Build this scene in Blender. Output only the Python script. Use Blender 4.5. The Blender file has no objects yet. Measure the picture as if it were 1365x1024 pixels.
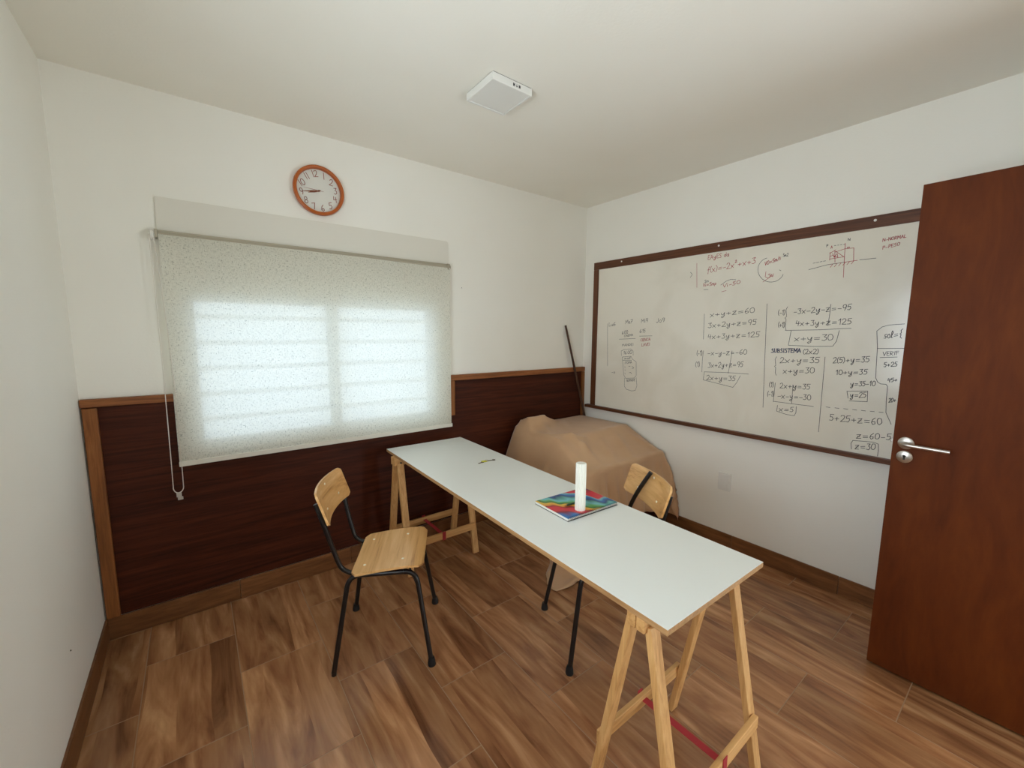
import bpy, bmesh, math, random
import numpy as np
from mathutils import Vector, Matrix

random.seed(7)
SC = bpy.context.scene
COL = SC.collection
PI = math.pi

# ------------------------------------------------------------------ camera
W, H, D = 3.33, 2.625, 3.12          # room width (x), height (z), depth (-y)
LWY = -2.12                           # centre of the window added in the left wall, out of view
cam_d = bpy.data.cameras.new('camera'); cam = bpy.data.objects.new('camera', cam_d); COL.objects.link(cam)
cam_d.sensor_width = 36.0; cam_d.lens = 14.5744; cam_d.clip_start = 0.02
_r = Vector((0.79439556, -0.60736836, 0.00627483)); _u = Vector((0.06900252, 0.10050461, 0.99254092)); _f = Vector((0.6034686, 0.78803712, -0.12175037))
cam.matrix_world = Matrix(((_r.x, _u.x, -_f.x, 0.43388), (_r.y, _u.y, -_f.y, -2.68544), (_r.z, _u.z, -_f.z, 1.50577), (0, 0, 0, 1)))
SC.camera = cam

# ------------------------------------------------------------------ sky, lights, exposure
world = bpy.data.worlds.new('daylight'); SC.world = world; world.use_nodes = True
bg = world.node_tree.nodes['Background']; bg.inputs[0].default_value = (0.80, 0.91, 1.0, 1); bg.inputs[1].default_value = 4.3

def area(name, loc, rot, sx, sy, power, color, portal=False):
    l = bpy.data.lights.new(name, 'AREA'); l.shape = 'RECTANGLE'; l.size = sx; l.size_y = sy; l.energy = power; l.color = color
    o = bpy.data.objects.new(name, l); COL.objects.link(o); o.location = loc; o.rotation_euler = rot
    if portal: l.cycles.is_portal = True
    return o
area('window_portal', (1.095, 0.22, 1.30), (-PI / 2, 0, 0), 1.36, 0.84, 1, (1, 1, 1), True)
area('hall_fill', (3.25, -4.25, 0.75), (PI / 2 + math.radians(16), 0, PI / 4), 0.9, 1.1, 62, (0.82, 0.93, 1.0))  # fill lamp added in the unseen hall, aimed through the doorway at the left wall
area('left_window_fill', (-0.55, LWY, 1.30), (0, -PI / 2 - math.radians(14), 0), 1.3, 2.0, 58, (0.84, 0.94, 1.0))  # fill lamp outside the added left window, lifts the whole room
vs = SC.view_settings
vs.view_transform = 'Standard'; vs.look = 'None'; vs.gamma = 1.0; vs.use_curve_mapping = False; vs.exposure = -0.28
SC.cycles.max_bounces = 10; SC.cycles.diffuse_bounces = 7; SC.cycles.transparent_max_bounces = 16
SC.cycles.sample_clamp_indirect = 6.0; SC.cycles.use_denoising = True; SC.cycles.caustics_reflective = False; SC.cycles.caustics_refractive = False

# ------------------------------------------------------------------ materials
def srgb(r, g, b):
    f = lambda c: (c / 255 / 12.92) if c / 255 <= 0.04045 else ((c / 255 + 0.055) / 1.055) ** 2.4
    return (f(r), f(g), f(b), 1.0)

class NT:
    def __init__(s, name):
        s.m = bpy.data.materials.new(name); s.m.use_nodes = True; s.t = s.m.node_tree; s.b = s.t.nodes['Principled BSDF']
    def n(s, kind, **kw):
        nd = s.t.nodes.new('ShaderNode' + kind)
        for k, v in kw.items():
            if k.startswith('i_'):
                key = k[2:]; key = int(key) if key.isdigit() else key.replace('_', ' ')
                nd.inputs[key].default_value = v
            else: setattr(nd, k, v)
        return nd
    def l(s, a, b): s.t.links.new(a, b)
    def math(s, op, a, b=None):
        nd = s.n('Math', operation=op)
        for i, v in enumerate((a, b)):
            if v is None: continue
            if isinstance(v, (int, float)): nd.inputs[i].default_value = v
            else: s.l(v, nd.inputs[i])
        return nd.outputs[0]
    def ramp(s, fac, stops):
        nd = s.n('ValToRGB'); e = nd.color_ramp.elements
        while len(e) < len(stops): e.new(0.5)
        for i, (p, c) in enumerate(stops): e[i].position = p; e[i].color = c
        s.l(fac, nd.inputs[0]); return nd.outputs[0]
    def mix(s, fac, a, b, mode='MIX'):
        nd = s.n('Mix', data_type='RGBA', blend_type=mode)
        for sock, v in ((nd.inputs[0], fac), (nd.inputs[6], a), (nd.inputs[7], b)):
            if isinstance(v, (int, float, tuple)): sock.default_value = v
            else: s.l(v, sock)
        return nd.outputs[2]
    def bump(s, h, strength, dist=0.002):
        nd = s.n('Bump'); nd.inputs['Strength'].default_value = strength; nd.inputs['Distance'].default_value = dist
        s.l(h, nd.inputs['Height']); s.l(nd.outputs[0], s.b.inputs['Normal'])

def plain(name, col, rough=0.5, metal=0.0, spec=0.5):
    k = NT(name); k.b.inputs['Base Color'].default_value = col; k.b.inputs['Roughness'].default_value = rough
    k.b.inputs['Metallic'].default_value = metal; k.b.inputs['Specular IOR Level'].default_value = spec
    return k.m

def paint(name, col, col2, scale=90.0, strength=0.25):
    k = NT(name); tc = k.n('TexCoord'); g = k.n('NewGeometry')
    a = k.n('TexNoise', i_Scale=1.3, i_Detail=3.0); k.l(g.outputs['Position'], a.inputs['Vector'])
    k.l(k.ramp(a.outputs[0], [(0.3, col), (0.75, col2)]), k.b.inputs['Base Color'])
    b = k.n('TexNoise', i_Scale=scale, i_Detail=4.0); k.l(g.outputs['Position'], b.inputs['Vector'])
    k.bump(b.outputs[0], strength, 0.002); k.b.inputs['Roughness'].default_value = 0.75; k.b.inputs['Specular IOR Level'].default_value = 0.3
    return k.m

def wood(name, stops, axis, rough=0.4, along=1.6, across=26.0, vary=0.12, coat=0.0, bump=0.05, spec=0.4):
    """streaky wood: noise stretched along one local axis, shifted at random for every object"""
    k = NT(name); tc = k.n('TexCoord'); oi = k.n('ObjectInfo')
    mp = k.n('Mapping'); sc = [across] * 3; sc['xyz'.index(axis)] = along; mp.inputs['Scale'].default_value = sc
    sh = k.n('CombineXYZ')
    for i, m in enumerate((13.7, 7.3, 29.1)): k.l(k.math('MULTIPLY', oi.outputs['Random'], m), sh.inputs[i])
    ad = k.n('VectorMath', operation='ADD'); k.l(tc.outputs['Object'], ad.inputs[0]); k.l(sh.outputs[0], ad.inputs[1])
    k.l(ad.outputs[0], mp.inputs['Vector'])
    a = k.n('TexNoise', i_Scale=1.0, i_Detail=6.0, i_Roughness=0.6, i_Distortion=0.8); k.l(mp.outputs[0], a.inputs['Vector'])
    b = k.n('TexNoise', i_Scale=5.0, i_Detail=4.0); k.l(mp.outputs[0], b.inputs['Vector'])
    f = k.math('ADD', k.math('MULTIPLY', a.outputs[0], 0.75), k.math('MULTIPLY', b.outputs[0], 0.25))
    c = k.ramp(f, stops)
    hv = k.n('HueSaturation'); k.l(c, hv.inputs['Color'])
    k.l(k.math('ADD', 1.0 - vary, k.math('MULTIPLY', oi.outputs['Random'], 2 * vary)), hv.inputs['Value'])
    k.l(hv.outputs[0], k.b.inputs['Base Color']); k.b.inputs['Roughness'].default_value = rough
    k.b.inputs['Specular IOR Level'].default_value = spec; k.b.inputs['Coat Weight'].default_value = coat; k.b.inputs['Coat Roughness'].default_value = 0.15
    k.bump(f, bump, 0.002)
    return k.m

def tile_material():
    """glazed wood-look floor tile: every tile prints several strips of its own shade"""
    k = NT('wood_look_tile'); tc = k.n('TexCoord'); oi = k.n('ObjectInfo'); R = oi.outputs['Random']
    sp = k.n('SeparateXYZ'); k.l(tc.outputs['Object'], sp.inputs[0])
    nw = k.n('TexNoise', i_Scale=2.2, i_Detail=1.0); sv = k.n('CombineXYZ'); k.l(k.math('MULTIPLY', R, 50.0), sv.inputs[0]); k.l(sp.outputs[1], sv.inputs[1])
    k.l(sv.outputs[0], nw.inputs['Vector'])
    xs = k.math('ADD', sp.outputs[0], k.math('MULTIPLY', k.math('SUBTRACT', nw.outputs[0], 0.5), 0.05))
    strip = k.math('FLOOR', k.math('MULTIPLY', k.math('ADD', xs, k.math('MULTIPLY', R, 3.0)), 9.0))
    wn = k.n('TexWhiteNoise', noise_dimensions='2D'); cv = k.n('CombineXYZ'); k.l(strip, cv.inputs[0]); k.l(k.math('MULTIPLY', R, 91.0), cv.inputs[1])
    k.l(cv.outputs[0], wn.inputs['Vector'])
    sh = k.n('CombineXYZ'); k.l(k.math('MULTIPLY', wn.outputs['Value'], 40.0), sh.inputs[0]); k.l(k.math('MULTIPLY', R, 60.0), sh.inputs[1]); k.l(k.math('MULTIPLY', R, 17.0), sh.inputs[2])
    ad = k.n('VectorMath', operation='ADD'); k.l(tc.outputs['Object'], ad.inputs[0]); k.l(sh.outputs[0], ad.inputs[1])
    mp = k.n('Mapping'); mp.inputs['Scale'].default_value = (9, 1.5, 10); k.l(ad.outputs[0], mp.inputs['Vector'])
    a = k.n('TexNoise', i_Scale=1.0, i_Detail=4.0, i_Roughness=0.5, i_Distortion=1.6); k.l(mp.outputs[0], a.inputs['Vector'])
    mp2 = k.n('Mapping'); mp2.inputs['Scale'].default_value = (60, 7, 10); k.l(ad.outputs[0], mp2.inputs['Vector'])
    b = k.n('TexNoise', i_Scale=1.0, i_Detail=3.0); k.l(mp2.outputs[0], b.inputs['Vector'])
    f = k.math('ADD', k.math('MULTIPLY', a.outputs[0], 0.84), k.math('MULTIPLY', b.outputs[0], 0.16))
    c = k.ramp(f, [(0.28, srgb(106, 64, 40)), (0.43, srgb(150, 102, 68)), (0.57, srgb(178, 128, 88)), (0.74, srgb(212, 164, 120))])
    hv = k.n('HueSaturation'); k.l(c, hv.inputs['Color'])
    k.l(k.math('ADD', 0.78, k.math('MULTIPLY', wn.outputs['Value'], 0.34)), hv.inputs['Value'])
    k.l(hv.outputs[0], k.b.inputs['Base Color'])
    k.l(k.math('ADD', 0.17, k.math('MULTIPLY', b.outputs[0], 0.12)), k.b.inputs['Roughness'])
    k.b.inputs['Specular IOR Level'].default_value = 0.45
    k.bump(f, 0.03, 0.002)
    return k.m

M = {}
M['wall'] = paint('wall_paint', srgb(245, 243, 236), srgb(241, 238, 229))
M['ceiling'] = paint('ceiling_paint', srgb(247, 244, 235), srgb(243, 239, 228))
M['grout'] = plain('grout', srgb(160, 124, 92), 0.8)
M['tile'] = tile_material()
M['skirting'] = wood('skirting_tile', [(0.3, srgb(88, 52, 28)), (0.55, srgb(126, 82, 48)), (0.75, srgb(150, 104, 66))], 'x', 0.35, 3.0, 22.0)
M['panel'] = wood('dark_panel', [(0.3, srgb(40, 14, 5)), (0.5, srgb(66, 27, 12)), (0.72, srgb(90, 42, 20))], 'x', 0.5, 1.4, 34.0, 0.0, 0.0, 0.04, 0.2)
M['rail'] = wood('rail_wood', [(0.3, srgb(104, 58, 26)), (0.55, srgb(146, 88, 44)), (0.75, srgb(172, 112, 62))], 'x', 0.5, 3.0, 50.0, 0.05)
M['post'] = wood('post_wood', [(0.3, srgb(104, 58, 24)), (0.55, srgb(142, 86, 40)), (0.75, srgb(168, 108, 58))], 'z', 0.5, 3.0, 50.0, 0.05)
M['frame_y'] = wood('board_frame_wood', [(0.3, srgb(66, 34, 18)), (0.55, srgb(100, 58, 34)), (0.75, srgb(124, 76, 48))], 'y', 0.45, 2.0, 60.0, 0.03)
M['frame_z'] = wood('board_stile_wood', [(0.3, srgb(66, 34, 18)), (0.55, srgb(100, 58, 34)), (0.75, srgb(124, 76, 48))], 'z', 0.45, 2.0, 60.0, 0.03)
M['door'] = wood('door_veneer', [(0.25, srgb(76, 30, 4)), (0.5, srgb(94, 42, 8)), (0.75, srgb(110, 54, 14))], 'z', 0.6, 2.2, 9.0, 0.0, 0.0, 0.02, 0.2)
M['ply_x'] = wood('plywood', [(0.3, srgb(176, 120, 64)), (0.45, srgb(218, 166, 104)), (0.6, srgb(232, 184, 124)), (0.75, srgb(242, 204, 150))], 'y', 0.35, 1.4, 22.0, 0.03, 0.3, 0.02)
M['ply_edge'] = plain('plywood_edge', srgb(206, 160, 108), 0.6)
M['pine'] = {a: wood('pine_' + a, [(0.3, srgb(178, 126, 70)), (0.5, srgb(210, 160, 100)), (0.72, srgb(228, 184, 126))], a, 0.55, 2.0, 40.0, 0.05) for a in 'xyz'}
M['white_top'] = plain('white_laminate', srgb(236, 238, 234), 0.32)
M['edge_band'] = wood('edge_band', [(0.3, srgb(150, 108, 66)), (0.55, srgb(186, 142, 94)), (0.75, srgb(204, 164, 116))], 'y', 0.6, 3.0, 60.0, 0.03)
M['black'] = plain('black_enamel', srgb(20, 17, 18), 0.3)
M['rubber'] = plain('black_rubber', srgb(14, 12, 12), 0.7)
M['steel'] = plain('brushed_steel', srgb(196, 190, 184), 0.32, 1.0)
M['screw'] = plain('screw_zinc', srgb(252, 242, 216), 0.3, 0.0)
M['white_plastic'] = plain('white_plastic', srgb(232, 231, 226), 0.4)
M['grey_white'] = plain('offwhite_enamel', srgb(226, 222, 211), 0.5)
M['alu'] = plain('beige_aluminium', srgb(176, 168, 150), 0.4, 0.3)
M['dark_gap'] = plain('dark_bracket', srgb(60, 55, 48), 0.6)
M['ink_k'] = plain('black_marker_ink', srgb(46, 46, 50), 0.6)
M['ink_r'] = plain('red_marker_ink', srgb(166, 30, 44), 0.6)
M['ink_b'] = plain('blue_marker_ink', srgb(40, 52, 92), 0.6)
M['numeral'] = plain('numeral_brown', srgb(150, 84, 70), 0.6)
M['orange'] = plain('orange_plastic', srgb(180, 90, 26), 0.35)
M['clock_face'] = plain('clock_face', srgb(222, 220, 212), 0.5)
M['hand'] = plain('hand_brown', srgb(132, 74, 46), 0.5)
M['red_strap'] = plain('red_webbing', srgb(168, 44, 48), 0.8)
M['stick'] = wood('dark_stick', [(0.3, srgb(44, 24, 14)), (0.6, srgb(74, 44, 26))], 'z', 0.5, 2.0, 50.0)
M['bead'] = plain('chain_white', srgb(226, 220, 210), 0.4)
M['clear'] = plain('clear_plastic', srgb(190, 184, 176), 0.2)
M['paper'] = plain('page_paper', srgb(232, 230, 222), 0.8)
M['yellow'] = plain('yellow_plastic', srgb(216, 206, 60), 0.4)
M['key'] = plain('dull_key_metal', srgb(110, 96, 76), 0.4, 0.8)
M['green'] = plain('dark_green_paint', srgb(24, 66, 48), 0.4)
M['tip'] = plain('pencil_wood', srgb(176, 128, 84), 0.7)
M['candle'] = plain('white_fluted', srgb(240, 238, 228), 0.5)

def whiteboard_material():
    k = NT('whiteboard'); g = k.n('NewGeometry')
    a = k.n('TexNoise', i_Scale=2.6, i_Detail=4.0, i_Distortion=0.6); k.l(g.outputs['Position'], a.inputs['Vector'])
    k.l(k.ramp(a.outputs[0], [(0.35, srgb(232, 226, 212)), (0.6, srgb(240, 235, 223))]), k.b.inputs['Base Color'])
    k.b.inputs['Roughness'].default_value = 0.17; k.b.inputs['Specular IOR Level'].default_value = 0.5
    return k.m
M['board'] = whiteboard_material()

def cloth_material():
    k = NT('beige_cloth'); tc = k.n('TexCoord')
    a = k.n('TexNoise', i_Scale=3.0, i_Detail=3.0); k.l(tc.outputs['Object'], a.inputs['Vector'])
    k.l(k.ramp(a.outputs[0], [(0.35, srgb(194, 152, 114)), (0.65, srgb(206, 166, 128))]), k.b.inputs['Base Color'])
    k.b.inputs['Roughness'].default_value = 0.62; k.b.inputs['Sheen Weight'].default_value = 0.25
    w = k.n('TexNoise', i_Scale=420.0, i_Detail=2.0); k.l(tc.outputs['Object'], w.inputs['Vector']); k.bump(w.outputs[0], 0.12, 0.001)
    return k.m
M['cloth'] = cloth_material()

def blind_material():
    """open-weave blind fabric: diffuse, translucent, and a share of open holes"""
    k = NT('blind_fabric'); tc = k.n('TexCoord'); t = k.t
    mp = k.n('Mapping'); mp.inputs['Scale'].default_value = (70, 1, 300); k.l(tc.outputs['Object'], mp.inputs['Vector'])
    mq = k.n('Mapping'); mq.inputs['Scale'].default_value = (300, 1, 70); k.l(tc.outputs['Object'], mq.inputs['Vector'])
    a = k.n('TexNoise', i_Scale=1.0, i_Detail=3.0, i_Roughness=0.6); k.l(mp.outputs[0], a.inputs['Vector'])
    b = k.n('TexNoise', i_Scale=1.0, i_Detail=3.0, i_Roughness=0.6); k.l(mq.outputs[0], b.inputs['Vector'])
    f = k.math('MINIMUM', a.outputs[0], b.outputs[0])
    colr = k.ramp(f, [(0.30, srgb(134, 130, 116)), (0.39, srgb(230, 226, 208)), (0.6, srgb(248, 244, 228))])
    d = k.n('BsdfDiffuse'); k.l(colr, d.inputs[0])
    tr = k.n('BsdfTranslucent'); k.l(k.ramp(f, [(0.30, srgb(112, 120, 128)), (0.39, srgb(222, 228, 236)), (0.6, srgb(238, 243, 250))]), tr.inputs[0])
    m1 = k.n('MixShader'); m1.inputs[0].default_value = 0.33; k.l(d.outputs[0], m1.inputs[1]); k.l(tr.outputs[0], m1.inputs[2])
    tp = k.n('BsdfTransparent'); m2 = k.n('MixShader'); m2.inputs[0].default_value = 0.05
    k.l(m1.outputs[0], m2.inputs[1]); k.l(tp.outputs[0], m2.inputs[2])
    out = [n for n in t.nodes if n.type == 'OUTPUT_MATERIAL'][0]; t.nodes.remove(k.b); k.l(m2.outputs[0], out.inputs[0])
    return k.m
M['blind'] = blind_material()

def glass_material():
    k = NT('window_glass'); t = k.t
    g = k.n('BsdfGlossy'); g.inputs['Roughness'].default_value = 0.02; tp = k.n('BsdfTransparent'); tp.inputs[0].default_value = (0.93, 0.96, 0.95, 1)
    m = k.n('MixShader'); m.inputs[0].default_value = 0.06; k.l(tp.outputs[0], m.inputs[1]); k.l(g.outputs[0], m.inputs[2])
    out = [n for n in t.nodes if n.type == 'OUTPUT_MATERIAL'][0]; t.nodes.remove(k.b); k.l(m.outputs[0], out.inputs[0])
    return k.m
M['glass'] = glass_material()

def cover_material():
    """printed notebook cover: wavy bands of colour"""
    k = NT('wavy_cover'); tc = k.n('TexCoord'); sp = k.n('SeparateXYZ'); k.l(tc.outputs['Object'], sp.inputs[0])
    mp = k.n('Mapping'); mp.inputs['Scale'].default_value = (9, 4, 1); k.l(tc.outputs['Object'], mp.inputs['Vector'])
    n = k.n('TexNoise', i_Scale=1.6, i_Detail=1.0); k.l(mp.outputs[0], n.inputs['Vector'])
    u = k.math('ADD', k.math('MULTIPLY', sp.outputs[0], 2.4), k.math('MULTIPLY', sp.outputs[1], 2.2))
    u = k.math('ADD', k.math('ADD', u, 0.5), k.math('MULTIPLY', k.math('SUBTRACT', n.outputs[0], 0.5), 0.42))
    red, dred, org, yel, grn, dgr, lbl, blu, dbl, teal = (srgb(206, 36, 56), srgb(120, 22, 40), srgb(226, 134, 52), srgb(228, 188, 72), srgb(96, 168, 88), srgb(30, 92, 52), srgb(112, 190, 206), srgb(44, 110, 178), srgb(26, 62, 120), srgb(84, 160, 150))
    nd = k.n('ValToRGB'); nd.color_ramp.interpolation = 'LINEAR'; e = nd.color_ramp.elements
    st = [(0.0, blu), (0.06, dred), (0.10, red), (0.22, red), (0.25, dred), (0.29, org), (0.37, yel), (0.40, dgr), (0.46, grn), (0.52, lbl), (0.58, teal), (0.63, dbl), (0.71, blu), (0.76, lbl), (0.80, red), (0.92, red), (0.97, dred), (1.0, dbl)]
    while len(e) < len(st): e.new(0.5)
    for i, (p_, c_) in enumerate(st): e[i].position = p_; e[i].color = c_
    k.l(u, nd.inputs[0]); k.l(nd.outputs[0], k.b.inputs['Base Color']); k.b.inputs['Roughness'].default_value = 0.15
    return k.m
M['cover'] = cover_material()

# ------------------------------------------------------------------ mesh helpers
class MB:
    def __init__(s): s.bm = bmesh.new()
    def box(s, x0, x1, y0, y1, z0, z1, mat=None):
        v = [s.bm.verts.new((x, y, z)) for x in (x0, x1) for y in (y0, y1) for z in (z0, z1)]
        F = [(0, 1, 3, 2), (4, 6, 7, 5), (0, 4, 5, 1), (2, 3, 7, 6), (0, 2, 6, 4), (1, 5, 7, 3)]
        fs = [s.bm.faces.new([v[i] for i in f]) for f in F]
        if mat is not None:
            for v_ in v: v_.co = mat @ v_.co
        return fs
    def bar(s, a, b, w, t, up=(0, 0, 1)):
        """square bar from a to b, w wide (sideways) and t thick"""
        a = Vector(a); b = Vector(b); d = (b - a); L = d.length; d.normalize(); up = Vector(up); sd = d.cross(up).normalized(); u2 = sd.cross(d)
        m = Matrix((( d.x, sd.x, u2.x, a.x), (d.y, sd.y, u2.y, a.y), (d.z, sd.z, u2.z, a.z), (0, 0, 0, 1)))
        s.box(0, L, -w / 2, w / 2, -t / 2, t / 2, m); return s
    def tube(s, pts, r, seg=12, closed=False, caps=True):
        P = [Vector(p) for p in pts]; n = len(P); rings = []; prev = None
        rr = r if isinstance(r, (list, tuple)) else [r] * n
        for i in range(n):
            if closed: t = P[(i + 1) % n] - P[i - 1]
            else: t = P[min(i + 1, n - 1)] - P[max(i - 1, 0)]
            t.normalize()
            if prev is None:
                a = Vector((0, 0, 1)) if abs(t.z) < 0.9 else Vector((1, 0, 0)); nrm = t.cross(a).normalized()
            else: nrm = (prev - t * prev.dot(t)).normalized()
            prev = nrm; bn = t.cross(nrm)
            rings.append([s.bm.verts.new(P[i] + (nrm * math.cos(2 * PI * k / seg) + bn * math.sin(2 * PI * k / seg)) * rr[i]) for k in range(seg)])
        for i in range(n if closed else n - 1):
            A = rings[i]; B = rings[(i + 1) % n]
            for k in range(seg): s.bm.faces.new((A[k], A[(k + 1) % seg], B[(k + 1) % seg], B[k]))
        if caps and not closed: s.bm.faces.new(rings[0][::-1]); s.bm.faces.new(rings[-1])
        return s
    def lathe(s, prof, seg=32, axis='z', c=(0, 0, 0)):
        rings = []; c = Vector(c)
        for r, h in prof:
            ring = []
            for k in range(seg):
                a = 2 * PI * k / seg; u, v = r * math.cos(a), r * math.sin(a)
                q = {'z': (u, v, h), 'y': (u, h, v), 'x': (h, u, v)}[axis]; ring.append(s.bm.verts.new(c + Vector(q)))
            rings.append(ring)
        for A, B in zip(rings, rings[1:]):
            for k in range(seg): s.bm.faces.new((A[k], A[(k + 1) % seg], B[(k + 1) % seg], B[k]))
        s.bm.faces.new(rings[0]); s.bm.faces.new(rings[-1]); return s
    def ribbon(s, strokes, w, origin, ex, ey, n):
        """flat pen strokes on a plane"""
        O = Vector(origin); ex = Vector(ex); ey = Vector(ey); n = Vector(n)
        for st in strokes:
            P = [O + ex * a + ey * b for a, b in st]
            for A, B in zip(P, P[1:]):
                d = B - A
                if d.length < 1e-6: continue
                d.normalize(); q = n.cross(d) * w / 2; e = d * w * 0.35
                s.bm.faces.new([s.bm.verts.new(x) for x in (A - e - q, B + e - q, B + e + q, A - e + q)])
        return s
    def build(s, name, mat, parent=None, bevel=0.0, smooth=False, seg=2, recalc=True, loc=None, angle=40):
        if recalc: bmesh.ops.recalc_face_normals(s.bm, faces=s.bm.faces)
        if bevel: bmesh.ops.bevel(s.bm, geom=s.bm.edges[:], offset=bevel, segments=seg, affect='EDGES', profile=0.5, clamp_overlap=True)
        me = bpy.data.meshes.new(name); s.bm.to_mesh(me); s.bm.free()
        if smooth:
            for p_ in me.polygons: p_.use_smooth = True
            me.set_sharp_from_angle(angle=math.radians(angle))
        me.materials.append(mat); o = bpy.data.objects.new(name, me); COL.objects.link(o)
        if parent is not None: o.parent = parent
        if loc is not None: o.location = loc
        return o

def tag(o, label=None, cat=None, group=None, kind=None):
    if label: o['label'] = label
    if cat: o['category'] = cat
    if group: o['group'] = group
    if kind: o['kind'] = kind
    return o
def empty(name, loc=(0, 0, 0), rz=0.0):
    o = bpy.data.objects.new(name, None); o.empty_display_size = 0.05; COL.objects.link(o); o.location = loc; o.rotation_euler = (0, 0, rz); return o
def bx(name, mat, parent, *b, bevel=0.0, **kw):
    m = MB(); m.box(*b); return m.build(name, mat, parent, bevel, **kw)

def arc(pts, r, n=6):
    """round the corners of a polyline"""
    P = [Vector(p) for p in pts]; out = [P[0]]
    for a, b, c in zip(P, P[1:], P[2:]):
        d1 = (a - b); d2 = (c - b); k = min(r, d1.length * 0.49, d2.length * 0.49); s, e = b + d1.normalized() * k, b + d2.normalized() * k
        for i in range(n + 1):
            t = i / n; out.append(s * (1 - t) ** 2 + b * 2 * t * (1 - t) + e * t * t)
    out.append(P[-1]); return out

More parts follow.
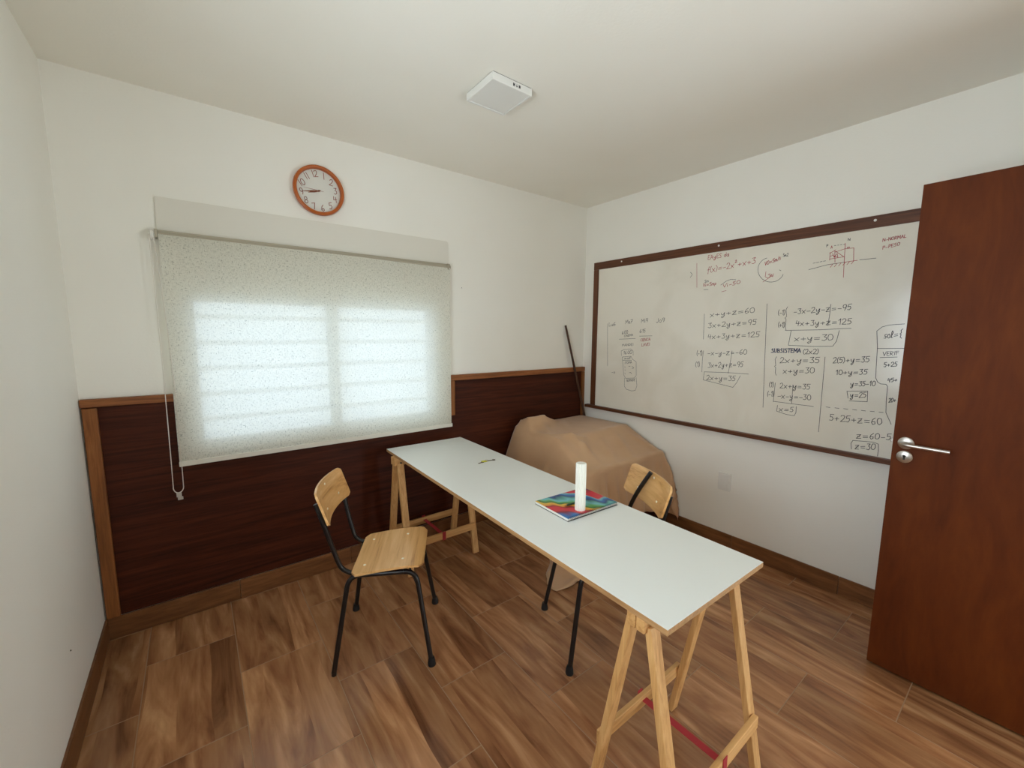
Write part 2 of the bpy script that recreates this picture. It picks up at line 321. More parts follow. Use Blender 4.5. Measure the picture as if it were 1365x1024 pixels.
# stroke alphabet, unit em: baseline 0, cap height 1
def ell(cx, cy, rx, ry, a0=0, a1=360, n=12): return [(cx + rx * math.cos(math.radians(a0 + (a1 - a0) * i / n)), cy + ry * math.sin(math.radians(a0 + (a1 - a0) * i / n))) for i in range(n + 1)]
G = {
 '0': (.62, [ell(.3, .5, .26, .48, 100, 460)]), '1': (.42, [[(.08, .72), (.27, 1), (.25, 0)]]), '2': (.62, [[(.05, .78), (.16, .96), (.4, .98), (.5, .75), (.36, .42), (.04, .02), (.58, .05)]]),
 '3': (.58, [[(.08, .92), (.48, .96), (.26, .58), (.46, .46), (.48, .16), (.28, 0), (.04, .08)]]), '4': (.6, [[(.16, 1), (.06, .45), (.54, .5)], [(.44, .85), (.4, 0)]]),
 '5': (.58, [[(.52, .98), (.14, .95), (.1, .56), (.38, .6), (.48, .32), (.32, .02), (.04, .06)]]), '6': (.58, [[(.42, 1), (.16, .68), (.06, .28), (.22, 0), (.46, .14), (.42, .42), (.1, .36)]]),
 '7': (.56, [[(.04, .95), (.52, .98), (.2, 0)], [(.14, .5), (.44, .52)]]), '8': (.56, [ell(.28, .74, .19, .25, 270, 630), ell(.28, .25, .23, .25, 90, 450)]), '9': (.56, [ell(.27, .7, .2, .28, 0, 360), [(.47, .72), (.42, .3), (.3, 0)]]),
 'x': (.66, [[(.05, .6), (.5, .02)], [(.54, .62), (.06, 0)]]), 'y': (.66, [[(.08, .6), (.14, .24), (.34, .2), (.48, .6)], [(.5, .62), (.42, -.2), (.22, -.4), (.08, -.22), (.5, .12)]]),
 'z': (.66, [[(.08, .66), (.52, .7), (.06, .02), (.54, .04)], [(.16, .36), (.44, .38)]]), '+': (.72, [[(.08, .36), (.58, .38)], [(.33, .62), (.33, .12)]]), '-': (.6, [[(.08, .34), (.5, .36)]]),
 '=': (.8, [[(.12, .48), (.62, .5)], [(.12, .22), (.62, .24)]]), '(': (.3, [[(.24, 1.05), (.08, .7), (.08, .25), (.24, -.08)]]), ')': (.3, [[(.04, 1.05), (.2, .7), (.2, .25), (.04, -.08)]]), '{': (.5, [[(.42, 1.15), (.22, 1), (.26, .6), (.1, .46), (.26, .34), (.2, -.05), (.4, -.2)]]),
 '!': (.34, [[(.12, 1), (.22, 0)]]), '?': (.54, [[(.04, .95), (.5, .97), (.24, 0)]]),
 '^': (.4, [[(.04, 1.1), (.14, 1.25), (.26, 1.1), (.04, .82), (.3, .84)]]), ':': (.24, [[(.1, .55), (.12, .5)], [(.1, .15), (.12, .1)]]), ' ': (.45, []), '/': (.4, [[(.04, -.05), (.34, 1)]]), '.': (.25, [[(.1, .04), (.13, 0)]]),
 'f': (.46, [[(.46, 1), (.28, .98), (.2, .6), (.14, -.25)], [(.04, .5), (.42, .54)]]), 's': (.5, [[(.44, .6), (.16, .58), (.2, .36), (.4, .26), (.3, .02), (.04, .06)]]), 'o': (.5, [ell(.24, .3, .19, .29, 80, 440)]), 'l': (.4, [[(.06, .1), (.3, .75), (.24, 1.05), (.12, .8), (.14, .05), (.34, .08)]]),
 'a': (.52, [ell(.22, .28, .18, .26, 40, 400), [(.42, .56), (.4, .06), (.5, .02)]]), 'd': (.54, [ell(.22, .28, .18, .26, 40, 400), [(.44, 1), (.42, .05)]]), 'i': (.26, [[(.1, .55), (.12, 0)], [(.13, .8), (.15, .84)]]), 'u': (.52, [[(.06, .56), (.1, .06), (.36, .06), (.42, .56), (.44, 0)]]), 'm': (.72, [[(.04, 0), (.08, .56), (.1, .4), (.3, .56), (.34, 0)], [(.34, .4), (.54, .56), (.6, 0)]]), 'p': (.5, [[(.1, .56), (.06, -.35)], [(.1, .5), (.36, .52), (.34, .1), (.08, .08)]]), 'e': (.5, [[(.06, .3), (.42, .34), (.3, .56), (.08, .4), (.12, .06), (.42, .08)]]),
 'A': (.66, [[(.04, 0), (.3, 1), (.56, 0)], [(.14, .38), (.48, .38)]]), 'B': (.6, [[(.08, 0), (.08, 1), (.42, .9), (.38, .56), (.08, .52), (.48, .4), (.44, .05), (.08, 0)]]), 'C': (.6, [[(.52, .85), (.3, 1), (.06, .6), (.12, .12), (.5, .1)]]), 'D': (.64, [[(.08, 0), (.08, 1), (.5, .8), (.54, .3), (.08, 0)]]), 'E': (.56, [[(.48, .98), (.08, 1), (.08, 0), (.5, .02)], [(.08, .52), (.42, .54)]]), 'F': (.54, [[(.48, .98), (.08, 1), (.08, 0)], [(.08, .54), (.42, .56)]]),
 'I': (.3, [[(.14, 1), (.14, 0)]]), 'J': (.5, [[(.4, 1), (.38, .2), (.2, 0), (.04, .18)]]), 'L': (.5, [[(.08, 1), (.08, 0), (.46, .02)]]), 'M': (.76, [[(.06, 0), (.1, 1), (.36, .35), (.62, 1), (.66, 0)]]), 'N': (.66, [[(.06, 0), (.08, 1), (.52, .02), (.54, 1)]]), 'O': (.66, [ell(.31, .5, .26, .48, 90, 450)]), 'P': (.56, [[(.08, 0), (.1, 1), (.46, .9), (.42, .5), (.1, .46)]]), 'R': (.6, [[(.08, 0), (.1, 1), (.46, .88), (.4, .54), (.1, .5), (.5, 0)]]), 'S': (.56, [[(.48, .9), (.2, .98), (.1, .72), (.42, .4), (.4, .06), (.04, .06)]]), 'T': (.58, [[(.04, .98), (.54, 1)], [(.3, 1), (.28, 0)]]), 'U': (.62, [[(.08, 1), (.1, .12), (.44, .06), (.52, 1)]]), 'V': (.6, [[(.04, 1), (.28, 0), (.56, 1)]]),
}
def layout(text):
    x = 0; out = []
    for ch in text:
        adv, st = G[ch]
        for s_ in st: out.append([(x + a, b) for a, b in s_])
        x += adv
    return out, x

# ================================================================== the room
TW, TL, TH = 0.337, 0.607, 0.009
fl = bx('floor', M['grout'], None, -0.16, W + 0.16, -D - 0.16, 0.16, -0.10, -0.0009); tag(fl, kind='structure')
def half_tile(x0, x1, y0, y1):
    m = MB(); g = 0.0014
    hx, hy = (x1 - x0) / 2 - g, (y1 - y0) / 2 - g
    m.box(-hx, hx, -hy, hy, -TH, 0); return m
tile_meshes = {}
k = -1
xa = 0.163 - TW
while xa < W:
    x0, x1 = max(xa, 0), min(xa + TW, W); odd = k % 2
    ya = 0.2735 if odd == 0 else -0.0235
    ytop = ya + 0.0
    while ytop > -D - 0.0:
        y1, y0 = min(ytop, 0), max(ytop - TL, -D)
        if y1 - y0 > 0.01 and x1 - x0 > 0.01:
            key = (round(x1 - x0, 3), round(y1 - y0, 3))
            if key not in tile_meshes:
                o = half_tile(x0, x1, y0, y1).build('tile', M['tile'], fl, bevel=0.0012, seg=1); tile_meshes[key] = o.data
            else:
                o = bpy.data.objects.new('tile', tile_meshes[key]); COL.objects.link(o); o.parent = fl
            o.location = ((x0 + x1) / 2, (y0 + y1) / 2, random.uniform(-0.0004, 0.0))
        ytop -= TL
    if odd == 1:
        y1, y0 = 0.0, -0.0235
        o = half_tile(x0, x1, y0, y1).build('tile', M['tile'], fl, bevel=0.0008, seg=1); o.location = ((x0 + x1) / 2, (y0 + y1) / 2, 0)
    xa += TW; k += 1

tag(bx('ceiling', M['ceiling'], None, -0.16, W + 0.16, -D - 0.16, 0.2, H, H + 0.12), kind='structure')
LY0, LY1, LZ0, LZ1 = LWY - 0.60, LWY + 0.60, 0.95, 2.10
m = MB(); m.box(-0.16, 0, LY1, 0.2, -0.0025, H); m.box(-0.16, 0, -D - 0.16, LY0, -0.0025, H); m.box(-0.16, 0, LY0, LY1, -0.0025, LZ0); m.box(-0.16, 0, LY0, LY1, LZ1, H)
wl = tag(m.build('wall_left', M['wall']), kind='structure')
wr = tag(bx('wall_right', M['wall'], None, W, W + 0.16, -D - 0.16, 0.2, -0.0025, H), kind='structure')
WX0, WX1, WZ0, WZ1 = 0.385, 1.815, 0.872, 1.70
m = MB(); m.box(0, WX0, 0, 0.2, -0.0025, H); m.box(WX1, W, 0, 0.2, -0.0025, H); m.box(WX0, WX1, 0, 0.2, -0.0025, WZ0); m.box(WX0, WX1, 0, 0.2, WZ1, H)
wb = tag(m.build('wall_back', M['wall']), kind='structure')
DX0, DX1, DZ = 2.00, 2.845, 2.13
m = MB(); m.box(0, DX0, -D - 0.16, -D, -0.0025, H); m.box(DX1, W, -D - 0.16, -D, -0.0025, H); m.box(DX0, DX1, -D - 0.16, -D, DZ, H)
wf = tag(m.build('wall_front', M['wall']), kind='structure')
for (par, loc, ax) in ((wb, (2.02, -0.001, 1.833), 'y'), (wl, (0.001, -1.02, 1.46), 'x'), (wl, (0.001, -0.62, 0.35), 'x'), (wl, (0.001, -1.3, 2.1), 'x')):
    MB().lathe([(0.0006, -0.003), (0.0026, -0.002), (0.0026, 0.0)] if ax == 'y' else [(0.0026, 0.0), (0.0026, 0.002), (0.0006, 0.003)], 10, ax, loc).build('nail', M['dark_gap'], par)
# the hall behind the doorway
for nm, b in (('floor_hall', (0.9, 3.6, -4.9, -D - 0.16, -0.1, -0.001)), ('ceiling_hall', (0.9, 3.6, -4.9, -D - 0.16, 2.6, 2.7)), ('wall_hall_far', (0.9, 3.6, -5.0, -4.9, -0.1, 2.7)), ('wall_hall_left', (0.8, 0.9, -5.0, -D - 0.16, -0.1, 2.7)), ('wall_hall_right', (3.6, 3.7, -5.0, -D - 0.16, -0.1, 2.7))):
    tag(bx(nm, M['grout'] if nm == 'floor_hall' else M['wall'], None, *b), kind='structure')
tr = empty('trim_1', (0, 0, 0)); tag(tr, kind='structure')
for b in ((DX0, DX0 + 0.022, -D - 0.16, -D + 0.008, 0, DZ), (DX1 + 0.008, DX1 + 0.07, -D - 0.001, -D + 0.012, 0, DZ + 0.06), (DX0 - 0.05, DX0, -D - 0.001, -D + 0.012, 0, DZ + 0.06), (DX0, DX1 + 0.008, -D - 0.001, -D + 0.012, DZ, DZ + 0.06)):
    bx('door_casing', M['post'], tr, *b, bevel=0.002)

# unseen window added in the left wall to brighten the room
w2 = empty('window_added', (0, LY0, LZ0)); tag(w2, kind='structure')
m = MB(); a_, b_ = LY1 - LY0, LZ1 - LZ0
m.box(-0.10, -0.05, 0, 0.04, 0, b_); m.box(-0.10, -0.05, a_ - 0.04, a_, 0, b_); m.box(-0.10, -0.05, 0.04, a_ - 0.04, 0, 0.04); m.box(-0.10, -0.05, 0.04, a_ - 0.04, b_ - 0.04, b_); m.box(-0.10, -0.05, a_ / 2 - 0.02, a_ / 2 + 0.02, 0.04, b_ - 0.04)
m.build('window_frame', M['white_plastic'], w2)

# skirting of wood-look tile pieces
BH, BT = 0.112, 0.010
def skirting(name, a, b, n_in, first):
    a = Vector(a); b = Vector(b); L = (b - a).length; d = (b - a).normalized()
    root = empty(name, a); root.rotation_euler = (0, 0, math.atan2(d.y, d.x)); tag(root, kind='structure')
    x = 0.0; nx = first; i = 0
    while x < L - 1e-6:
        e = min(nx, L)
        mm = MB(); mm.box(x + 0.0008, e - 0.0008, 0, BT * n_in, 0.001, BH); mm.build('skirting_tile', M['skirting'], root, bevel=0.0015, seg=1)
        x = e; nx = e + 0.607
    return root
skirting('baseboard_back', (0.0, -0.012, 0), (W - 0.011, -0.012, 0), -1, 0.55)
skirting('baseboard_left', (0.0, -D, 0), (0.0, -0.023, 0), -1, 0.4)
skirting('baseboard_right', (W, -D, 0), (W, -0.023, 0), 1, 0.46)

# ------------------------------------------------------------------ window behind the blind
win = empty('window_1', (WX0, 0.004, WZ0)); tag(win, kind='structure')
ww, wh = WX1 - WX0, WZ1 - WZ0
m = MB(); f = 0.022
m.box(0, f, 0, 0.07, 0, wh); m.box(ww - f, ww, 0, 0.07, 0, wh); m.box(f, ww - f, 0, 0.07, 0, f); m.box(f, ww - f, 0, 0.07, wh - f * 0.6, wh)
m.build('window_frame', M['white_plastic'], win)
cxm = 1.118 - WX0
for (x0, x1, y) in ((f, cxm + 0.030, 0.004), (cxm - 0.030, ww - f, 0.030)):
    s_ = empty('sash', (0, 0, 0)); s_.parent = win
    m = MB(); q = 0.040
    m.box(x0, x0 + q, y, y + 0.02, f, wh - f * 0.6); m.box(x1 - q, x1, y, y + 0.02, f, wh - f * 0.6); m.box(x0 + q, x1 - q, y, y + 0.02, f, f + q); m.box(x0 + q, x1 - q, y, y + 0.02, wh - f * 0.6 - 0.03, wh - f * 0.6)
    m.build('sash_frame', M['white_plastic'], s_)
    bx('pane', M['glass'], s_, x0 + q, x1 - q, y + 0.008, y + 0.012, f + q, wh - f * 0.6 - 0.03)
for i in range(5):
    z = 0.10 + i * 0.155
    MB().bar((-0.3, 0.42, z), (ww + 0.3, 0.42, z), 0.03, 0.03).build('grille_bar', M['grey_white'], win)

# ------------------------------------------------------------------ wainscot
wn = empty('wainscot', (0, 0, 0)); tag(wn, 'dark reddish-brown wood wainscot with lighter rails under the window', 'wainscot')
m = MB(); m.box(0.004, W - 0.002, -0.010, -0.001, BH, 0.866); m.box(0.004, WX0 - 0.012, -0.010, -0.001, 0.866, 1.165); m.box(1.905, W - 0.002, -0.010, -0.001, 0.866, 1.165)
m.build('panel', M['panel'], wn)
def rail(name, mat, x0, x1, z0, z1):
    return bx(name, mat, wn, x0, x1, -0.030, -0.001, z0, z1, bevel=0.003)
rail('top_rail', M['rail'], 0.003, WX0 - 0.012, 1.155, 1.192)
rail('top_rail', M['rail'], 1.903, W - 0.002, 1.158, 1.198)
rail('side_post', M['post'], 0.008, 0.058, BH + 0.004, 1.150)
rail('side_post', M['post'], 1.903, 1.940, 0.900, 1.156)
rail('side_post', M['post'], W - 0.032, W - 0.003, BH + 0.004, 1.156)

# ------------------------------------------------------------------ shutter box cover above the window
sb = MB(); pts = []
X0, X1, Z0, Z1, rr = 0.333, 1.908, 1.985, 2.143, 0.02
for cx, cz, a0 in ((X1 - rr, Z1 - rr, 0), (X0 + 0.002, Z1 - 0.002, 90), (X0 + 0.002, Z0 + 0.002, 180), (X1 - rr, Z0 + rr, 270)):
    q = rr if cx > 1 else 0.002
    for i in range(5): a = math.radians(a0 + 22.5 * i); pts.append((cx + q * math.cos(a), cz + q * math.sin(a)))
fv = [sb.bm.verts.new((x, -0.012, z)) for x, z in pts]; bv = [sb.bm.verts.new((x, -0.0005, z)) for x, z in pts]
sb.bm.faces.new(fv); sb.bm.faces.new(bv[::-1])
for i in range(len(pts)): j = (i + 1) % len(pts); sb.bm.faces.new((fv[i], bv[i], bv[j], fv[j]))
tag(sb.build('shutter_box_cover', M['grey_white']), 'long white shutter box cover panel above the roller blind', 'panel')

# ------------------------------------------------------------------ roller blind
rb = empty('roller_blind', (0, 0, 0)); tag(rb, 'cream translucent roller blind pulled down over the window', 'blind')
BX0, BX1 = 0.332, 1.905
MB().tube([(BX0 - 0.005, -0.034, 1.962), (BX1, -0.034, 1.962)], 0.0145, 16).build('roller_tube', M['alu'], rb, smooth=True)
bx('mounting_rail', M['alu'], rb, BX0, BX1 + 0.002, -0.036, -0.003, 1.974, 1.984)
for x in (0.322, 1.880): bx('bracket', M['alu'], rb, x, x + 0.012, -0.05, -0.003, 1.945, 1.985, bevel=0.002)
m = MB(); NXb, NZb = 48, 40; grid = []
for j in range(NZb + 1):
    z = 1.962 - (1.962 - 0.845) * j / NZb; row = []
    for i in range(NXb + 1):
        u = i / NXb; x = BX0 + 0.004 + (BX1 - BX0 - 0.008) * u
        e = max(0, (u - 0.96) / 0.04) ** 2 * max(0, (j / NZb - 0.6) / 0.4)
        x -= 0.006 * max(0, (u - 0.9) / 0.1) * math.sin(PI * min(1, j / NZb * 1.05))
        y = -0.0485 - 0.0012 * math.sin(5.1 * u + 2.0 * j / NZb) + 0.010 * e
        row.append(m.bm.verts.new((x, y, z)))
    grid.append(row)
for j in range(NZb):
    for i in range(NXb): m.bm.faces.new((grid[j][i], grid[j][i + 1], grid[j + 1][i + 1], grid[j + 1][i]))
m.build('fabric', M['blind'], rb, smooth=True)
bx('bottom_bar', M['grey_white'], rb, BX0 + 0.002, BX1 - 0.002, -0.0535, -0.0445, 0.822, 0.848, bevel=0.003)
# beaded chain loop, its clutch and its clip
MB().lathe([(0.020, 0), (0.024, 0.003), (0.024, 0.014), (0.018, 0.017)], 20, 'x', (0.305, -0.036, 1.955)).build('clutch', M['white_plastic'], rb, smooth=True)
def chain_pt(t):   # hanging loop, both strands close to one another
    if t < 0.46: q = t / 0.46; return Vector((0.302 + 0.004 * math.sin(3 * q) + 0.0 * q, -0.052, 1.955 - q * 1.235))
    if t < 0.54: q = (t - 0.46) / 0.08; a = PI * q; return Vector((0.3225 - 0.0205 * math.cos(a), -0.052, 0.72 - 0.03 * math.sin(a)))
    q = (t - 0.54) / 0.46; return Vector((0.343 - 0.026 * q + 0.012 * math.sin(PI * q), -0.055, 0.72 + q * 1.235))
cord_pts = [chain_pt(i / 120) for i in range(121)]
MB().tube(cord_pts, 0.0017, 6).build('chain_cord', M['bead'], rb, smooth=True)
m = MB()
for i in range(420):
    c = chain_pt(i / 419); bmesh.ops.create_icosphere(m.bm, subdivisions=1, radius=0.0026, matrix=Matrix.Translation(c))
o = m.build('chain_beads', M['bead'], rb, smooth=True, recalc=False); o['kind'] = 'stuff'
m = MB(); m.box(0.312, 0.333, -0.057, -0.047, 0.668, 0.692); m.box(0.316, 0.338, -0.055, -0.049, 0.652, 0.668)
m.build('chain_clip', M['clear'], rb, bevel=0.002)

# ------------------------------------------------------------------ wall clock
ck = empty('wall_clock', (1.068, 0.0, 2.312)); ck.rotation_euler = (0, math.radians(-11), 0)
tag(ck, 'round orange wall clock with white face above the window', 'clock')
prof = [(0.118, -0.002), (0.133, -0.004), (0.1375, -0.020), (0.135, -0.034), (0.128, -0.038), (0.120, -0.036), (0.118, -0.030)]
m = MB(); rings = []
for r_, h_ in prof + [(0.117, -0.012)]:
    rings.append([m.bm.verts.new((r_ * math.cos(2 * PI * k / 64), h_, r_ * math.sin(2 * PI * k / 64))) for k in range(64)])
for A, B in zip(rings, rings[1:] + rings[:1]):
    for k in range(64): m.bm.faces.new((A[k], A[(k + 1) % 64], B[(k + 1) % 64], B[k]))
m.build('rim', M['orange'], ck, smooth=True)
MB().lathe([(0.12, -0.003), (0.12, -0.014)], 64, 'y').build('face', M['clock_face'], ck)
for i in range(1, 13):
    a = math.radians(90 - 30 * i); st, wd = layout(''.join({'1': '!', '7': '?'}.get(ch, ch) for ch in str(i))); hh = 0.035
    c = Vector((0.093 * math.cos(a), 0, 0.093 * math.sin(a))); s_ = hh
    m = MB(); tilt = math.radians({10: 18, 11: 14, 12: 0, 1: -14, 2: -20, 3: -6, 9: 6}.get(i, 0))
    exv = Vector((math.cos(tilt), 0, math.sin(tilt))); eyv = Vector((-math.sin(tilt), 0, math.cos(tilt)))
    org = c - exv * (wd * s_ * 0.5) - eyv * hh * 0.5 + Vector((0, -0.0145, 0))
    m.ribbon(st, 0.0036, org, exv * s_, eyv * s_, (0, -1, 0)).build('numeral', M['numeral'], ck)
def hand(name, mat, ang, l0, l1, w0, y):
    a = math.radians(90 - ang); d = Vector((math.cos(a), 0, math.sin(a))); q = Vector((-d.z, 0, d.x)); m = MB()
    P = [d * -l0 + q * w0 * 0.3, d * -l0 - q * w0 * 0.3, d * l1 * 0.45 - q * w0 * 0.5, d * l1 - q * w0 * 0.12, d * l1 + q * w0 * 0.12, d * l1 * 0.45 + q * w0 * 0.5]
    A = [m.bm.verts.new(p_ + Vector((0, y, 0))) for p_ in P]; B = [m.bm.verts.new(p_ + Vector((0, y - 0.001, 0))) for p_ in P]
    m.bm.faces.new(A); m.bm.faces.new(B[::-1])
    for i in range(6): m.bm.faces.new((A[i], A[(i + 1) % 6], B[(i + 1) % 6], B[i]))
    m.build(name, mat, ck)
hand('hour_hand', M['hand'], 263, 0.008, 0.060, 0.010, -0.017); hand('minute_hand', M['hand'], 269.5, 0.010, 0.094, 0.007, -0.019); hand('second_hand', M['numeral'], 284, 0.024, 0.082, 0.0022, -0.021)
MB().lathe([(0.005, -0.014), (0.005, -0.022)], 16, 'y').build('hub', M['hand'], ck)

# ------------------------------------------------------------------ ceiling light
cl = empty('ceiling_light', (1.643, -0.992, H)); tag(cl, 'square white surface-mounted ceiling light, switched off', 'light')
s_ = 0.110; m = MB()
m.box(-s_, s_, -s_, -s_ + 0.012, -0.036, -0.003); m.box(-s_, s_, s_ - 0.012, s_, -0.036, -0.003); m.box(-s_, -s_ + 0.012, -s_ + 0.012, s_ - 0.012, -0.036, -0.003); m.box(s_ - 0.012, s_, -s_ + 0.012, s_ - 0.012, -0.036, -0.003)
m.build('frame', M['white_plastic'], cl, bevel=0.0015, seg=1)
bx('back_plate', M['dark_gap'], cl, -s_ + 0.004, s_ - 0.004, -s_ + 0.004, s_ - 0.004, -0.006, 0.0)
bx('diffuser', M['white_plastic'], cl, -s_ + 0.012, s_ - 0.012, -s_ + 0.012, s_ - 0.012, -0.034, -0.026, bevel=0.001, seg=1)
st, wd = layout('IN'); lab = MB(); sc_ = 0.011
for off, (tx) in ((-0.016, 'IN'), (0.016, 'IN')):
    st, wd = layout(tx); lab.ribbon(st, 0.0028, (off - wd * sc_ / 2 + 0.02, -s_ - 0.0006, -0.0255), (sc_, 0, 0), (0, 0, sc_), (0, -1, 0))
lab.ribbon([[(0, 1), (0, 0)], [(-.35, .4), (0, 0), (.35, .4)]], 0.0024, (0.02, -s_ - 0.0006, -0.0255), (sc_, 0, 0), (0, 0, sc_), (0, -1, 0))
lab.build('printed_mark', M['ink_k'], cl)

# ------------------------------------------------------------------ whiteboard
WB0, WB1, WBZ0, WBZ1 = -0.122, -2.90, 0.850, 2.127
wbd = empty('whiteboard', (W, 0, 0)); tag(wbd, 'wide whiteboard in brown wood frame covered with handwritten equations', 'whiteboard')
bx('board', M['board'], wbd, -0.0176, -0.002, WB1 + 0.03, WB0 - 0.03, WBZ0, WBZ1 - 0.03)
bx('top_rail', M['frame_y'], wbd, -0.024, -0.001, WB1, WB0, WBZ1 - 0.062, WBZ1, bevel=0.002)
bx('stile', M['frame_z'], wbd, -0.024, -0.001, WB0 - 0.055, WB0, WBZ0 + 0.008, WBZ1 - 0.0625, bevel=0.002)
bx('stile', M['frame_z'], wbd, -0.024, -0.001, WB1, WB1 + 0.055, WBZ0 + 0.008, WBZ1 - 0.0625, bevel=0.002)
bx('pen_tray', M['frame_y'], wbd, -0.050, -0.001, WB1 - 0.03, WB0 + 0.045, WBZ0 - 0.018, WBZ0 + 0.008, bevel=0.004)
for y in (-0.422, -1.229, -2.046): MB().lathe([(0.0065, -0.024), (0.0065, -0.0255), (0.003, -0.0275)], 14, 'x', (0, y, 2.103)).build('screw_cap', M['white_plastic'], wbd, smooth=True)
WRITING = [
  ('EAyES da', 'r', [-1.155, 2.021, -1.3, 2.025], 0.028),
  ('f(x)=-2x^+x+3', 'r', [-1.156, 1.931, -1.471, 1.957], 0.038),
  ('Sm', 'k', [-1.141, 1.866, -1.173, 1.868], 0.018),
  ('Vi=5mp', 'r', [-1.132, 1.838, -1.227, 1.845], 0.023),
  ('Vi-50', 'r', [-1.272, 1.821, -1.386, 1.839], 0.023),
  ('V0=5m/s', 'r', [-1.524, 1.935, -1.614, 1.962], 0.023),
  ('Sm2', 'k', [-1.623, 1.977, -1.653, 1.976], 0.018),
  ('P', 'k', [-1.84, 2.0, -1.849, 2.0], 0.014),
  ('A', 'r', [-1.861, 1.988, -1.871, 1.989], 0.015),
  ('N', 'k', [-1.936, 2.019, -1.949, 2.018], 0.012),
  ('m', 'r', [-1.936, 1.979, -1.949, 1.979], 0.01),
  ('N-NORMAL', 'r', [-2.083, 1.989, -2.174, 1.995], 0.016),
  ('P-PESO', 'r', [-2.086, 1.95, -2.154, 1.961], 0.016),
  ('Lu6', 'k', [-0.304, 1.571, -0.381, 1.574], 0.031),
  ('Ma7', 'k', [-0.48, 1.589, -0.552, 1.594], 0.03),
  ('Mi9', 'k', [-0.635, 1.595, -0.699, 1.601], 0.03),
  ('Jo9', 'k', [-0.771, 1.592, -0.848, 1.6], 0.032),
  ('6:00', 'k', [-0.448, 1.5, -0.51, 1.508], 0.029),
  ('CINEMA', 'k', [-0.472, 1.478, -0.563, 1.491], 0.017),
  ('6:15', 'k', [-0.623, 1.514, -0.679, 1.52], 0.027),
  ('CIENCIA', 'r', [-0.636, 1.445, -0.728, 1.455], 0.023),
  ('LAVEI', 'r', [-0.648, 1.407, -0.726, 1.415], 0.023),
  ('MANDEI', 'k', [-0.455, 1.401, -0.572, 1.411], 0.019),
  ('16:00', 'k', [-0.472, 1.333, -0.558, 1.343], 0.028),
  ('mail', 'k', [-0.485, 1.292, -0.548, 1.298], 0.019),
  ('ITOMA', 'k', [-0.489, 1.254, -0.562, 1.263], 0.019),
  ('NOMADE', 'k', [-0.513, 1.104, -0.602, 1.12], 0.02),
  ('-o', 'k', [-0.352, 1.163, -0.393, 1.168], 0.02),
  ('x+y+z=60', 'k', [-1.194, 1.625, -1.489, 1.647], 0.034),
  ('3x+2y+z=95', 'k', [-1.186, 1.551, -1.506, 1.572], 0.034),
  ('4x+3y+z=125', 'k', [-1.188, 1.473, -1.53, 1.492], 0.034),
  ('(-1)', 'k', [-1.116, 1.354, -1.158, 1.356], 0.035),
  ('-x-y-z=-60', 'k', [-1.194, 1.358, -1.46, 1.377], 0.034),
  ('(1)', 'k', [-1.111, 1.272, -1.146, 1.275], 0.036),
  ('3x+2y+z=95', 'k', [-1.204, 1.272, -1.443, 1.295], 0.035),
  ('2x+y=35', 'k', [-1.198, 1.184, -1.401, 1.196], 0.035),
  ('(-1)', 'k', [-1.623, 1.627, -1.662, 1.626], 0.032),
  ('(+1)', 'k', [-1.629, 1.552, -1.666, 1.551], 0.032),
  ('-3x-2y-z=-95', 'k', [-1.704, 1.629, -1.985, 1.645], 0.032),
  ('4x+3y+z=125', 'k', [-1.721, 1.559, -1.992, 1.567], 0.031),
  ('x+y=30', 'k', [-1.721, 1.467, -1.917, 1.477], 0.036),
  ('SUBSISTEMA', 'b', [-1.602, 1.395, -1.764, 1.402], 0.024),
  ('(2x2)', 'k', [-1.774, 1.393, -1.853, 1.397], 0.029),
  ('2x+y=35', 'k', [-1.654, 1.332, -1.863, 1.345], 0.035),
  ('x+y=30', 'k', [-1.675, 1.268, -1.842, 1.284], 0.035),
  ('2(5)+y=35', 'k', [-1.923, 1.348, -2.085, 1.363], 0.032),
  ('10+y=35', 'k', [-1.941, 1.282, -2.083, 1.297], 0.029),
  ('y=35-10', 'k', [-2.013, 1.225, -2.121, 1.238], 0.027),
  ('y=25', 'k', [-2.017, 1.162, -2.088, 1.171], 0.03),
  ('(1)', 'k', [-1.606, 1.177, -1.633, 1.18], 0.031),
  ('(-1)', 'k', [-1.599, 1.116, -1.638, 1.121], 0.033),
  ('2x+y=35', 'k', [-1.666, 1.177, -1.828, 1.186], 0.032),
  ('-x-y=-30', 'k', [-1.658, 1.113, -1.837, 1.123], 0.033),
  ('x=5', 'k', [-1.672, 1.031, -1.755, 1.039], 0.03),
  ('5+25+z=60', 'k', [-1.933, 1.018, -2.166, 1.032], 0.037),
  ('sol={', 'k', [-2.131, 1.489, -2.204, 1.5], 0.035),
  ('VERIF', 'k', [-2.135, 1.4, -2.199, 1.407], 0.02),
  ('5+25', 'k', [-2.144, 1.341, -2.198, 1.348], 0.024),
  ('45+', 'k', [-2.166, 1.262, -2.207, 1.27], 0.021),
  ('20+', 'k', [-2.18, 1.157, -2.21, 1.163], 0.022),
  ('z=60-5', 'k', [-2.063, 0.939, -2.209, 0.961], 0.033),
  ('z=30', 'k', [-2.062, 0.878, -2.151, 0.894], 0.034),
]
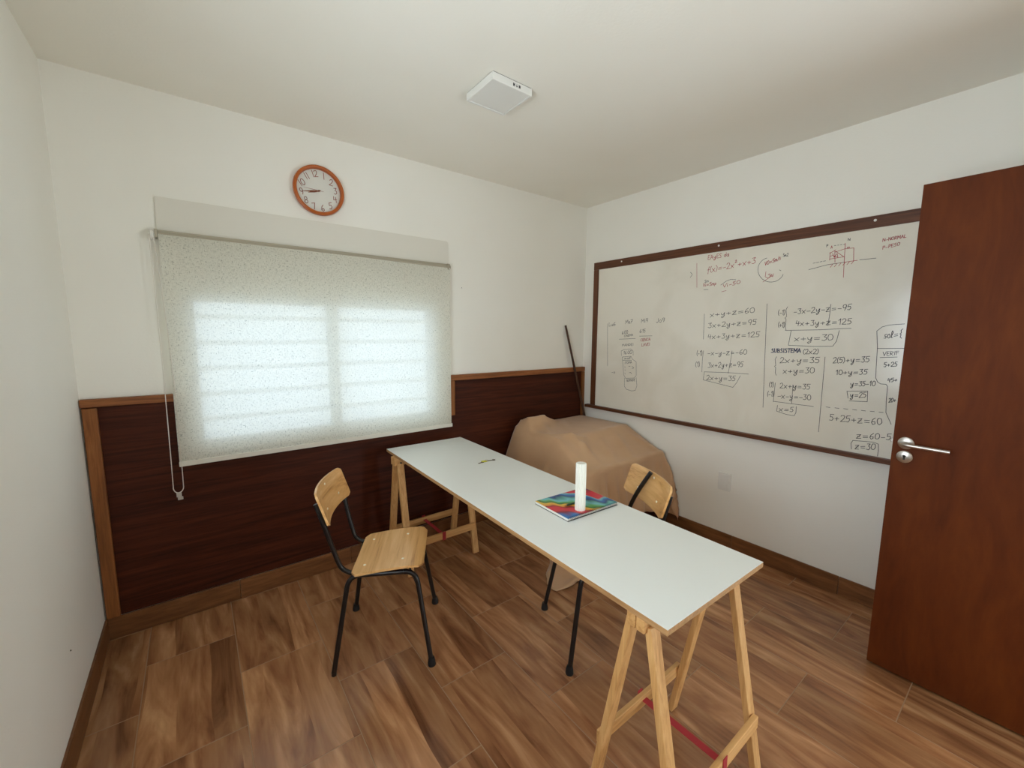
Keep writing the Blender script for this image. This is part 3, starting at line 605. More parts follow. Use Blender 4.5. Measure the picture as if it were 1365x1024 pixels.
STROKES = [
  ('r', [(-1.077, 2.007), (-1.088, 1.837)]),
  ('k', [(-1.033, 1.949), (-1.048, 1.932), (-1.033, 1.912)]),
  ('k', [(-1.139, 1.819), (-1.171, 1.817)]),
  ('k', [(-1.258, 1.84), (-1.292, 1.862), (-1.321, 1.871), (-1.355, 1.866)]),
  ('r', [(-1.266, 1.794), (-1.296, 1.8)]),
  ('k', [(-1.534, 1.981), (-1.523, 1.978), (-1.513, 1.973), (-1.504, 1.966), (-1.497, 1.957), (-1.492, 1.948), (-1.488, 1.937), (-1.487, 1.925), (-1.487, 1.913), (-1.489, 1.9), (-1.494, 1.888), (-1.5, 1.876), (-1.508, 1.865), (-1.517, 1.855), (-1.527, 1.847), (-1.538, 1.84), (-1.55, 1.835), (-1.562, 1.832), (-1.574, 1.831), (-1.586, 1.832), (-1.597, 1.834), (-1.607, 1.839), (-1.615, 1.845), (-1.623, 1.852), (-1.629, 1.861), (-1.633, 1.871)]),
  ('r', [(-1.535, 1.899), (-1.533, 1.867), (-1.551, 1.856), (-1.571, 1.877), (-1.553, 1.883)]),
  ('r', [(-1.522, 1.836), (-1.575, 1.872)]),
  ('k', [(-1.611, 1.9), (-1.619, 1.894)]),
  ('r', [(-1.549, 1.879), (-1.576, 1.863), (-1.579, 1.881)]),
  ('k', [(-1.765, 1.884), (-1.854, 1.901), (-1.929, 1.905)]),
  ('r', [(-1.854, 1.901), (-1.987, 1.908)]),
  ('k', [(-1.997, 1.909), (-2.064, 1.909)]),
  ('r', [(-1.926, 2.007), (-1.933, 1.823)]),
  ('r', [(-1.884, 1.966), (-1.926, 1.977), (-1.966, 1.976), (-1.971, 1.908)]),
  ('r', [(-1.882, 1.975), (-1.888, 1.909)]),
  ('r', [(-1.862, 1.931), (-1.926, 1.935)]),
  ('r', [(-1.886, 1.97), (-1.926, 1.935)]),
  ('r', [(-1.861, 1.968), (-1.862, 1.925)]),
  ('r', [(-1.873, 1.96), (-1.882, 1.938), (-1.894, 1.957), (-1.899, 1.936), (-1.878, 1.947)]),
  ('k', [(-1.878, 2.002), (-1.885, 2.002)]),
  ('k', [(-1.784, 1.918), (-1.795, 1.919)]),
  ('k', [(-1.892, 2.002), (-1.899, 2.002)]),
  ('k', [(-1.8, 1.92), (-1.811, 1.921)]),
  ('k', [(-1.905, 2.002), (-1.912, 2.002)]),
  ('k', [(-1.817, 1.921), (-1.827, 1.923)]),
  ('k', [(-1.919, 2.001), (-1.925, 2.002)]),
  ('k', [(-1.833, 1.923), (-1.843, 1.924)]),
  ('r', [(-1.878, 1.9), (-1.868, 1.885)]),
  ('r', [(-1.897, 1.901), (-1.887, 1.886)]),
  ('r', [(-1.916, 1.903), (-1.906, 1.888)]),
  ('r', [(-1.935, 1.904), (-1.925, 1.889)]),
  ('r', [(-1.953, 1.905), (-1.943, 1.89)]),
  ('r', [(-1.971, 1.906), (-1.962, 1.892)]),
  ('r', [(-1.859, 1.962), (-1.886, 1.978)]),
  ('r', [(-1.861, 1.945), (-1.877, 1.951)]),
  ('k', [(-0.291, 1.593), (-0.307, 1.225)]),
  ('k', [(-0.423, 1.46), (-0.586, 1.469)]),
  ('k', [(-0.624, 1.488), (-0.741, 1.492)]),
  ('k', [(-0.453, 1.323), (-0.448, 1.361), (-0.478, 1.375), (-0.546, 1.382), (-0.569, 1.366), (-0.571, 1.329)]),
  ('k', [(-0.462, 1.311), (-0.549, 1.322), (-0.565, 1.298), (-0.603, 1.278), (-0.609, 1.164), (-0.587, 1.143), (-0.505, 1.133), (-0.484, 1.16), (-0.462, 1.311)]),
  ('k', [(-0.467, 1.283), (-0.558, 1.289)]),
  ('k', [(-0.492, 1.233), (-0.495, 1.221)]),
  ('k', [(-0.494, 1.208), (-0.497, 1.196)]),
  ('k', [(-0.495, 1.18), (-0.498, 1.167)]),
  ('k', [(-0.53, 1.236), (-0.545, 1.238)]),
  ('k', [(-0.564, 1.238), (-0.583, 1.227), (-0.565, 1.22)]),
  ('k', [(-0.537, 1.183), (-0.552, 1.187), (-0.564, 1.176)]),
  ('k', [(-0.493, 1.135), (-0.495, 1.065), (-0.517, 1.041), (-0.571, 1.033), (-0.607, 1.042), (-0.62, 1.084), (-0.609, 1.151)]),
  ('k', [(-1.155, 1.649), (-1.157, 1.558), (-1.159, 1.472)]),
  ('k', [(-1.165, 1.39), (-1.161, 1.324), (-1.163, 1.239)]),
  ('k', [(-1.363, 1.397), (-1.358, 1.335), (-1.348, 1.244)]),
  ('k', [(-1.181, 1.241), (-1.344, 1.248), (-1.479, 1.249)]),
  ('k', [(-1.181, 1.241), (-1.176, 1.183), (-1.385, 1.151), (-1.408, 1.186), (-1.428, 1.234)]),
  ('k', [(-1.556, 1.699), (-1.569, 1.346), (-1.581, 1.043)]),
  ('k', [(-1.672, 1.675), (-1.665, 1.658), (-1.671, 1.617), (-1.663, 1.608), (-1.67, 1.599), (-1.669, 1.554), (-1.675, 1.533)]),
  ('k', [(-1.888, 1.679), (-1.887, 1.619), (-1.884, 1.56)]),
  ('k', [(-1.67, 1.533), (-1.837, 1.536), (-1.991, 1.544)]),
  ('k', [(-1.702, 1.531), (-1.694, 1.443), (-1.826, 1.44), (-1.916, 1.444), (-1.931, 1.472), (-1.939, 1.532)]),
  ('k', [(-1.635, 1.371), (-1.628, 1.354), (-1.634, 1.317), (-1.628, 1.31), (-1.635, 1.303), (-1.635, 1.27), (-1.642, 1.255)]),
  ('k', [(-1.885, 1.381), (-1.887, 1.19), (-1.889, 0.942)]),
  ('k', [(-2.01, 1.157), (-2.002, 1.196), (-2.091, 1.207), (-2.094, 1.149), (-2.016, 1.143)]),
  ('k', [(-1.64, 1.207), (-1.639, 1.162), (-1.638, 1.086)]),
  ('k', [(-1.737, 1.205), (-1.739, 1.091)]),
  ('k', [(-1.637, 1.09), (-1.758, 1.088), (-1.852, 1.088)]),
  ('k', [(-1.663, 1.068), (-1.661, 1.03), (-1.715, 1.018), (-1.758, 1.017), (-1.766, 1.038), (-1.765, 1.075)]),
  ('k', [(-1.913, 1.094), (-1.932, 1.093)]),
  ('k', [(-1.955, 1.095), (-1.974, 1.094)]),
  ('k', [(-1.995, 1.096), (-2.014, 1.096)]),
  ('k', [(-2.035, 1.097), (-2.053, 1.097)]),
  ('k', [(-2.073, 1.098), (-2.091, 1.098)]),
  ('k', [(-2.111, 1.099), (-2.128, 1.1)]),
  ('k', [(-2.147, 1.1), (-2.164, 1.101)]),
  ('k', [(-2.206, 1.565), (-2.147, 1.56), (-2.12, 1.55), (-2.101, 1.529), (-2.111, 1.441), (-2.115, 1.336), (-2.118, 1.281), (-2.128, 1.259), (-2.141, 1.251), (-2.162, 1.251), (-2.169, 1.241), (-2.171, 1.162), (-2.175, 1.102), (-2.201, 1.043)]),
  ('k', [(-2.111, 1.437), (-2.215, 1.441)]),
  ('k', [(-2.126, 1.39), (-2.193, 1.396)]),
  ('k', [(-2.048, 0.875), (-2.044, 0.907), (-2.051, 0.925), (-2.138, 0.934), (-2.159, 0.928), (-2.162, 0.9), (-2.162, 0.862)]),
]

PEN = 0.0030
for text, colr, (ya, za, yb, zb), hgt in WRITING:
    st, wd = layout(text); A = Vector((-0.0180, ya, za)); B = Vector((-0.0180, yb, zb)); ex = (B - A) / wd
    jit = lambda: random.uniform(-0.03, 0.03)
    st = [[(a + jit(), b + jit()) for a, b in q] for q in st]
    MB().ribbon(st, PEN * (1.5 if colr == 'b' else 1.0 if hgt > 0.02 else 0.8), A, ex, Vector((0, 0.0, hgt)), (-1, 0, 0)).build('handwriting', M['ink_' + colr], wbd)
for colr, pts in STROKES:
    MB().ribbon([pts], PEN * 0.85, (-0.0182, 0, 0), (0, 1, 0), (0, 0, 1), (-1, 0, 0)).build('marker_stroke', M['ink_' + colr], wbd)

# ------------------------------------------------------------------ outlet plate
op = empty('outlet_plate', (W, -1.367, 0.482)); tag(op, 'blank white outlet plate low on the wall under the whiteboard', 'outlet')
bx('plate', M['white_plastic'], op, -0.009, -0.0005, -0.043, 0.043, -0.063, 0.063, bevel=0.003)
bx('insert', M['white_plastic'], op, -0.0105, -0.008, -0.026, 0.026, -0.050, 0.050, bevel=0.001)

# ------------------------------------------------------------------ door
DW = 0.80
dr = empty('door_1', (2.8157, -2.296, 0)); tag(dr, 'reddish-brown wooden door standing open', None, kind='structure')
bx('leaf', M['door'], dr, 0, 0.035, -DW, 0, 0.010, 2.110, bevel=0.0015)
hz, hy = 1.052, -0.043
hd = MB().lathe([(0.024, -0.0095), (0.026, -0.008), (0.026, 0.0)], 32, 'x', (0, hy, hz)).build('rosette', M['steel'], dr, smooth=True)
m = MB(); m.tube(arc([(-0.006, hy, hz), (-0.05, hy, hz), (-0.05, hy - 0.135, hz - 0.002)], 0.012), 0.0085, 14); m.build('lever', M['steel'], dr, smooth=True)
es = MB().lathe([(0.024, -0.0085), (0.026, -0.007), (0.026, 0.0)], 32, 'x', (0, hy, hz - 0.060)).build('escutcheon', M['steel'], dr, smooth=True)
m = MB(); m.box(-0.0095, -0.008, hy - 0.0035, hy + 0.0035, hz - 0.072, hz - 0.056); m.lathe([(0.0055, -0.0095), (0.0055, -0.008)], 14, 'x', (0, hy, hz - 0.056)); m.build('keyhole', M['dark_gap'], es)
bx('latch_bolt', M['steel'], dr, 0.011, 0.024, -0.001, 0.009, hz - 0.008, hz + 0.010, bevel=0.002)
for z in (0.25, 1.06, 1.88): MB().tube([(-0.006, -DW - 0.004, z - 0.05), (-0.006, -DW - 0.004, z + 0.05)], 0.006, 12).build('hinge', M['steel'], dr, smooth=True)

# ------------------------------------------------------------------ trestles and table top
def trestle(name, yc, xl, xr, label, z1=0.7315):
    t = empty(name, ((xl + xr) / 2, yc, 0)); tag(t, label, 'trestle', 'pine trestles under the white table top')
    hx = (xr - xl) / 2
    for sgn in (-1, 1):
        bx('ridge_rail', M['pine']['x'], t, -hx - 0.035, hx + 0.035, sgn * 0.0155 - 0.0145, sgn * 0.0155 + 0.0145, z1 - 0.05, z1, bevel=0.003)
        for xx in (-hx, hx):
            m = MB(); m.bar((xx, sgn * 0.030, z1 - 0.036), (xx, sgn * 0.158, 0.006), 0.042, 0.021, up=(0, 1, 0))
            o = m.build('leg', M['pine']['z'], t, bevel=0.0025)
        ys = sgn * (0.158 - 0.128 * 0.195 / 0.69) + sgn * 0.0205
        bx('stretcher', M['pine']['x'], t, -hx - 0.002, hx + 0.002, ys - 0.009, ys + 0.009, 0.172, 0.216, bevel=0.0025)
    m = MB(); yb = 0.158 - 0.128 * 0.195 / 0.69 + 0.031
    m.bar((0.0, -yb, 0.200), (0.0, yb, 0.200), 0.024, 0.0025); m.bar((0, -yb, 0.224), (0, -yb, 0.168), 0.0025, 0.024, up=(1, 0, 0)); m.bar((0, yb, 0.224), (0, yb, 0.168), 0.0025, 0.024, up=(1, 0, 0))
    m.build('strap', M['red_strap'], t)
    for xx in (-hx, hx):
        for sgn in (-1, 1): MB().lathe([(0.006, 0), (0.006, 0.004), (0.002, 0.006)] if sgn > 0 else [(0.002, -0.006), (0.006, -0.004), (0.006, 0)], 10, 'y', (xx, sgn * 0.044, z1 - 0.03)).build('bolt', M['dark_gap'], t)
    return t
trestle('trestle', -0.243, 1.405, 1.878, 'pine trestle beside the wainscot at the window end of the table')
trestle('trestle', -2.046, 1.400, 1.872, 'pine trestle with red strap at the door end of the table')
tt = empty('table_top', (1.388, -0.095, 0.75), -0.0177); tag(tt, 'long white laminate table top resting on two pine trestles', 'table')
TLn, TWd = 2.058, 0.5485
bx('core', M['edge_band'], tt, 0, TWd, -TLn, 0, -0.018, -0.0011)
bx('laminate', M['white_top'], tt, 0.0002, TWd - 0.0002, -TLn + 0.0002, -0.0002, -0.0011, 0.0)

# ------------------------------------------------------------------ chairs
def slab_curved(name, mat, par, fn, nu, nv, th, corner, hu, hv):
    """bent plywood sheet: fn(u, v) -> point and normal, rounded-corner outline"""
    m = MB(); top = []; bot = []
    for j in range(nv + 1):
        rt, rb_ = [], []
        v = -hv + 2 * hv * j / nv
        lim = hu
        dv = abs(v) - (hv - corner)
        if dv > 0: lim = hu - corner + math.sqrt(max(0, corner ** 2 - dv ** 2))
        for i in range(nu + 1):
            u = lim * (-1 + 2 * i / nu); p_, n_ = fn(u, v); rt.append(m.bm.verts.new(p_ + n_ * th / 2)); rb_.append(m.bm.verts.new(p_ - n_ * th / 2))
        top.append(rt); bot.append(rb_)
    for j in range(nv):
        for i in range(nu):
            m.bm.faces.new((top[j][i], top[j][i + 1], top[j + 1][i + 1], top[j + 1][i])); m.bm.faces.new((bot[j][i], bot[j + 1][i], bot[j + 1][i + 1], bot[j][i + 1]))
    for i in range(nu):
        m.bm.faces.new((top[0][i], bot[0][i], bot[0][i + 1], top[0][i + 1])); m.bm.faces.new((top[nv][i], top[nv][i + 1], bot[nv][i + 1], bot[nv][i]))
    for j in range(nv):
        m.bm.faces.new((top[j][0], top[j + 1][0], bot[j + 1][0], bot[j][0])); m.bm.faces.new((top[j][nu], bot[j][nu], bot[j + 1][nu], top[j + 1][nu]))
    return m.build(name, mat, par, smooth=True, angle=45)

def seat_z(x):   # front-to-back profile of the seat
    t = (x + 0.135) / 0.315
    return 0.441 + 0.030 * t - 0.010 * math.sin(PI * min(1, t * 1.0)) * 0.0 + 0.006 * math.sin(PI * t) - 0.010 * max(0, (t - 0.85) / 0.15) ** 2
def seat_fn(u, v):
    x = 0.0225 + v; e = 0.004; s0, s1 = seat_z(x - e), seat_z(x + e)
    n = Vector((-(s1 - s0) / (2 * e), 0, 1)).normalized(); return Vector((x, u, seat_z(x) - 0.006 + 0.010 * (u / 0.19) ** 2 * 0.3)), n
def back_fn(u, v):
    z = 0.745 + v * 0.95; d = 0.235 + v * 0.32 + 0.030 * (1 - (u / 0.19) ** 2)
    n = Vector((1, -0.06 * u / 0.0361, 0.30)).normalized(); return Vector((-d, u, z)), n

def chair(name, loc, rz, label, caps=(1, 1, 1, 1), odd_tube=False):
    c = empty(name, loc, rz); tag(c, label, 'chair', 'school chairs with plywood seats')
    slab_curved('seat', M['ply_x'], c, seat_fn, 16, 16, 0.011, 0.030, 0.19, 0.1575)
    slab_curved('backrest', M['ply_x'], c, back_fn, 20, 14, 0.010, 0.020, 0.192, 0.0775)
    i = 0
    for sd in (-1, 1):
        top = 0.165 * sd; ft = 0.221 * sd; fx = 0.212
        path = arc([(-fx, ft, 0.012), (-0.146, top, 0.430), (0.146, top, 0.430), (fx, ft, 0.012)], 0.055)
        n = len(path); mid = n // 2
        MB().tube(path[:mid + 1], 0.011, 12).build('leg', M['black'], c, smooth=True)
        MB().tube(path[mid:], 0.011, 12).build('leg', M['black'], c, smooth=True)
        for xx in (-fx, fx):
            if caps[i]:
                MB().lathe([(0.017, 0.0), (0.018, 0.004), (0.0165, 0.022), (0.0135, 0.034), (0.0125, 0.038)], 16, 'z', (xx, ft, 0)).build('foot_cap', M['rubber'], c, smooth=True)
            else: MB().lathe([(0.011, 0.0005), (0.011, 0.016)], 14, 'z', (xx, ft, 0)).build('foot_end', M['black'], c, smooth=True)
            i += 1
        a = 0.143 * sd
        if odd_tube and sd < 0:
            up = [(0.06, a, 0.423), (-0.12, a, 0.421), (-0.165, a * 0.9, 0.45), (-0.185, -0.098, 0.56), (-0.198, -0.062, 0.66), (-0.226, -0.038, 0.74), (-0.264, -0.010, 0.824)]
        else:
            up = [(0.06, a, 0.423), (-0.125, a, 0.421), (-0.182, a, 0.450), (-0.212, a * 1.08, 0.56), (-0.236, a * 1.2, 0.67), (-0.266, a * 1.2, 0.772)]
        MB().tube(arc(up, 0.05), 0.0105, 12).build('back_tube', M['black'], c, smooth=True)
    for xx in (0.095, -0.095): MB().tube([(xx, -0.165, 0.424), (xx, 0.165, 0.424)], 0.008, 10).build('cross_bar', M['black'], c, smooth=True)
    for sd in (-1, 1): MB().tube([(0.172, 0.182 * sd, 0.315), (0.095, 0.06 * sd, 0.420)], 0.0045, 8).build('brace', M['black'], c, smooth=True)
    for (x, y) in ((-0.085, -0.12), (-0.085, 0.12), (0.085, -0.12), (0.085, 0.12)):
        p_, n_ = seat_fn(y, x - 0.0225); MB().lathe([(0.0062, 0.0), (0.0062, 0.0018), (0.003, 0.0035)], 12, 'z', p_ + n_ * 0.0055).build('screw', M['screw'], c, smooth=True)
    for (u, v) in ((0.0, 0.055), (0.095, -0.032), (-0.095, -0.032)):
        p_, n_ = back_fn(u, v); MB().lathe([(0.0062, 0.0), (0.0062, 0.0018), (0.003, 0.0035)], 12, 'x', p_ + n_ * 0.005).build('screw', M['screw'], c, smooth=True)
    return c
chair('school_chair', (1.1185, -0.803, 0), math.atan2(-0.484, 0.875), 'plywood school chair standing in front of the window with seat fully visible', caps=(0, 1, 1, 1))
chair('school_chair', (1.9543, -1.4143, 0), math.atan2(0.459, -0.888), 'plywood school chair tucked behind the table below the whiteboard', odd_tube=True)

# ------------------------------------------------------------------ covered furniture in the corner
CLOTH_SHAPE = (60, 70)
CLOTH_POINTS = [
    20236, -10517, 60, 20505, -10562, 60, 20768, -10608, 60, 21029, -10654, 64, 21277, -10687, 88, 21519, -10708, 108, 21685, -10626, 60, 21856, -10522, 60, 22056, -10504, 60, 22210, -10451, 60,
    22366, -10409, 60, 22525, -10377, 60, 22686, -10341, 60, 22769, -10225, 144, 22816, -10061, 251, 22914, -9894, 366, 24939, -9733, 484, 25074, -9585, 609, 25238, -9465, 737, 25427, -9414, 869,
    25574, -9499, 987, 25582, -9704, 1084, 25584, -9908, 1186, 25747, -9982, 1289, 25952, -9864, 1370, 26047, -9648, 1428, 26046, -9425, 1480, 26182, -9243, 1540, 26402, -9256, 1602, 26580, -9443, 1649,
    26612, -9676, 1691, 26782, -9883, 1735, 27007, -9918, 1766, 27146, -9761, 1783, 27231, -9554, 1800, 27442, -9456, 1824, 27669, -9408, 1833, 27792, -9562, 1829, 27986, -9621, 1834, 28215, -9567, 1842,
    28436, -9489, 1849, 28620, -9367, 1862, 28808, -9270, 1881, 29035, -9326, 1885, 29261, -9408, 1878, 29434, -9595, 1872, 29652, -9697, 1869, 29868, -9635, 1870, 30024, -9465, 1883, 30253, -9451, 1875,
    30471, -9487, 1858, 30603, -9662, 1846, 30805, -9764, 1832, 31027, -9714, 1813, 31153, -9533, 1796, 31352, -9449, 1778, 31579, -9490, 1749, 31754, -9676, 1713, 31783, -9911, 1678, 31914, -10139, 1642,
    32135, -10256, 1590, 32294, -10180, 1524, 32307, -9965, 1476, 32411, -9819, 1423, 32623, -9929, 1340, 32835, -10067, 1259, 33009, -10069, 1161, 33188, -10215, 1057, 33173, -10414, 948, 33018, -10515, 848,
    20174, -10300, 60, 20440, -10346, 60, 20708, -10394, 60, 20976, -10443, 68, 21219, -10482, 153, 21464, -10529, 236, 21722, -10599, 270, 21981, -10679, 202, 22199, -10705, 116, 22402, -10669, 68,
    22568, -10628, 93, 22713, -10574, 151, 22800, -10481, 228, 22805, -10326, 332, 22797, -10150, 441, 22839, -9969, 554, 22953, -9798, 669, 24968, -9642, 791, 25121, -9514, 917, 25306, -9440, 1048,
    25487, -9453, 1172, 25566, -9616, 1279, 25544, -9828, 1378, 25663, -9957, 1483, 25875, -9896, 1572, 26017, -9697, 1637, 26021, -9473, 1690, 26129, -9269, 1749, 26346, -9241, 1809, 26545, -9392, 1860,
    26590, -9625, 1903, 26750, -9837, 1947, 26977, -9894, 1980, 27134, -9756, 1999, 27216, -9550, 2015, 27425, -9445, 2037, 27653, -9413, 2048, 27778, -9568, 2045, 27977, -9618, 2051, 28206, -9550, 2057,
    28432, -9496, 2065, 28633, -9400, 2075, 28806, -9280, 2092, 29035, -9318, 2099, 29261, -9405, 2094, 29435, -9590, 2088, 29654, -9688, 2086, 29874, -9638, 2086, 30034, -9472, 2094, 30263, -9437, 2089,
    30481, -9480, 2074, 30615, -9655, 2062, 30822, -9747, 2048, 31043, -9694, 2029, 31173, -9516, 2011, 31378, -9441, 1991, 31605, -9493, 1961, 31765, -9694, 1927, 31801, -9930, 1892, 31963, -10140, 1853,
    32186, -10223, 1798, 32338, -10137, 1732, 32349, -9925, 1683, 32494, -9839, 1622, 32706, -9976, 1538, 32900, -10026, 1449, 33110, -10124, 1353, 33215, -10328, 1246, 33121, -10488, 1141, 32930, -10493, 1043,
    20142, -10084, 60, 20390, -10130, 60, 20649, -10181, 60, 20906, -10235, 60, 21180, -10293, 73, 21440, -10353, 135, 21678, -10400, 220, 21935, -10483, 280, 22195, -10609, 304, 22455, -10742, 274,
    22679, -10775, 256, 22837, -10718, 313, 22875, -10589, 413, 22850, -10424, 521, 22818, -10247, 631, 22811, -10059, 745, 22872, -9876, 859, 24879, -9704, 977, 25013, -9563, 1100, 25190, -9465, 1229,
    25381, -9438, 1354, 25521, -9540, 1469, 25521, -9741, 1571, 25594, -9905, 1676, 25792, -9910, 1771, 25975, -9745, 1844, 26009, -9520, 1900, 26084, -9303, 1957, 26292, -9230, 2017, 26504, -9341, 2069,
    26573, -9574, 2114, 26720, -9789, 2159, 26946, -9867, 2194, 27117, -9748, 2214, 27203, -9544, 2230, 27408, -9435, 2252, 27635, -9418, 2262, 27764, -9570, 2260, 27970, -9607, 2267, 28195, -9518, 2271,
    28423, -9487, 2281, 28636, -9417, 2290, 28807, -9294, 2306, 29034, -9311, 2314, 29259, -9401, 2309, 29436, -9581, 2304, 29656, -9675, 2302, 29878, -9631, 2302, 30045, -9472, 2307, 30271, -9424, 2304,
    30488, -9473, 2289, 30627, -9645, 2277, 30839, -9728, 2263, 31058, -9670, 2244, 31193, -9497, 2225, 31402, -9432, 2205, 31628, -9499, 2174, 31771, -9710, 2140, 31825, -9946, 2104, 32013, -10133, 2063,
    32232, -10182, 2006, 32377, -10089, 1939, 32402, -9885, 1888, 32581, -9861, 1818, 32793, -10001, 1733, 32987, -10060, 1644, 33180, -10208, 1542, 33201, -10427, 1435, 33045, -10528, 1335, 32839, -10434, 1238,
    20174, -9865, 60, 20395, -9918, 60, 20633, -9971, 60, 20875, -10032, 60, 21130, -10087, 60, 21398, -10165, 61, 21662, -10252, 88, 21921, -10346, 138, 22180, -10456, 184, 22364, -10533, 341,
    22588, -10667, 447, 22828, -10770, 522, 22941, -10689, 608, 22942, -10533, 710, 22895, -10355, 819, 22845, -10163, 936, 22840, -9971, 1052, 22923, -9782, 1171, 24919, -9620, 1290, 25080, -9501, 1416,
    25270, -9446, 1541, 25451, -9472, 1660, 25524, -9635, 1767, 25543, -9828, 1873, 25708, -9900, 1973, 25917, -9786, 2053, 26013, -9569, 2112, 26050, -9345, 2169, 26238, -9222, 2226, 26458, -9295, 2280,
    26563, -9519, 2327, 26690, -9739, 2374, 26915, -9836, 2410, 27097, -9735, 2432, 27189, -9534, 2446, 27391, -9424, 2467, 27617, -9418, 2477, 27751, -9569, 2478, 27964, -9590, 2485, 28185, -9480, 2486,
    28412, -9468, 2498, 28633, -9421, 2507, 28808, -9301, 2519, 29032, -9303, 2529, 29257, -9395, 2525, 29437, -9570, 2521, 29658, -9659, 2520, 29881, -9617, 2520, 30053, -9464, 2521, 30278, -9410, 2519,
    30493, -9466, 2506, 30640, -9632, 2495, 30856, -9706, 2480, 31073, -9644, 2461, 31211, -9474, 2440, 31426, -9422, 2419, 31649, -9506, 2389, 31768, -9727, 2355, 31854, -9960, 2320, 32062, -10114, 2277,
    32273, -10129, 2216, 32413, -10031, 2148, 32465, -9848, 2088, 32665, -9881, 2014, 32876, -10022, 1931, 33079, -10073, 1839, 33220, -10276, 1736, 33151, -10477, 1631, 32956, -10503, 1532, 32748, -10363, 1436,
    20279, -9652, 60, 20474, -9708, 60, 20684, -9764, 60, 20906, -9825, 60, 21138, -9890, 60, 21381, -9969, 60, 21632, -10063, 60, 21894, -10174, 75, 22145, -10284, 147, 22361, -10384, 291,
    22533, -10477, 467, 22647, -10608, 663, 22834, -10667, 800, 22941, -10597, 908, 22950, -10450, 1013, 22906, -10265, 1126, 22860, -10071, 1243, 22874, -9875, 1363, 22990, -9692, 1481, 24980, -9539, 1605,
    25164, -9456, 1729, 25360, -9435, 1849, 25490, -9547, 1960, 25511, -9740, 2067, 25634, -9864, 2170, 25848, -9809, 2258, 25990, -9614, 2322, 26026, -9389, 2379, 26186, -9226, 2435, 26410, -9258, 2489,
    26551, -9463, 2537, 26662, -9687, 2585, 26883, -9800, 2624, 27076, -9719, 2647, 27174, -9523, 2661, 27375, -9412, 2682, 27600, -9416, 2692, 27740, -9562, 2694, 27959, -9569, 2701, 28174, -9448, 2700,
    28401, -9441, 2713, 28627, -9417, 2723, 28808, -9303, 2734, 29030, -9295, 2745, 29254, -9388, 2740, 29439, -9556, 2737, 29660, -9640, 2736, 29883, -9599, 2735, 30060, -9451, 2736, 30285, -9397, 2735,
    30499, -9457, 2721, 30653, -9617, 2710, 30872, -9682, 2696, 31088, -9617, 2676, 31231, -9451, 2654, 31449, -9412, 2634, 31667, -9516, 2603, 31765, -9742, 2568, 31890, -9964, 2534, 32109, -10083, 2487,
    32306, -10064, 2423, 32438, -9958, 2353, 32535, -9815, 2287, 32748, -9898, 2212, 32951, -9978, 2126, 33160, -10105, 2035, 33220, -10337, 1929, 33073, -10473, 1827, 32866, -10386, 1727, 32659, -10282, 1633,
    20446, -9436, 60, 20610, -9503, 60, 20797, -9560, 60, 20995, -9621, 60, 21201, -9691, 60, 21419, -9775, 60, 21644, -9872, 60, 21882, -9985, 63, 22080, -10092, 204, 22222, -10190, 394,
    22355, -10297, 587, 22463, -10434, 774, 22640, -10536, 949, 22814, -10569, 1091, 22920, -10505, 1210, 22938, -10358, 1324, 22906, -10173, 1437, 22878, -9972, 1559, 22920, -9772, 1678, 24897, -9589, 1801,
    25060, -9468, 1921, 25257, -9422, 2043, 25432, -9471, 2156, 25500, -9638, 2265, 25570, -9803, 2372, 25769, -9816, 2467, 25953, -9656, 2536, 26010, -9433, 2593, 26139, -9242, 2648, 26361, -9232, 2704,
    26534, -9408, 2751, 26636, -9632, 2801, 26850, -9762, 2841, 27053, -9699, 2865, 27159, -9509, 2878, 27359, -9399, 2899, 27584, -9409, 2908, 27730, -9550, 2914, 27953, -9546, 2920, 28164, -9416, 2917,
    28391, -9409, 2930, 28619, -9407, 2942, 28806, -9301, 2950, 29028, -9286, 2961, 29252, -9379, 2957, 29441, -9539, 2956, 29663, -9619, 2955, 29886, -9578, 2954, 30066, -9435, 2952, 30292, -9383, 2952,
    30505, -9445, 2939, 30667, -9598, 2929, 30888, -9656, 2915, 31102, -9587, 2894, 31251, -9426, 2871, 31473, -9402, 2849, 31683, -9525, 2819, 31771, -9754, 2786, 31931, -9956, 2751, 32154, -10036, 2700,
    32333, -9982, 2631, 32443, -9853, 2554, 32607, -9791, 2487, 32823, -9908, 2412, 33032, -9988, 2329, 33210, -10160, 2233, 33174, -10378, 2127, 32973, -10401, 2024, 32780, -10235, 1917, 32580, -10213, 1839,
    20644, -9226, 60, 20783, -9303, 60, 20963, -9358, 60, 21143, -9422, 60, 21328, -9495, 61, 21519, -9583, 63, 21718, -9685, 68, 21920, -9803, 124, 21975, -9909, 325, 22044, -10028, 515,
    22155, -10143, 707, 22282, -10260, 898, 22448, -10374, 1077, 22631, -10462, 1244, 22797, -10484, 1389, 22899, -10413, 1516, 22923, -10257, 1632, 22904, -10059, 1751, 22896, -9858, 1872, 22986, -9658, 1995,
    24967, -9499, 2114, 25158, -9428, 2236, 25352, -9422, 2350, 25474, -9549, 2461, 25526, -9725, 2568, 25694, -9799, 2669, 25901, -9688, 2746, 25996, -9473, 2804, 26098, -9267, 2859, 26314, -9218, 2916,
    26508, -9360, 2963, 26610, -9581, 3013, 26818, -9721, 3054, 27028, -9677, 3081, 27144, -9494, 3094, 27343, -9386, 3114, 27568, -9399, 3124, 27722, -9534, 3130, 27947, -9521, 3136, 28155, -9386, 3132,
    28382, -9377, 3144, 28610, -9392, 3158, 28804, -9298, 3166, 29025, -9278, 3177, 29249, -9368, 3173, 29444, -9518, 3172, 29666, -9595, 3172, 29889, -9557, 3170, 30073, -9418, 3168, 30299, -9369, 3168,
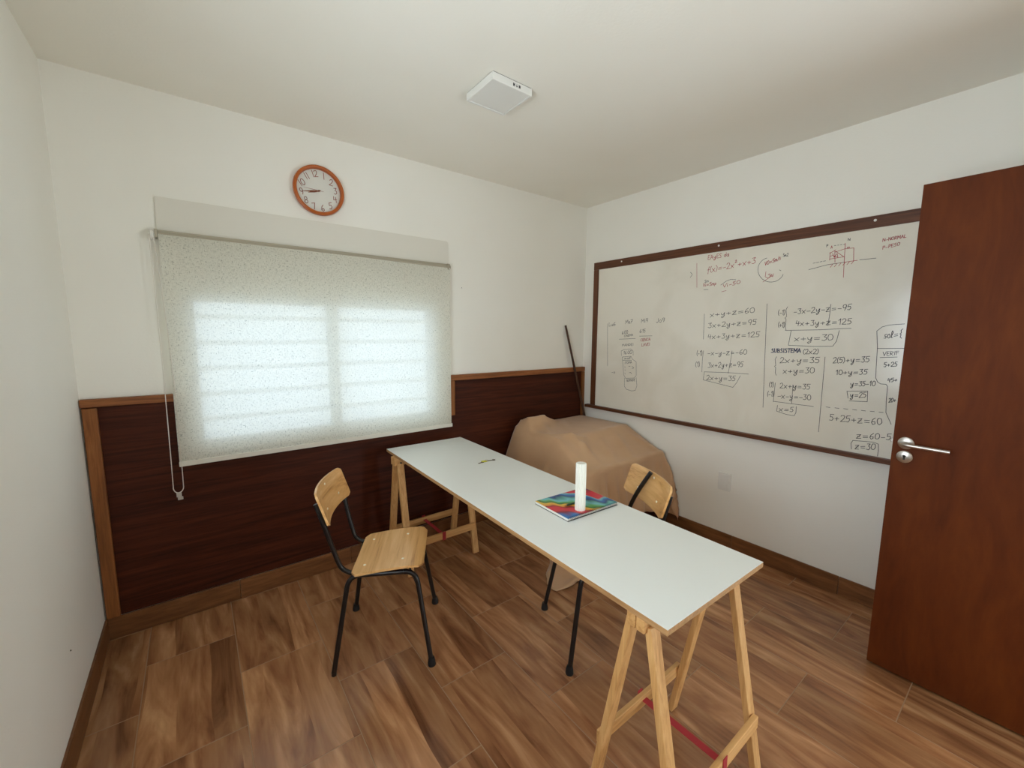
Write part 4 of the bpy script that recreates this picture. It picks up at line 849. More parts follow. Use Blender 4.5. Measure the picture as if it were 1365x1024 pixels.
    30511, -9433, 3155, 30681, -9578, 3145, 30904, -9627, 3130, 31117, -9557, 3109, 31272, -9402, 3086, 31497, -9391, 3064, 31697, -9533, 3033, 31790, -9759, 3001, 31975, -9936, 2964, 32195, -9975, 2907,
    32351, -9889, 2833, 32476, -9775, 2756, 32677, -9786, 2691, 32893, -9912, 2616, 33106, -10002, 2529, 33220, -10220, 2427, 33085, -10371, 2321, 32889, -10253, 2213, 32690, -10114, 2109, 32527, -10186, 2046,
    20865, -8883, 60, 20998, -9102, 69, 21166, -9160, 60, 21339, -9222, 60, 21506, -9299, 60, 21679, -9391, 75, 21845, -9503, 134, 22003, -9629, 229, 22067, -9761, 409, 22038, -9847, 620,
    22056, -9955, 821, 22141, -10077, 1018, 22276, -10197, 1204, 22440, -10308, 1384, 22619, -10387, 1550, 22781, -10393, 1698, 22881, -10309, 1828, 22912, -10144, 1950, 22910, -9946, 2069, 22935, -9743, 2194,
    24893, -9553, 2314, 25060, -9430, 2435, 25258, -9398, 2549, 25427, -9468, 2663, 25495, -9634, 2770, 25622, -9758, 2877, 25836, -9706, 2962, 25980, -9513, 3022, 26060, -9297, 3075, 26265, -9210, 3131,
    26475, -9313, 3181, 26586, -9529, 3230, 26786, -9678, 3273, 27002, -9652, 3301, 27128, -9477, 3313, 27328, -9372, 3333, 27553, -9386, 3342, 27715, -9514, 3351, 27941, -9495, 3357, 28147, -9358, 3353,
    28374, -9343, 3363, 28600, -9375, 3377, 28802, -9292, 3384, 29022, -9270, 3395, 29246, -9355, 3391, 29447, -9493, 3392, 29668, -9570, 3392, 29892, -9533, 3390, 30079, -9399, 3387, 30305, -9355, 3386,
    30518, -9419, 3374, 30696, -9555, 3365, 30920, -9597, 3350, 31132, -9526, 3329, 31294, -9378, 3305, 31521, -9380, 3281, 31710, -9536, 3251, 31817, -9759, 3222, 32022, -9904, 3181, 32229, -9897, 3117,
    32361, -9783, 3036, 32527, -9718, 2962, 32743, -9785, 2895, 32961, -9930, 2822, 33171, -10042, 2732, 33183, -10276, 2624, 32978, -10284, 2516, 32818, -10089, 2401, 32608, -10044, 2318, 32534, -10227, 2257,
    21086, -8701, 61, 21182, -8827, 172, 21303, -9035, 226, 21517, -9035, 126, 21698, -9103, 93, 21861, -9206, 135, 21992, -9328, 229, 22112, -9462, 346, 22172, -9599, 514, 22150, -9710, 719,
    22096, -9788, 926, 22091, -9893, 1131, 22156, -10015, 1327, 22279, -10138, 1516, 22438, -10240, 1695, 22616, -10306, 1862, 22772, -10301, 2009, 22872, -10202, 2143, 22929, -10029, 2263, 22982, -9827, 2388,
    23090, -9628, 2510, 24973, -9459, 2631, 25166, -9396, 2747, 25360, -9407, 2860, 25468, -9547, 2969, 25564, -9699, 3077, 25767, -9704, 3168, 25945, -9542, 3235, 26029, -9327, 3288, 26218, -9204, 3343,
    26436, -9273, 3393, 26563, -9480, 3443, 26756, -9635, 3487, 26977, -9625, 3516, 27112, -9460, 3529, 27313, -9358, 3549, 27539, -9371, 3558, 27708, -9493, 3568, 27935, -9468, 3573, 28139, -9331, 3569,
    28366, -9315, 3578, 28591, -9356, 3593, 28799, -9285, 3600, 29019, -9261, 3611, 29244, -9342, 3607, 29450, -9466, 3608, 29671, -9543, 3608, 29895, -9510, 3607, 30085, -9381, 3603, 30312, -9341, 3603,
    30525, -9404, 3590, 30710, -9531, 3581, 30935, -9565, 3566, 31148, -9496, 3544, 31317, -9357, 3521, 31544, -9369, 3496, 31723, -9538, 3467, 31849, -9751, 3437, 32067, -9858, 3391, 32256, -9810, 3321,
    32387, -9695, 3238, 32582, -9678, 3168, 32803, -9802, 3101, 33002, -9997, 3016, 33214, -10107, 2922, 33085, -10267, 2815, 32915, -10121, 2701, 32730, -9961, 2594, 32573, -10050, 2527, 32612, -10297, 2450,
    21302, -8539, 60, 21404, -8697, 98, 21478, -8760, 299, 21648, -8851, 301, 21862, -8840, 206, 22042, -8911, 220, 22155, -9156, 332, 22242, -9293, 472, 22299, -9432, 631, 22288, -9561, 827,
    22227, -9653, 1032, 22158, -9731, 1241, 22134, -9833, 1444, 22181, -9950, 1644, 22287, -10065, 1833, 22441, -10164, 2015, 22613, -10223, 2180, 22807, -10205, 2332, 22949, -10096, 2463, 23039, -9912, 2589,
    23115, -9714, 2711, 24909, -9518, 2836, 25073, -9393, 2951, 25275, -9371, 3067, 25434, -9459, 3175, 25517, -9620, 3285, 25694, -9684, 3383, 25898, -9565, 3456, 26002, -9356, 3507, 26172, -9203, 3561,
    26394, -9237, 3613, 26543, -9426, 3662, 26726, -9591, 3707, 26949, -9594, 3738, 27096, -9440, 3750, 27299, -9344, 3770, 27525, -9354, 3779, 27701, -9468, 3790, 27929, -9441, 3795, 28132, -9306, 3792,
    28359, -9286, 3799, 28582, -9335, 3814, 28795, -9276, 3820, 29016, -9252, 3829, 29240, -9330, 3827, 29455, -9431, 3828, 29673, -9514, 3830, 29898, -9484, 3828, 30091, -9360, 3824, 30318, -9326, 3823,
    30533, -9387, 3810, 30724, -9505, 3802, 30951, -9531, 3787, 31164, -9467, 3766, 31340, -9336, 3743, 31567, -9359, 3715, 31734, -9539, 3688, 31889, -9733, 3659, 32112, -9798, 3607, 32272, -9709, 3529,
    32429, -9622, 3449, 32647, -9684, 3379, 32834, -9881, 3293, 32984, -10110, 3183, 33207, -10191, 3111, 33002, -10129, 3013, 32871, -9946, 2883, 32655, -9910, 2810, 32623, -10124, 2732, 32760, -10356, 2612,
    21485, -8408, 60, 21618, -8568, 70, 21651, -8572, 299, 21777, -8684, 423, 21992, -8682, 339, 22196, -8730, 323, 22313, -8833, 441, 22380, -9127, 595, 22431, -9266, 756, 22436, -9403, 943,
    22384, -9516, 1143, 22300, -9598, 1353, 22221, -9673, 1557, 22183, -9769, 1765, 22210, -9882, 1962, 22306, -9997, 2156, 22492, -10092, 2335, 22714, -10142, 2504, 22912, -10112, 2650, 23060, -9982, 2785,
    23160, -9794, 2907, 24878, -9593, 3033, 24993, -9424, 3151, 25190, -9361, 3267, 25378, -9394, 3376, 25480, -9542, 3486, 25629, -9646, 3587, 25843, -9576, 3668, 25975, -9380, 3722, 26129, -9209, 3774,
    26352, -9212, 3826, 26521, -9379, 3875, 26697, -9546, 3922, 26922, -9561, 3954, 27080, -9419, 3966, 27285, -9329, 3986, 27511, -9337, 3996, 27694, -9444, 4007, 27922, -9413, 4011, 28126, -9282, 4008,
    28353, -9263, 4016, 28575, -9315, 4030, 28792, -9266, 4037, 29014, -9244, 4046, 29238, -9316, 4043, 29458, -9398, 4044, 29675, -9481, 4047, 29901, -9458, 4045, 30097, -9340, 4041, 30324, -9312, 4040,
    30540, -9369, 4027, 30738, -9477, 4019, 30965, -9496, 4003, 31181, -9440, 3982, 31364, -9320, 3959, 31591, -9349, 3932, 31753, -9531, 3904, 31930, -9703, 3873, 32150, -9728, 3814, 32298, -9623, 3733,
    32489, -9588, 3657, 32699, -9732, 3582, 32838, -9959, 3480, 33036, -10141, 3390, 33188, -10031, 3296, 33002, -9944, 3174, 32792, -9824, 3085, 32656, -9955, 3016, 32746, -10199, 2907, 32914, -10359, 2753,
    21694, -8271, 60, 21830, -8444, 60, 21836, -8426, 280, 21881, -8482, 499, 22084, -8557, 510, 22305, -8555, 442, 22443, -8654, 558, 22508, -8771, 721, 22556, -8884, 887, 22577, -9237, 1069,
    22549, -9364, 1262, 22473, -9468, 1470, 22378, -9538, 1675, 22290, -9609, 1885, 22238, -9701, 2087, 22279, -9813, 2292, 22416, -9924, 2482, 22613, -10016, 2668, 22828, -10057, 2832, 23032, -10010, 2984,
    23186, -9869, 3112, 24876, -9674, 3238, 24934, -9483, 3359, 25101, -9357, 3478, 25301, -9345, 3587, 25450, -9452, 3697, 25567, -9589, 3802, 25778, -9572, 3889, 25946, -9404, 3945, 26088, -9221, 3996,
    26307, -9196, 4050, 26501, -9327, 4097, 26668, -9500, 4144, 26893, -9524, 4177, 27063, -9394, 4188, 27271, -9313, 4209, 27498, -9317, 4218, 27686, -9417, 4230, 27914, -9385, 4235, 28120, -9260, 4233,
    28347, -9241, 4240, 28568, -9294, 4253, 28789, -9255, 4258, 29011, -9236, 4265, 29236, -9302, 4265, 29460, -9363, 4265, 29677, -9446, 4269, 29903, -9429, 4268, 30103, -9319, 4263, 30331, -9296, 4262,
    30548, -9349, 4249, 30752, -9446, 4241, 30979, -9458, 4225, 31198, -9414, 4205, 31389, -9305, 4184, 31614, -9338, 4155, 31775, -9521, 4128, 31974, -9660, 4095, 32183, -9646, 4029, 32339, -9548, 3949,
    32554, -9586, 3874, 32726, -9784, 3788, 32887, -10000, 3692, 33102, -10055, 3601, 33134, -9882, 3485, 32936, -9792, 3376, 32736, -9810, 3303, 32749, -10048, 3209, 32907, -10228, 3060, 33045, -10270, 2881,
    21856, -8147, 60, 22018, -8319, 60, 22057, -8382, 268, 21989, -8286, 468, 22148, -8370, 613, 22372, -8379, 559, 22518, -8482, 687, 22601, -8599, 851, 22658, -8714, 1020, 22696, -8830, 1201,
    22695, -9203, 1387, 22645, -9321, 1591, 22557, -9407, 1794, 22453, -9474, 2005, 22362, -9544, 2209, 22363, -9637, 2420, 22423, -9745, 2618, 22557, -9856, 2817, 22743, -9942, 2996, 22965, -9971, 3166,
    23167, -9906, 3307, 23329, -9744, 3438, 24903, -9552, 3558, 25024, -9382, 3680, 25221, -9325, 3791, 25402, -9383, 3901, 25517, -9523, 4006, 25717, -9552, 4099, 25906, -9415, 4160, 26049, -9232, 4211,
    26267, -9190, 4264, 26474, -9285, 4311, 26641, -9454, 4359, 26866, -9485, 4392, 27045, -9368, 4405, 27257, -9297, 4426, 27484, -9298, 4435, 27679, -9391, 4447, 27906, -9356, 4452, 28114, -9239, 4451,
    28341, -9223, 4457, 28563, -9274, 4470, 28785, -9243, 4475, 29009, -9226, 4484, 29235, -9284, 4482, 29460, -9332, 4482, 29678, -9410, 4486, 29904, -9398, 4485, 30110, -9299, 4480, 30337, -9281, 4479,
    30557, -9328, 4466, 30765, -9414, 4458, 30992, -9418, 4441, 31214, -9388, 4423, 31412, -9292, 4401, 31637, -9325, 4372, 31805, -9499, 4345, 32015, -9609, 4307, 32213, -9567, 4237, 32391, -9500, 4159,
    32607, -9602, 4083, 32762, -9813, 3997, 32954, -9992, 3900, 33129, -9927, 3799, 33073, -9753, 3678, 32860, -9718, 3581, 32756, -9878, 3502, 32899, -10098, 3370, 33045, -10155, 3194, 33133, -10108, 3006,
    22007, -8014, 60, 22187, -8186, 61, 22235, -8258, 276, 22110, -8120, 428, 22155, -8160, 650, 22388, -8209, 688, 22518, -8323, 835, 22633, -8435, 993, 22714, -8548, 1161, 22775, -8661, 1340,
    22807, -8774, 1522, 22795, -8893, 1720, 22736, -9259, 1919, 22640, -9344, 2131, 22573, -9409, 2335, 22535, -9479, 2549, 22529, -9567, 2752, 22584, -9674, 2961, 22704, -9780, 3153, 22892, -9860, 3342,
    23108, -9878, 3502, 23320, -9790, 3648, 24885, -9624, 3769, 24966, -9434, 3893, 25136, -9319, 4007, 25336, -9323, 4118, 25473, -9445, 4222, 25652, -9514, 4321, 25859, -9418, 4386, 26013, -9242, 4436,
    26226, -9184, 4489, 26442, -9245, 4537, 26613, -9407, 4583, 26837, -9440, 4617, 27027, -9338, 4645, 27242, -9280, 4677, 27469, -9278, 4673, 27670, -9360, 4672, 27898, -9325, 4677, 28109, -9221, 4678,
    28336, -9207, 4684, 28558, -9251, 4695, 28783, -9229, 4703, 29007, -9218, 4727, 29233, -9266, 4733, 29459, -9302, 4722, 29679, -9370, 4710, 29906, -9363, 4709, 30117, -9278, 4704, 30344, -9265, 4702,
    30565, -9306, 4690, 30779, -9376, 4682, 31006, -9374, 4665, 31229, -9357, 4648, 31435, -9277, 4627, 31659, -9310, 4598, 31837, -9471, 4572, 32056, -9545, 4530, 32245, -9483, 4456, 32449, -9472, 4384,
    32649, -9619, 4303, 32814, -9819, 4218, 33024, -9929, 4115, 33121, -9785, 3999, 32993, -9633, 3878, 32802, -9700, 3798, 32890, -9947, 3688, 33047, -10022, 3511, 33124, -9977, 3317, 33156, -9907, 3122,
    22121, -7871, 60, 22326, -8046, 81, 22390, -8130, 290, 22258, -7996, 452, 22181, -7955, 671, 22288, -8087, 853, 22428, -8208, 995, 22579, -8296, 1146, 22692, -8400, 1311, 22789, -8505, 1486,
    22858, -8610, 1663, 22893, -8723, 1855, 22880, -8838, 2048, 22831, -9198, 2258, 22791, -9279, 2461, 22743, -9345, 2676, 22705, -9413, 2880, 22699, -9502, 3095, 22745, -9605, 3295, 22868, -9710, 3499,
    23051, -9782, 3676, 23279, -9777, 3842, 23488, -9669, 3972, 24928, -9489, 4097, 25062, -9335, 4212, 25264, -9287, 4324, 25428, -9376, 4428, 25595, -9467, 4529, 25807, -9407, 4600, 25976, -9247, 4652,
    26188, -9180, 4705, 26407, -9214, 4752, 26587, -9361, 4798, 26811, -9396, 4832, 27009, -9307, 4862, 27228, -9263, 4895, 27455, -9259, 4892, 27662, -9330, 4890, 27889, -9294, 4895, 28105, -9204, 4896,
    28331, -9194, 4902, 28555, -9231, 4912, 28780, -9215, 4921, 29005, -9208, 4945, 29232, -9247, 4952, 29458, -9275, 4940, 29681, -9331, 4926, 29907, -9329, 4926, 30124, -9259, 4921, 30351, -9249, 4919,
    30574, -9281, 4907, 30793, -9337, 4898, 31019, -9333, 4881, 31243, -9325, 4865, 31456, -9262, 4844, 31680, -9292, 4816, 31872, -9433, 4788, 32092, -9481, 4742, 32285, -9424, 4681, 32499, -9457, 4622,
    32688, -9622, 4524, 32872, -9799, 4430, 33077, -9837, 4318, 33097, -9655, 4199, 32900, -9544, 4079, 32874, -9774, 3992, 33044, -9888, 3829, 33124, -9843, 3631, 33146, -9775, 3433, 33147, -9699, 3235,
    22238, -7732, 60, 22447, -7901, 121, 22540, -8011, 314, 22448, -7958, 527, 22342, -7860, 719, 22303, -7906, 946, 22365, -8041, 1133, 22477, -8176, 1301, 22600, -8283, 1467, 22725, -8374, 1639,
    22831, -8464, 1813, 22915, -8562, 2001, 22959, -8667, 2188, 23001, -8783, 2393, 22997, -8894, 2594, 22962, -9212, 2810, 22918, -9277, 3014, 22883, -9345, 3233, 22875, -9429, 3437, 22925, -9530, 3653,
    23039, -9627, 3846, 23234, -9688, 4034, 23459, -9668, 4184, 24883, -9537, 4317, 24999, -9371, 4432, 25183, -9278, 4549, 25375, -9307, 4651, 25539, -9405, 4752, 25751, -9382, 4827, 25940, -9251, 4879,
    26148, -9175, 4931, 26368, -9190, 4981, 26561, -9313, 5025, 26783, -9343, 5057, 26992, -9274, 5087, 27213, -9244, 5120, 27439, -9240, 5120, 27654, -9294, 5116, 27880, -9259, 5121, 28100, -9192, 5125,
    28326, -9183, 5130, 28551, -9207, 5139, 28777, -9201, 5147, 29003, -9200, 5170, 29231, -9226, 5178, 29457, -9249, 5167, 29682, -9288, 5151, 29909, -9288, 5151, 30131, -9241, 5146, 30358, -9234, 5142,
    30584, -9256, 5132, 30806, -9292, 5123, 31033, -9290, 5107, 31257, -9287, 5092, 31477, -9245, 5071, 31700, -9274, 5045, 31907, -9384, 5017, 32126, -9408, 4970, 32329, -9370, 4916, 32543, -9445, 4850,
    32728, -9612, 4749, 32930, -9753, 4659, 33115, -9722, 4535, 33040, -9579, 4407, 32834, -9575, 4279, 33033, -9717, 4157, 33118, -9691, 3952, 33137, -9633, 3746, 33135, -8908, 3545, 33118, -8794, 3347,
    22349, -7599, 63, 22541, -7755, 178, 22657, -7874, 360, 22636, -7916, 587, 22544, -7861, 796, 22460, -7820, 1014, 22417, -7878, 1229, 22443, -8002, 1429, 22522, -8135, 1611, 22631, -8252, 1790,
    22747, -8345, 1965, 22861, -8428, 2149, 22983, -8515, 2333, 23088, -8616, 2532, 23143, -8726, 2728, 23151, -8840, 2942, 23124, -9142, 3147, 23086, -9210, 3367, 23055, -9276, 3573, 23054, -9361, 3794,
    23103, -9457, 3996, 23232, -9550, 4203, 23426, -9597, 4373, 23668, -9543, 4524, 24947, -9402, 4642, 25112, -9274, 4759, 25312, -9266, 4862, 25488, -9346, 4961, 25697, -9343, 5039, 25901, -9243, 5095,
    26112, -9172, 5148, 26331, -9174, 5198, 26536, -9266, 5240, 26758, -9290, 5271, 26975, -9242, 5304, 27198, -9225, 5339, 27424, -9222, 5340, 27644, -9257, 5334, 27871, -9228, 5338, 28094, -9179, 5344,
    28321, -9173, 5349, 28547, -9188, 5357, 28774, -9186, 5366, 29002, -9188, 5389, 29230, -9207, 5397, 29457, -9223, 5386, 29684, -9249, 5369, 29912, -9250, 5369, 30138, -9222, 5364, 30365, -9216, 5360,
    30593, -9229, 5350, 30819, -9252, 5339, 31046, -9251, 5324, 31272, -9251, 5309, 31497, -9228, 5289, 31722, -9251, 5263, 31939, -9330, 5233, 32157, -9345, 5185, 32370, -9333, 5138, 32579, -9425, 5065,
    32771, -9577, 4964, 32982, -9664, 4869, 33089, -9559, 4725, 32907, -9489, 4587, 32900, -9393, 4395, 33089, -9513, 4264, 33148, -9486, 4059, 33142, -8834, 3855, 33120, -8723, 3655, 33084, -8612, 3457,
    22460, -7461, 84, 22604, -7595, 250, 22721, -7713, 434, 22778, -7809, 646, 22746, -7854, 868, 22672, -7848, 1089, 22589, -7818, 1305, 22532, -7860, 1524, 22526, -7957, 1729, 22575, -8085, 1927,
    22660, -8206, 2112, 22791, -8307, 2301, 22940, -8389, 2484, 23086, -8470, 2680, 23200, -8560, 2872, 23276, -8669, 3083, 23299, -8777, 3286, 23286, -8879, 3507, 23258, -9134, 3714, 23238, -9202, 3940,
    23242, -9280, 4148, 23306, -9373, 4370, 23433, -9457, 4560, 23650, -9482, 4740, 24882, -9411, 4870, 25046, -9284, 4991, 25241, -9235, 5094, 25436, -9280, 5191, 25644, -9289, 5266, 25859, -9227, 5323,
    26074, -9172, 5375, 26292, -9167, 5431, 26511, -9211, 5467, 26733, -9227, 5495, 26957, -9211, 5530, 27181, -9208, 5569, 27408, -9209, 5575, 27634, -9220, 5571, 27861, -9203, 5579, 28087, -9181, 5588,
    28315, -9176, 5594, 28543, -9182, 5603, 28771, -9186, 5613, 29000, -9193, 5639, 29228, -9203, 5646, 29457, -9214, 5635, 29686, -9225, 5616, 29915, -9226, 5616, 30144, -9215, 5611, 30373, -9210, 5605,
    30602, -9212, 5591, 30831, -9218, 5578, 31059, -9217, 5559, 31288, -9214, 5540, 31516, -9208, 5516, 31743, -9225, 5493, 31969, -9264, 5464, 32190, -9279, 5428, 32409, -9295, 5378, 32616, -9390, 5301,
    32824, -9497, 5199, 33011, -9497, 5075, 33018, -9393, 4900, 32900, -9294, 4733, 32996, -8850, 4545, 33161, -8842, 4381, 33165, -8747, 4170, 33124, -8647, 3967, 33080, -8542, 3767, 33029, -8436, 3570,
    22537, -7308, 142, 22639, -7427, 332, 22735, -7539, 526, 22824, -7645, 729, 22866, -7736, 940, 22850, -7800, 1164, 22793, -7827, 1382, 22714, -7821, 1604, 22649, -7845, 1820, 22617, -7920, 2037,
    22644, -8029, 2239, 22753, -8152, 2441, 22884, -8259, 2630, 23034, -8348, 2828, 23175, -8424, 3018, 23305, -8511, 3225, 23391, -8609, 3425, 23435, -8718, 3646, 23437, -8817, 3853, 23422, -8908, 4080,
    23412, -9125, 4289, 23435, -9206, 4519, 23503, -9294, 4722, 23661, -9367, 4926, 23883, -9368, 5077, 24985, -9279, 5205, 25178, -9221, 5311, 25385, -9233, 5405, 25597, -9234, 5478, 25817, -9202, 5543,
    26038, -9181, 5613, 26260, -9189, 5686, 26484, -9202, 5730, 26710, -9215, 5766, 26937, -9227, 5810, 27165, -9235, 5852, 27393, -9236, 5860, 27622, -9233, 5855, 27851, -9227, 5862, 28079, -9221, 5872,
    28308, -9219, 5879, 28538, -9220, 5888, 28767, -9224, 5897, 28997, -9229, 5922, 29227, -9234, 5930, 29458, -9238, 5919, 29687, -9241, 5900, 29919, -9242, 5900, 30148, -9241, 5894, 30380, -9238, 5889,
    30610, -9235, 5875, 30842, -9233, 5861, 31071, -9232, 5841, 31303, -9232, 5823, 31533, -9234, 5798, 31765, -9237, 5769, 31994, -9243, 5729, 32222, -9252, 5686, 32445, -9265, 5616, 32659, -9327, 5519,
    32867, -9367, 5401, 32993, -9311, 5245, 32936, -9214, 5060, 32962, -8792, 4873, 33114, -8752, 4698, 33181, -8653, 4493, 33129, -8566, 4284, 33068, -8473, 4081, 33012, -8373, 3882, 32961, -8266, 3684,
    22593, -7141, 222, 22650, -7250, 424, 22718, -7356, 624, 22802, -7461, 828, 22878, -7560, 1032, 22926, -7654, 1249, 22932, -7731, 1465, 22894, -7785, 1689, 22833, -7814, 1905, 22761, -7831, 2128,
    22750, -7884, 2342, 22792, -7975, 2560, 22872, -8085, 2763, 22990, -8198, 2971, 23120, -8293, 3166, 23265, -8377, 3374, 23392, -8456, 3571, 23498, -8550, 3791, 23557, -8648, 3998, 23582, -8749, 4229,
    23588, -8838, 4439, 23602, -8927, 4676, 23637, -9115, 4887, 23735, -9198, 5115, 23900, -9259, 5295, 24912, -9239, 5448, 25113, -9208, 5557, 25328, -9215, 5685, 25548, -9216, 5762, 25777, -9218, 5838,
    26001, -9223, 5907, 26231, -9215, 6004, 26458, -9181, 6020, 26690, -9145, 6025, 26918, -9120, 6044, 27150, -9096, 6069, 27379, -9080, 6067, 27611, -9066, 6049, 27840, -9056, 6035, 28072, -9046, 6036,
    28301, -9040, 6036, 28533, -9034, 6037, 28763, -9032, 6042, 28995, -9029, 6063, 29225, -9030, 6084, 29457, -9030, 6071, 29688, -9033, 6047, 29921, -9033, 6037, 30151, -9038, 6037, 30385, -9041, 6036,
    30615, -9050, 6036, 30849, -9060, 6035, 31080, -9075, 6033, 31315, -9091, 6031, 31545, -9115, 6029, 31782, -9145, 6026, 32013, -9186, 6021, 32254, -9232, 6023, 32478, -9270, 5927, 32718, -9284, 5825,
    32900, -9194, 5627, 32948, -8909, 5409, 32969, -8783, 5213, 33078, -8684, 5025, 33138, -8573, 4826, 33106, -8479, 4610, 33042, -8402, 4402, 32981, -8311, 4197, 32936, -8207, 3996, 32906, -8093, 3798,
    22637, -6969, 312, 22662, -7070, 518, 22695, -7171, 724, 22752, -7274, 931, 22824, -7372, 1136, 22898, -7468, 1348, 22952, -7560, 1558, 22977, -7648, 1780, 22966, -7719, 1995, 22928, -7772, 2220,
    22925, -7810, 2435, 22924, -7851, 2660, 22950, -7922, 2873, 23012, -8021, 3095, 23102, -8126, 3299, 23225, -8230, 3515, 23350, -8318, 3714, 23483, -8403, 3934, 23587, -8487, 4139, 23667, -8585, 4371,
    23710, -8677, 4583, 23743, -8773, 4823, 23776, -8862, 5037, 23842, -9035, 5279, 23923, -9122, 5480, 24162, -9224, 5699, 25051, -9236, 5833, 25285, -9245, 5985, 25507, -9157, 6024, 25746, -9084, 6032,
    25972, -9032, 6040, 26207, -8974, 6044, 26434, -8932, 6047, 26670, -8893, 6051, 26899, -8865, 6065, 27134, -8840, 6095, 27365, -8825, 6122, 27599, -8812, 6099, 27830, -8804, 6062, 28064, -8795, 6061,
    28294, -8791, 6062, 28527, -8784, 6062, 28758, -8782, 6063, 28992, -8778, 6087, 29222, -8778, 6119, 29456, -8776, 6120, 29687, -8778, 6091, 29921, -8779, 6063, 30152, -8783, 6062, 30387, -8787, 6062,
    30619, -8797, 6061, 30854, -8806, 6060, 31086, -8820, 6059, 31323, -8835, 6057, 31555, -8857, 6055, 31794, -8884, 6052, 32026, -8920, 6048, 32266, -8962, 6075, 32497, -9030, 6086, 32741, -9075, 6052,
    32900, -8907, 5793, 32944, -8747, 5552, 33000, -8629, 5358, 33044, -8512, 5149, 33039, -8415, 4936, 32993, -8333, 4721, 32947, -8243, 4513, 32913, -8139, 4308, 32900, -8026, 4108, 32900, -7909, 3910,
    22682, -6792, 407, 22696, -6893, 614, 22702, -6988, 822, 22721, -7085, 1033, 22761, -7183, 1240, 22820, -7279, 1453, 22885, -7370, 1661, 22946, -7461, 1880, 22986, -7549, 2093, 23030, -7633, 2317,
    23071, -7705, 2532, 23089, -7764, 2758, 23100, -7814, 2973, 23120, -7874, 3201, 23164, -7953, 3415, 23241, -8052, 3642, 23338, -8150, 3850, 23459, -8246, 4075, 23573, -8331, 4281, 23686, -8420, 4515,
    23767, -8507, 4728, 23839, -8603, 4974, 23893, -8692, 5190, 23966, -8798, 5449, 24024, -8907, 5676, 24236, -9094, 6031, 25014, -9037, 6037, 25256, -8949, 6045, 25480, -8885, 6052, 25721, -8819, 6066,
    25948, -8769, 6095, 26186, -8724, 6102, 26415, -8691, 6092, 26653, -8661, 6106, 26883, -8639, 6116, 27121, -8618, 6157, 27352, -8606, 6207, 27588, -8593, 6208, 27820, -8587, 6170, 28055, -8579, 6143,
    28286, -8575, 6145, 28522, -8569, 6148, 28753, -8567, 6148, 28988, -8564, 6168, 29219, -8564, 6206, 29454, -8562, 6237, 29685, -8564, 6201, 29921, -8565, 6158, 30152, -8569, 6148, 30389, -8572, 6146,
    30620, -8580, 6143, 30857, -8588, 6139, 31089, -8599, 6134, 31327, -8612, 6128, 31559, -8630, 6120, 31798, -8650, 6111, 32031, -8677, 6108, 32269, -8705, 6142, 32501, -8738, 6132, 32739, -8757, 6082,
    32900, -8677, 5888, 32924, -8562, 5676, 32947, -8453, 5470, 32948, -8350, 5254, 32936, -8255, 5042, 32922, -8158, 4829, 32908, -8058, 4621, 32919, -7953, 4416, 32946, -7845, 4215, 32969, -7734, 4015,
    22701, -6605, 507, 22723, -6710, 712, 22733, -6809, 919, 22733, -6903, 1131, 22739, -6995, 1340, 22762, -7089, 1555, 22803, -7181, 1765, 22858, -7272, 1983, 22912, -7359, 2195, 23019, -7446, 2418,
    23109, -7532, 2632, 23179, -7615, 2858, 23225, -7689, 3073, 23257, -7756, 3301, 23287, -7819, 3518, 23330, -7892, 3750, 23392, -7975, 3965, 23483, -8069, 4198, 23582, -8159, 4410, 23696, -8250, 4645,
    23792, -8336, 4858, 23886, -8428, 5102, 23959, -8518, 5320, 24041, -8617, 5571, 24100, -8711, 5786, 24289, -8829, 6058, 24998, -8776, 6063, 25238, -8708, 6084, 25463, -8657, 6107, 25704, -8606, 6145,
    25931, -8567, 6198, 26171, -8525, 6206, 26400, -8494, 6183, 26640, -8463, 6196, 26870, -8441, 6206, 27110, -8421, 6232, 27341, -8408, 6285, 27579, -8395, 6336, 27811, -8388, 6293, 28048, -8380, 6243,
    28279, -8376, 6236, 28516, -8370, 6238, 28747, -8369, 6239, 28984, -8365, 6247, 29215, -8365, 6289, 29452, -8363, 6339, 29683, -8366, 6319, 29920, -8366, 6271, 30152, -8370, 6238, 30388, -8374, 6237,
    30620, -8382, 6233, 30858, -8389, 6230, 31090, -8401, 6225, 31328, -8413, 6219, 31560, -8431, 6211, 31798, -8450, 6202, 32031, -8477, 6217, 32267, -8503, 6261, 32498, -8534, 6229, 32735, -8551, 6167,
    32900, -8480, 5993, 32913, -8370, 5783, 32919, -8266, 5575, 32917, -8165, 5359, 32911, -8069, 5147, 32908, -7971, 4934, 32905, -7870, 4726, 32902, -7765, 4519, 32900, -7659, 4314, 32903, -7553, 4110,
    22634, -6426, 611, 22687, -6520, 814, 22725, -6618, 1019, 22746, -6716, 1231, 22753, -6811, 1440, 22754, -6902, 1656, 22765, -6991, 1867, 22789, -7082, 2086, 22853, -7170, 2298, 22961, -7257, 2521,
    23064, -7341, 2735, 23161, -7426, 2961, 23251, -7509, 3176, 23325, -7592, 3404, 23382, -7669, 3620, 23434, -7744, 3852, 23485, -7816, 4070, 23551, -7896, 4306, 23629, -7978, 4523, 23726, -8066, 4762,
    23820, -8150, 4979, 23920, -8237, 5222, 24004, -8322, 5441, 24094, -8411, 5688, 24162, -8495, 5906, 24347, -8576, 6144, 24992, -8540, 6161, 25229, -8486, 6186, 25455, -8442, 6207, 25694, -8393, 6244,
    25921, -8357, 6309, 26161, -8318, 6319, 26390, -8289, 6282, 26630, -8259, 6289, 26861, -8238, 6299, 27101, -8218, 6308, 27332, -8204, 6357, 27571, -8191, 6422, 27803, -8184, 6424, 28041, -8175, 6370,
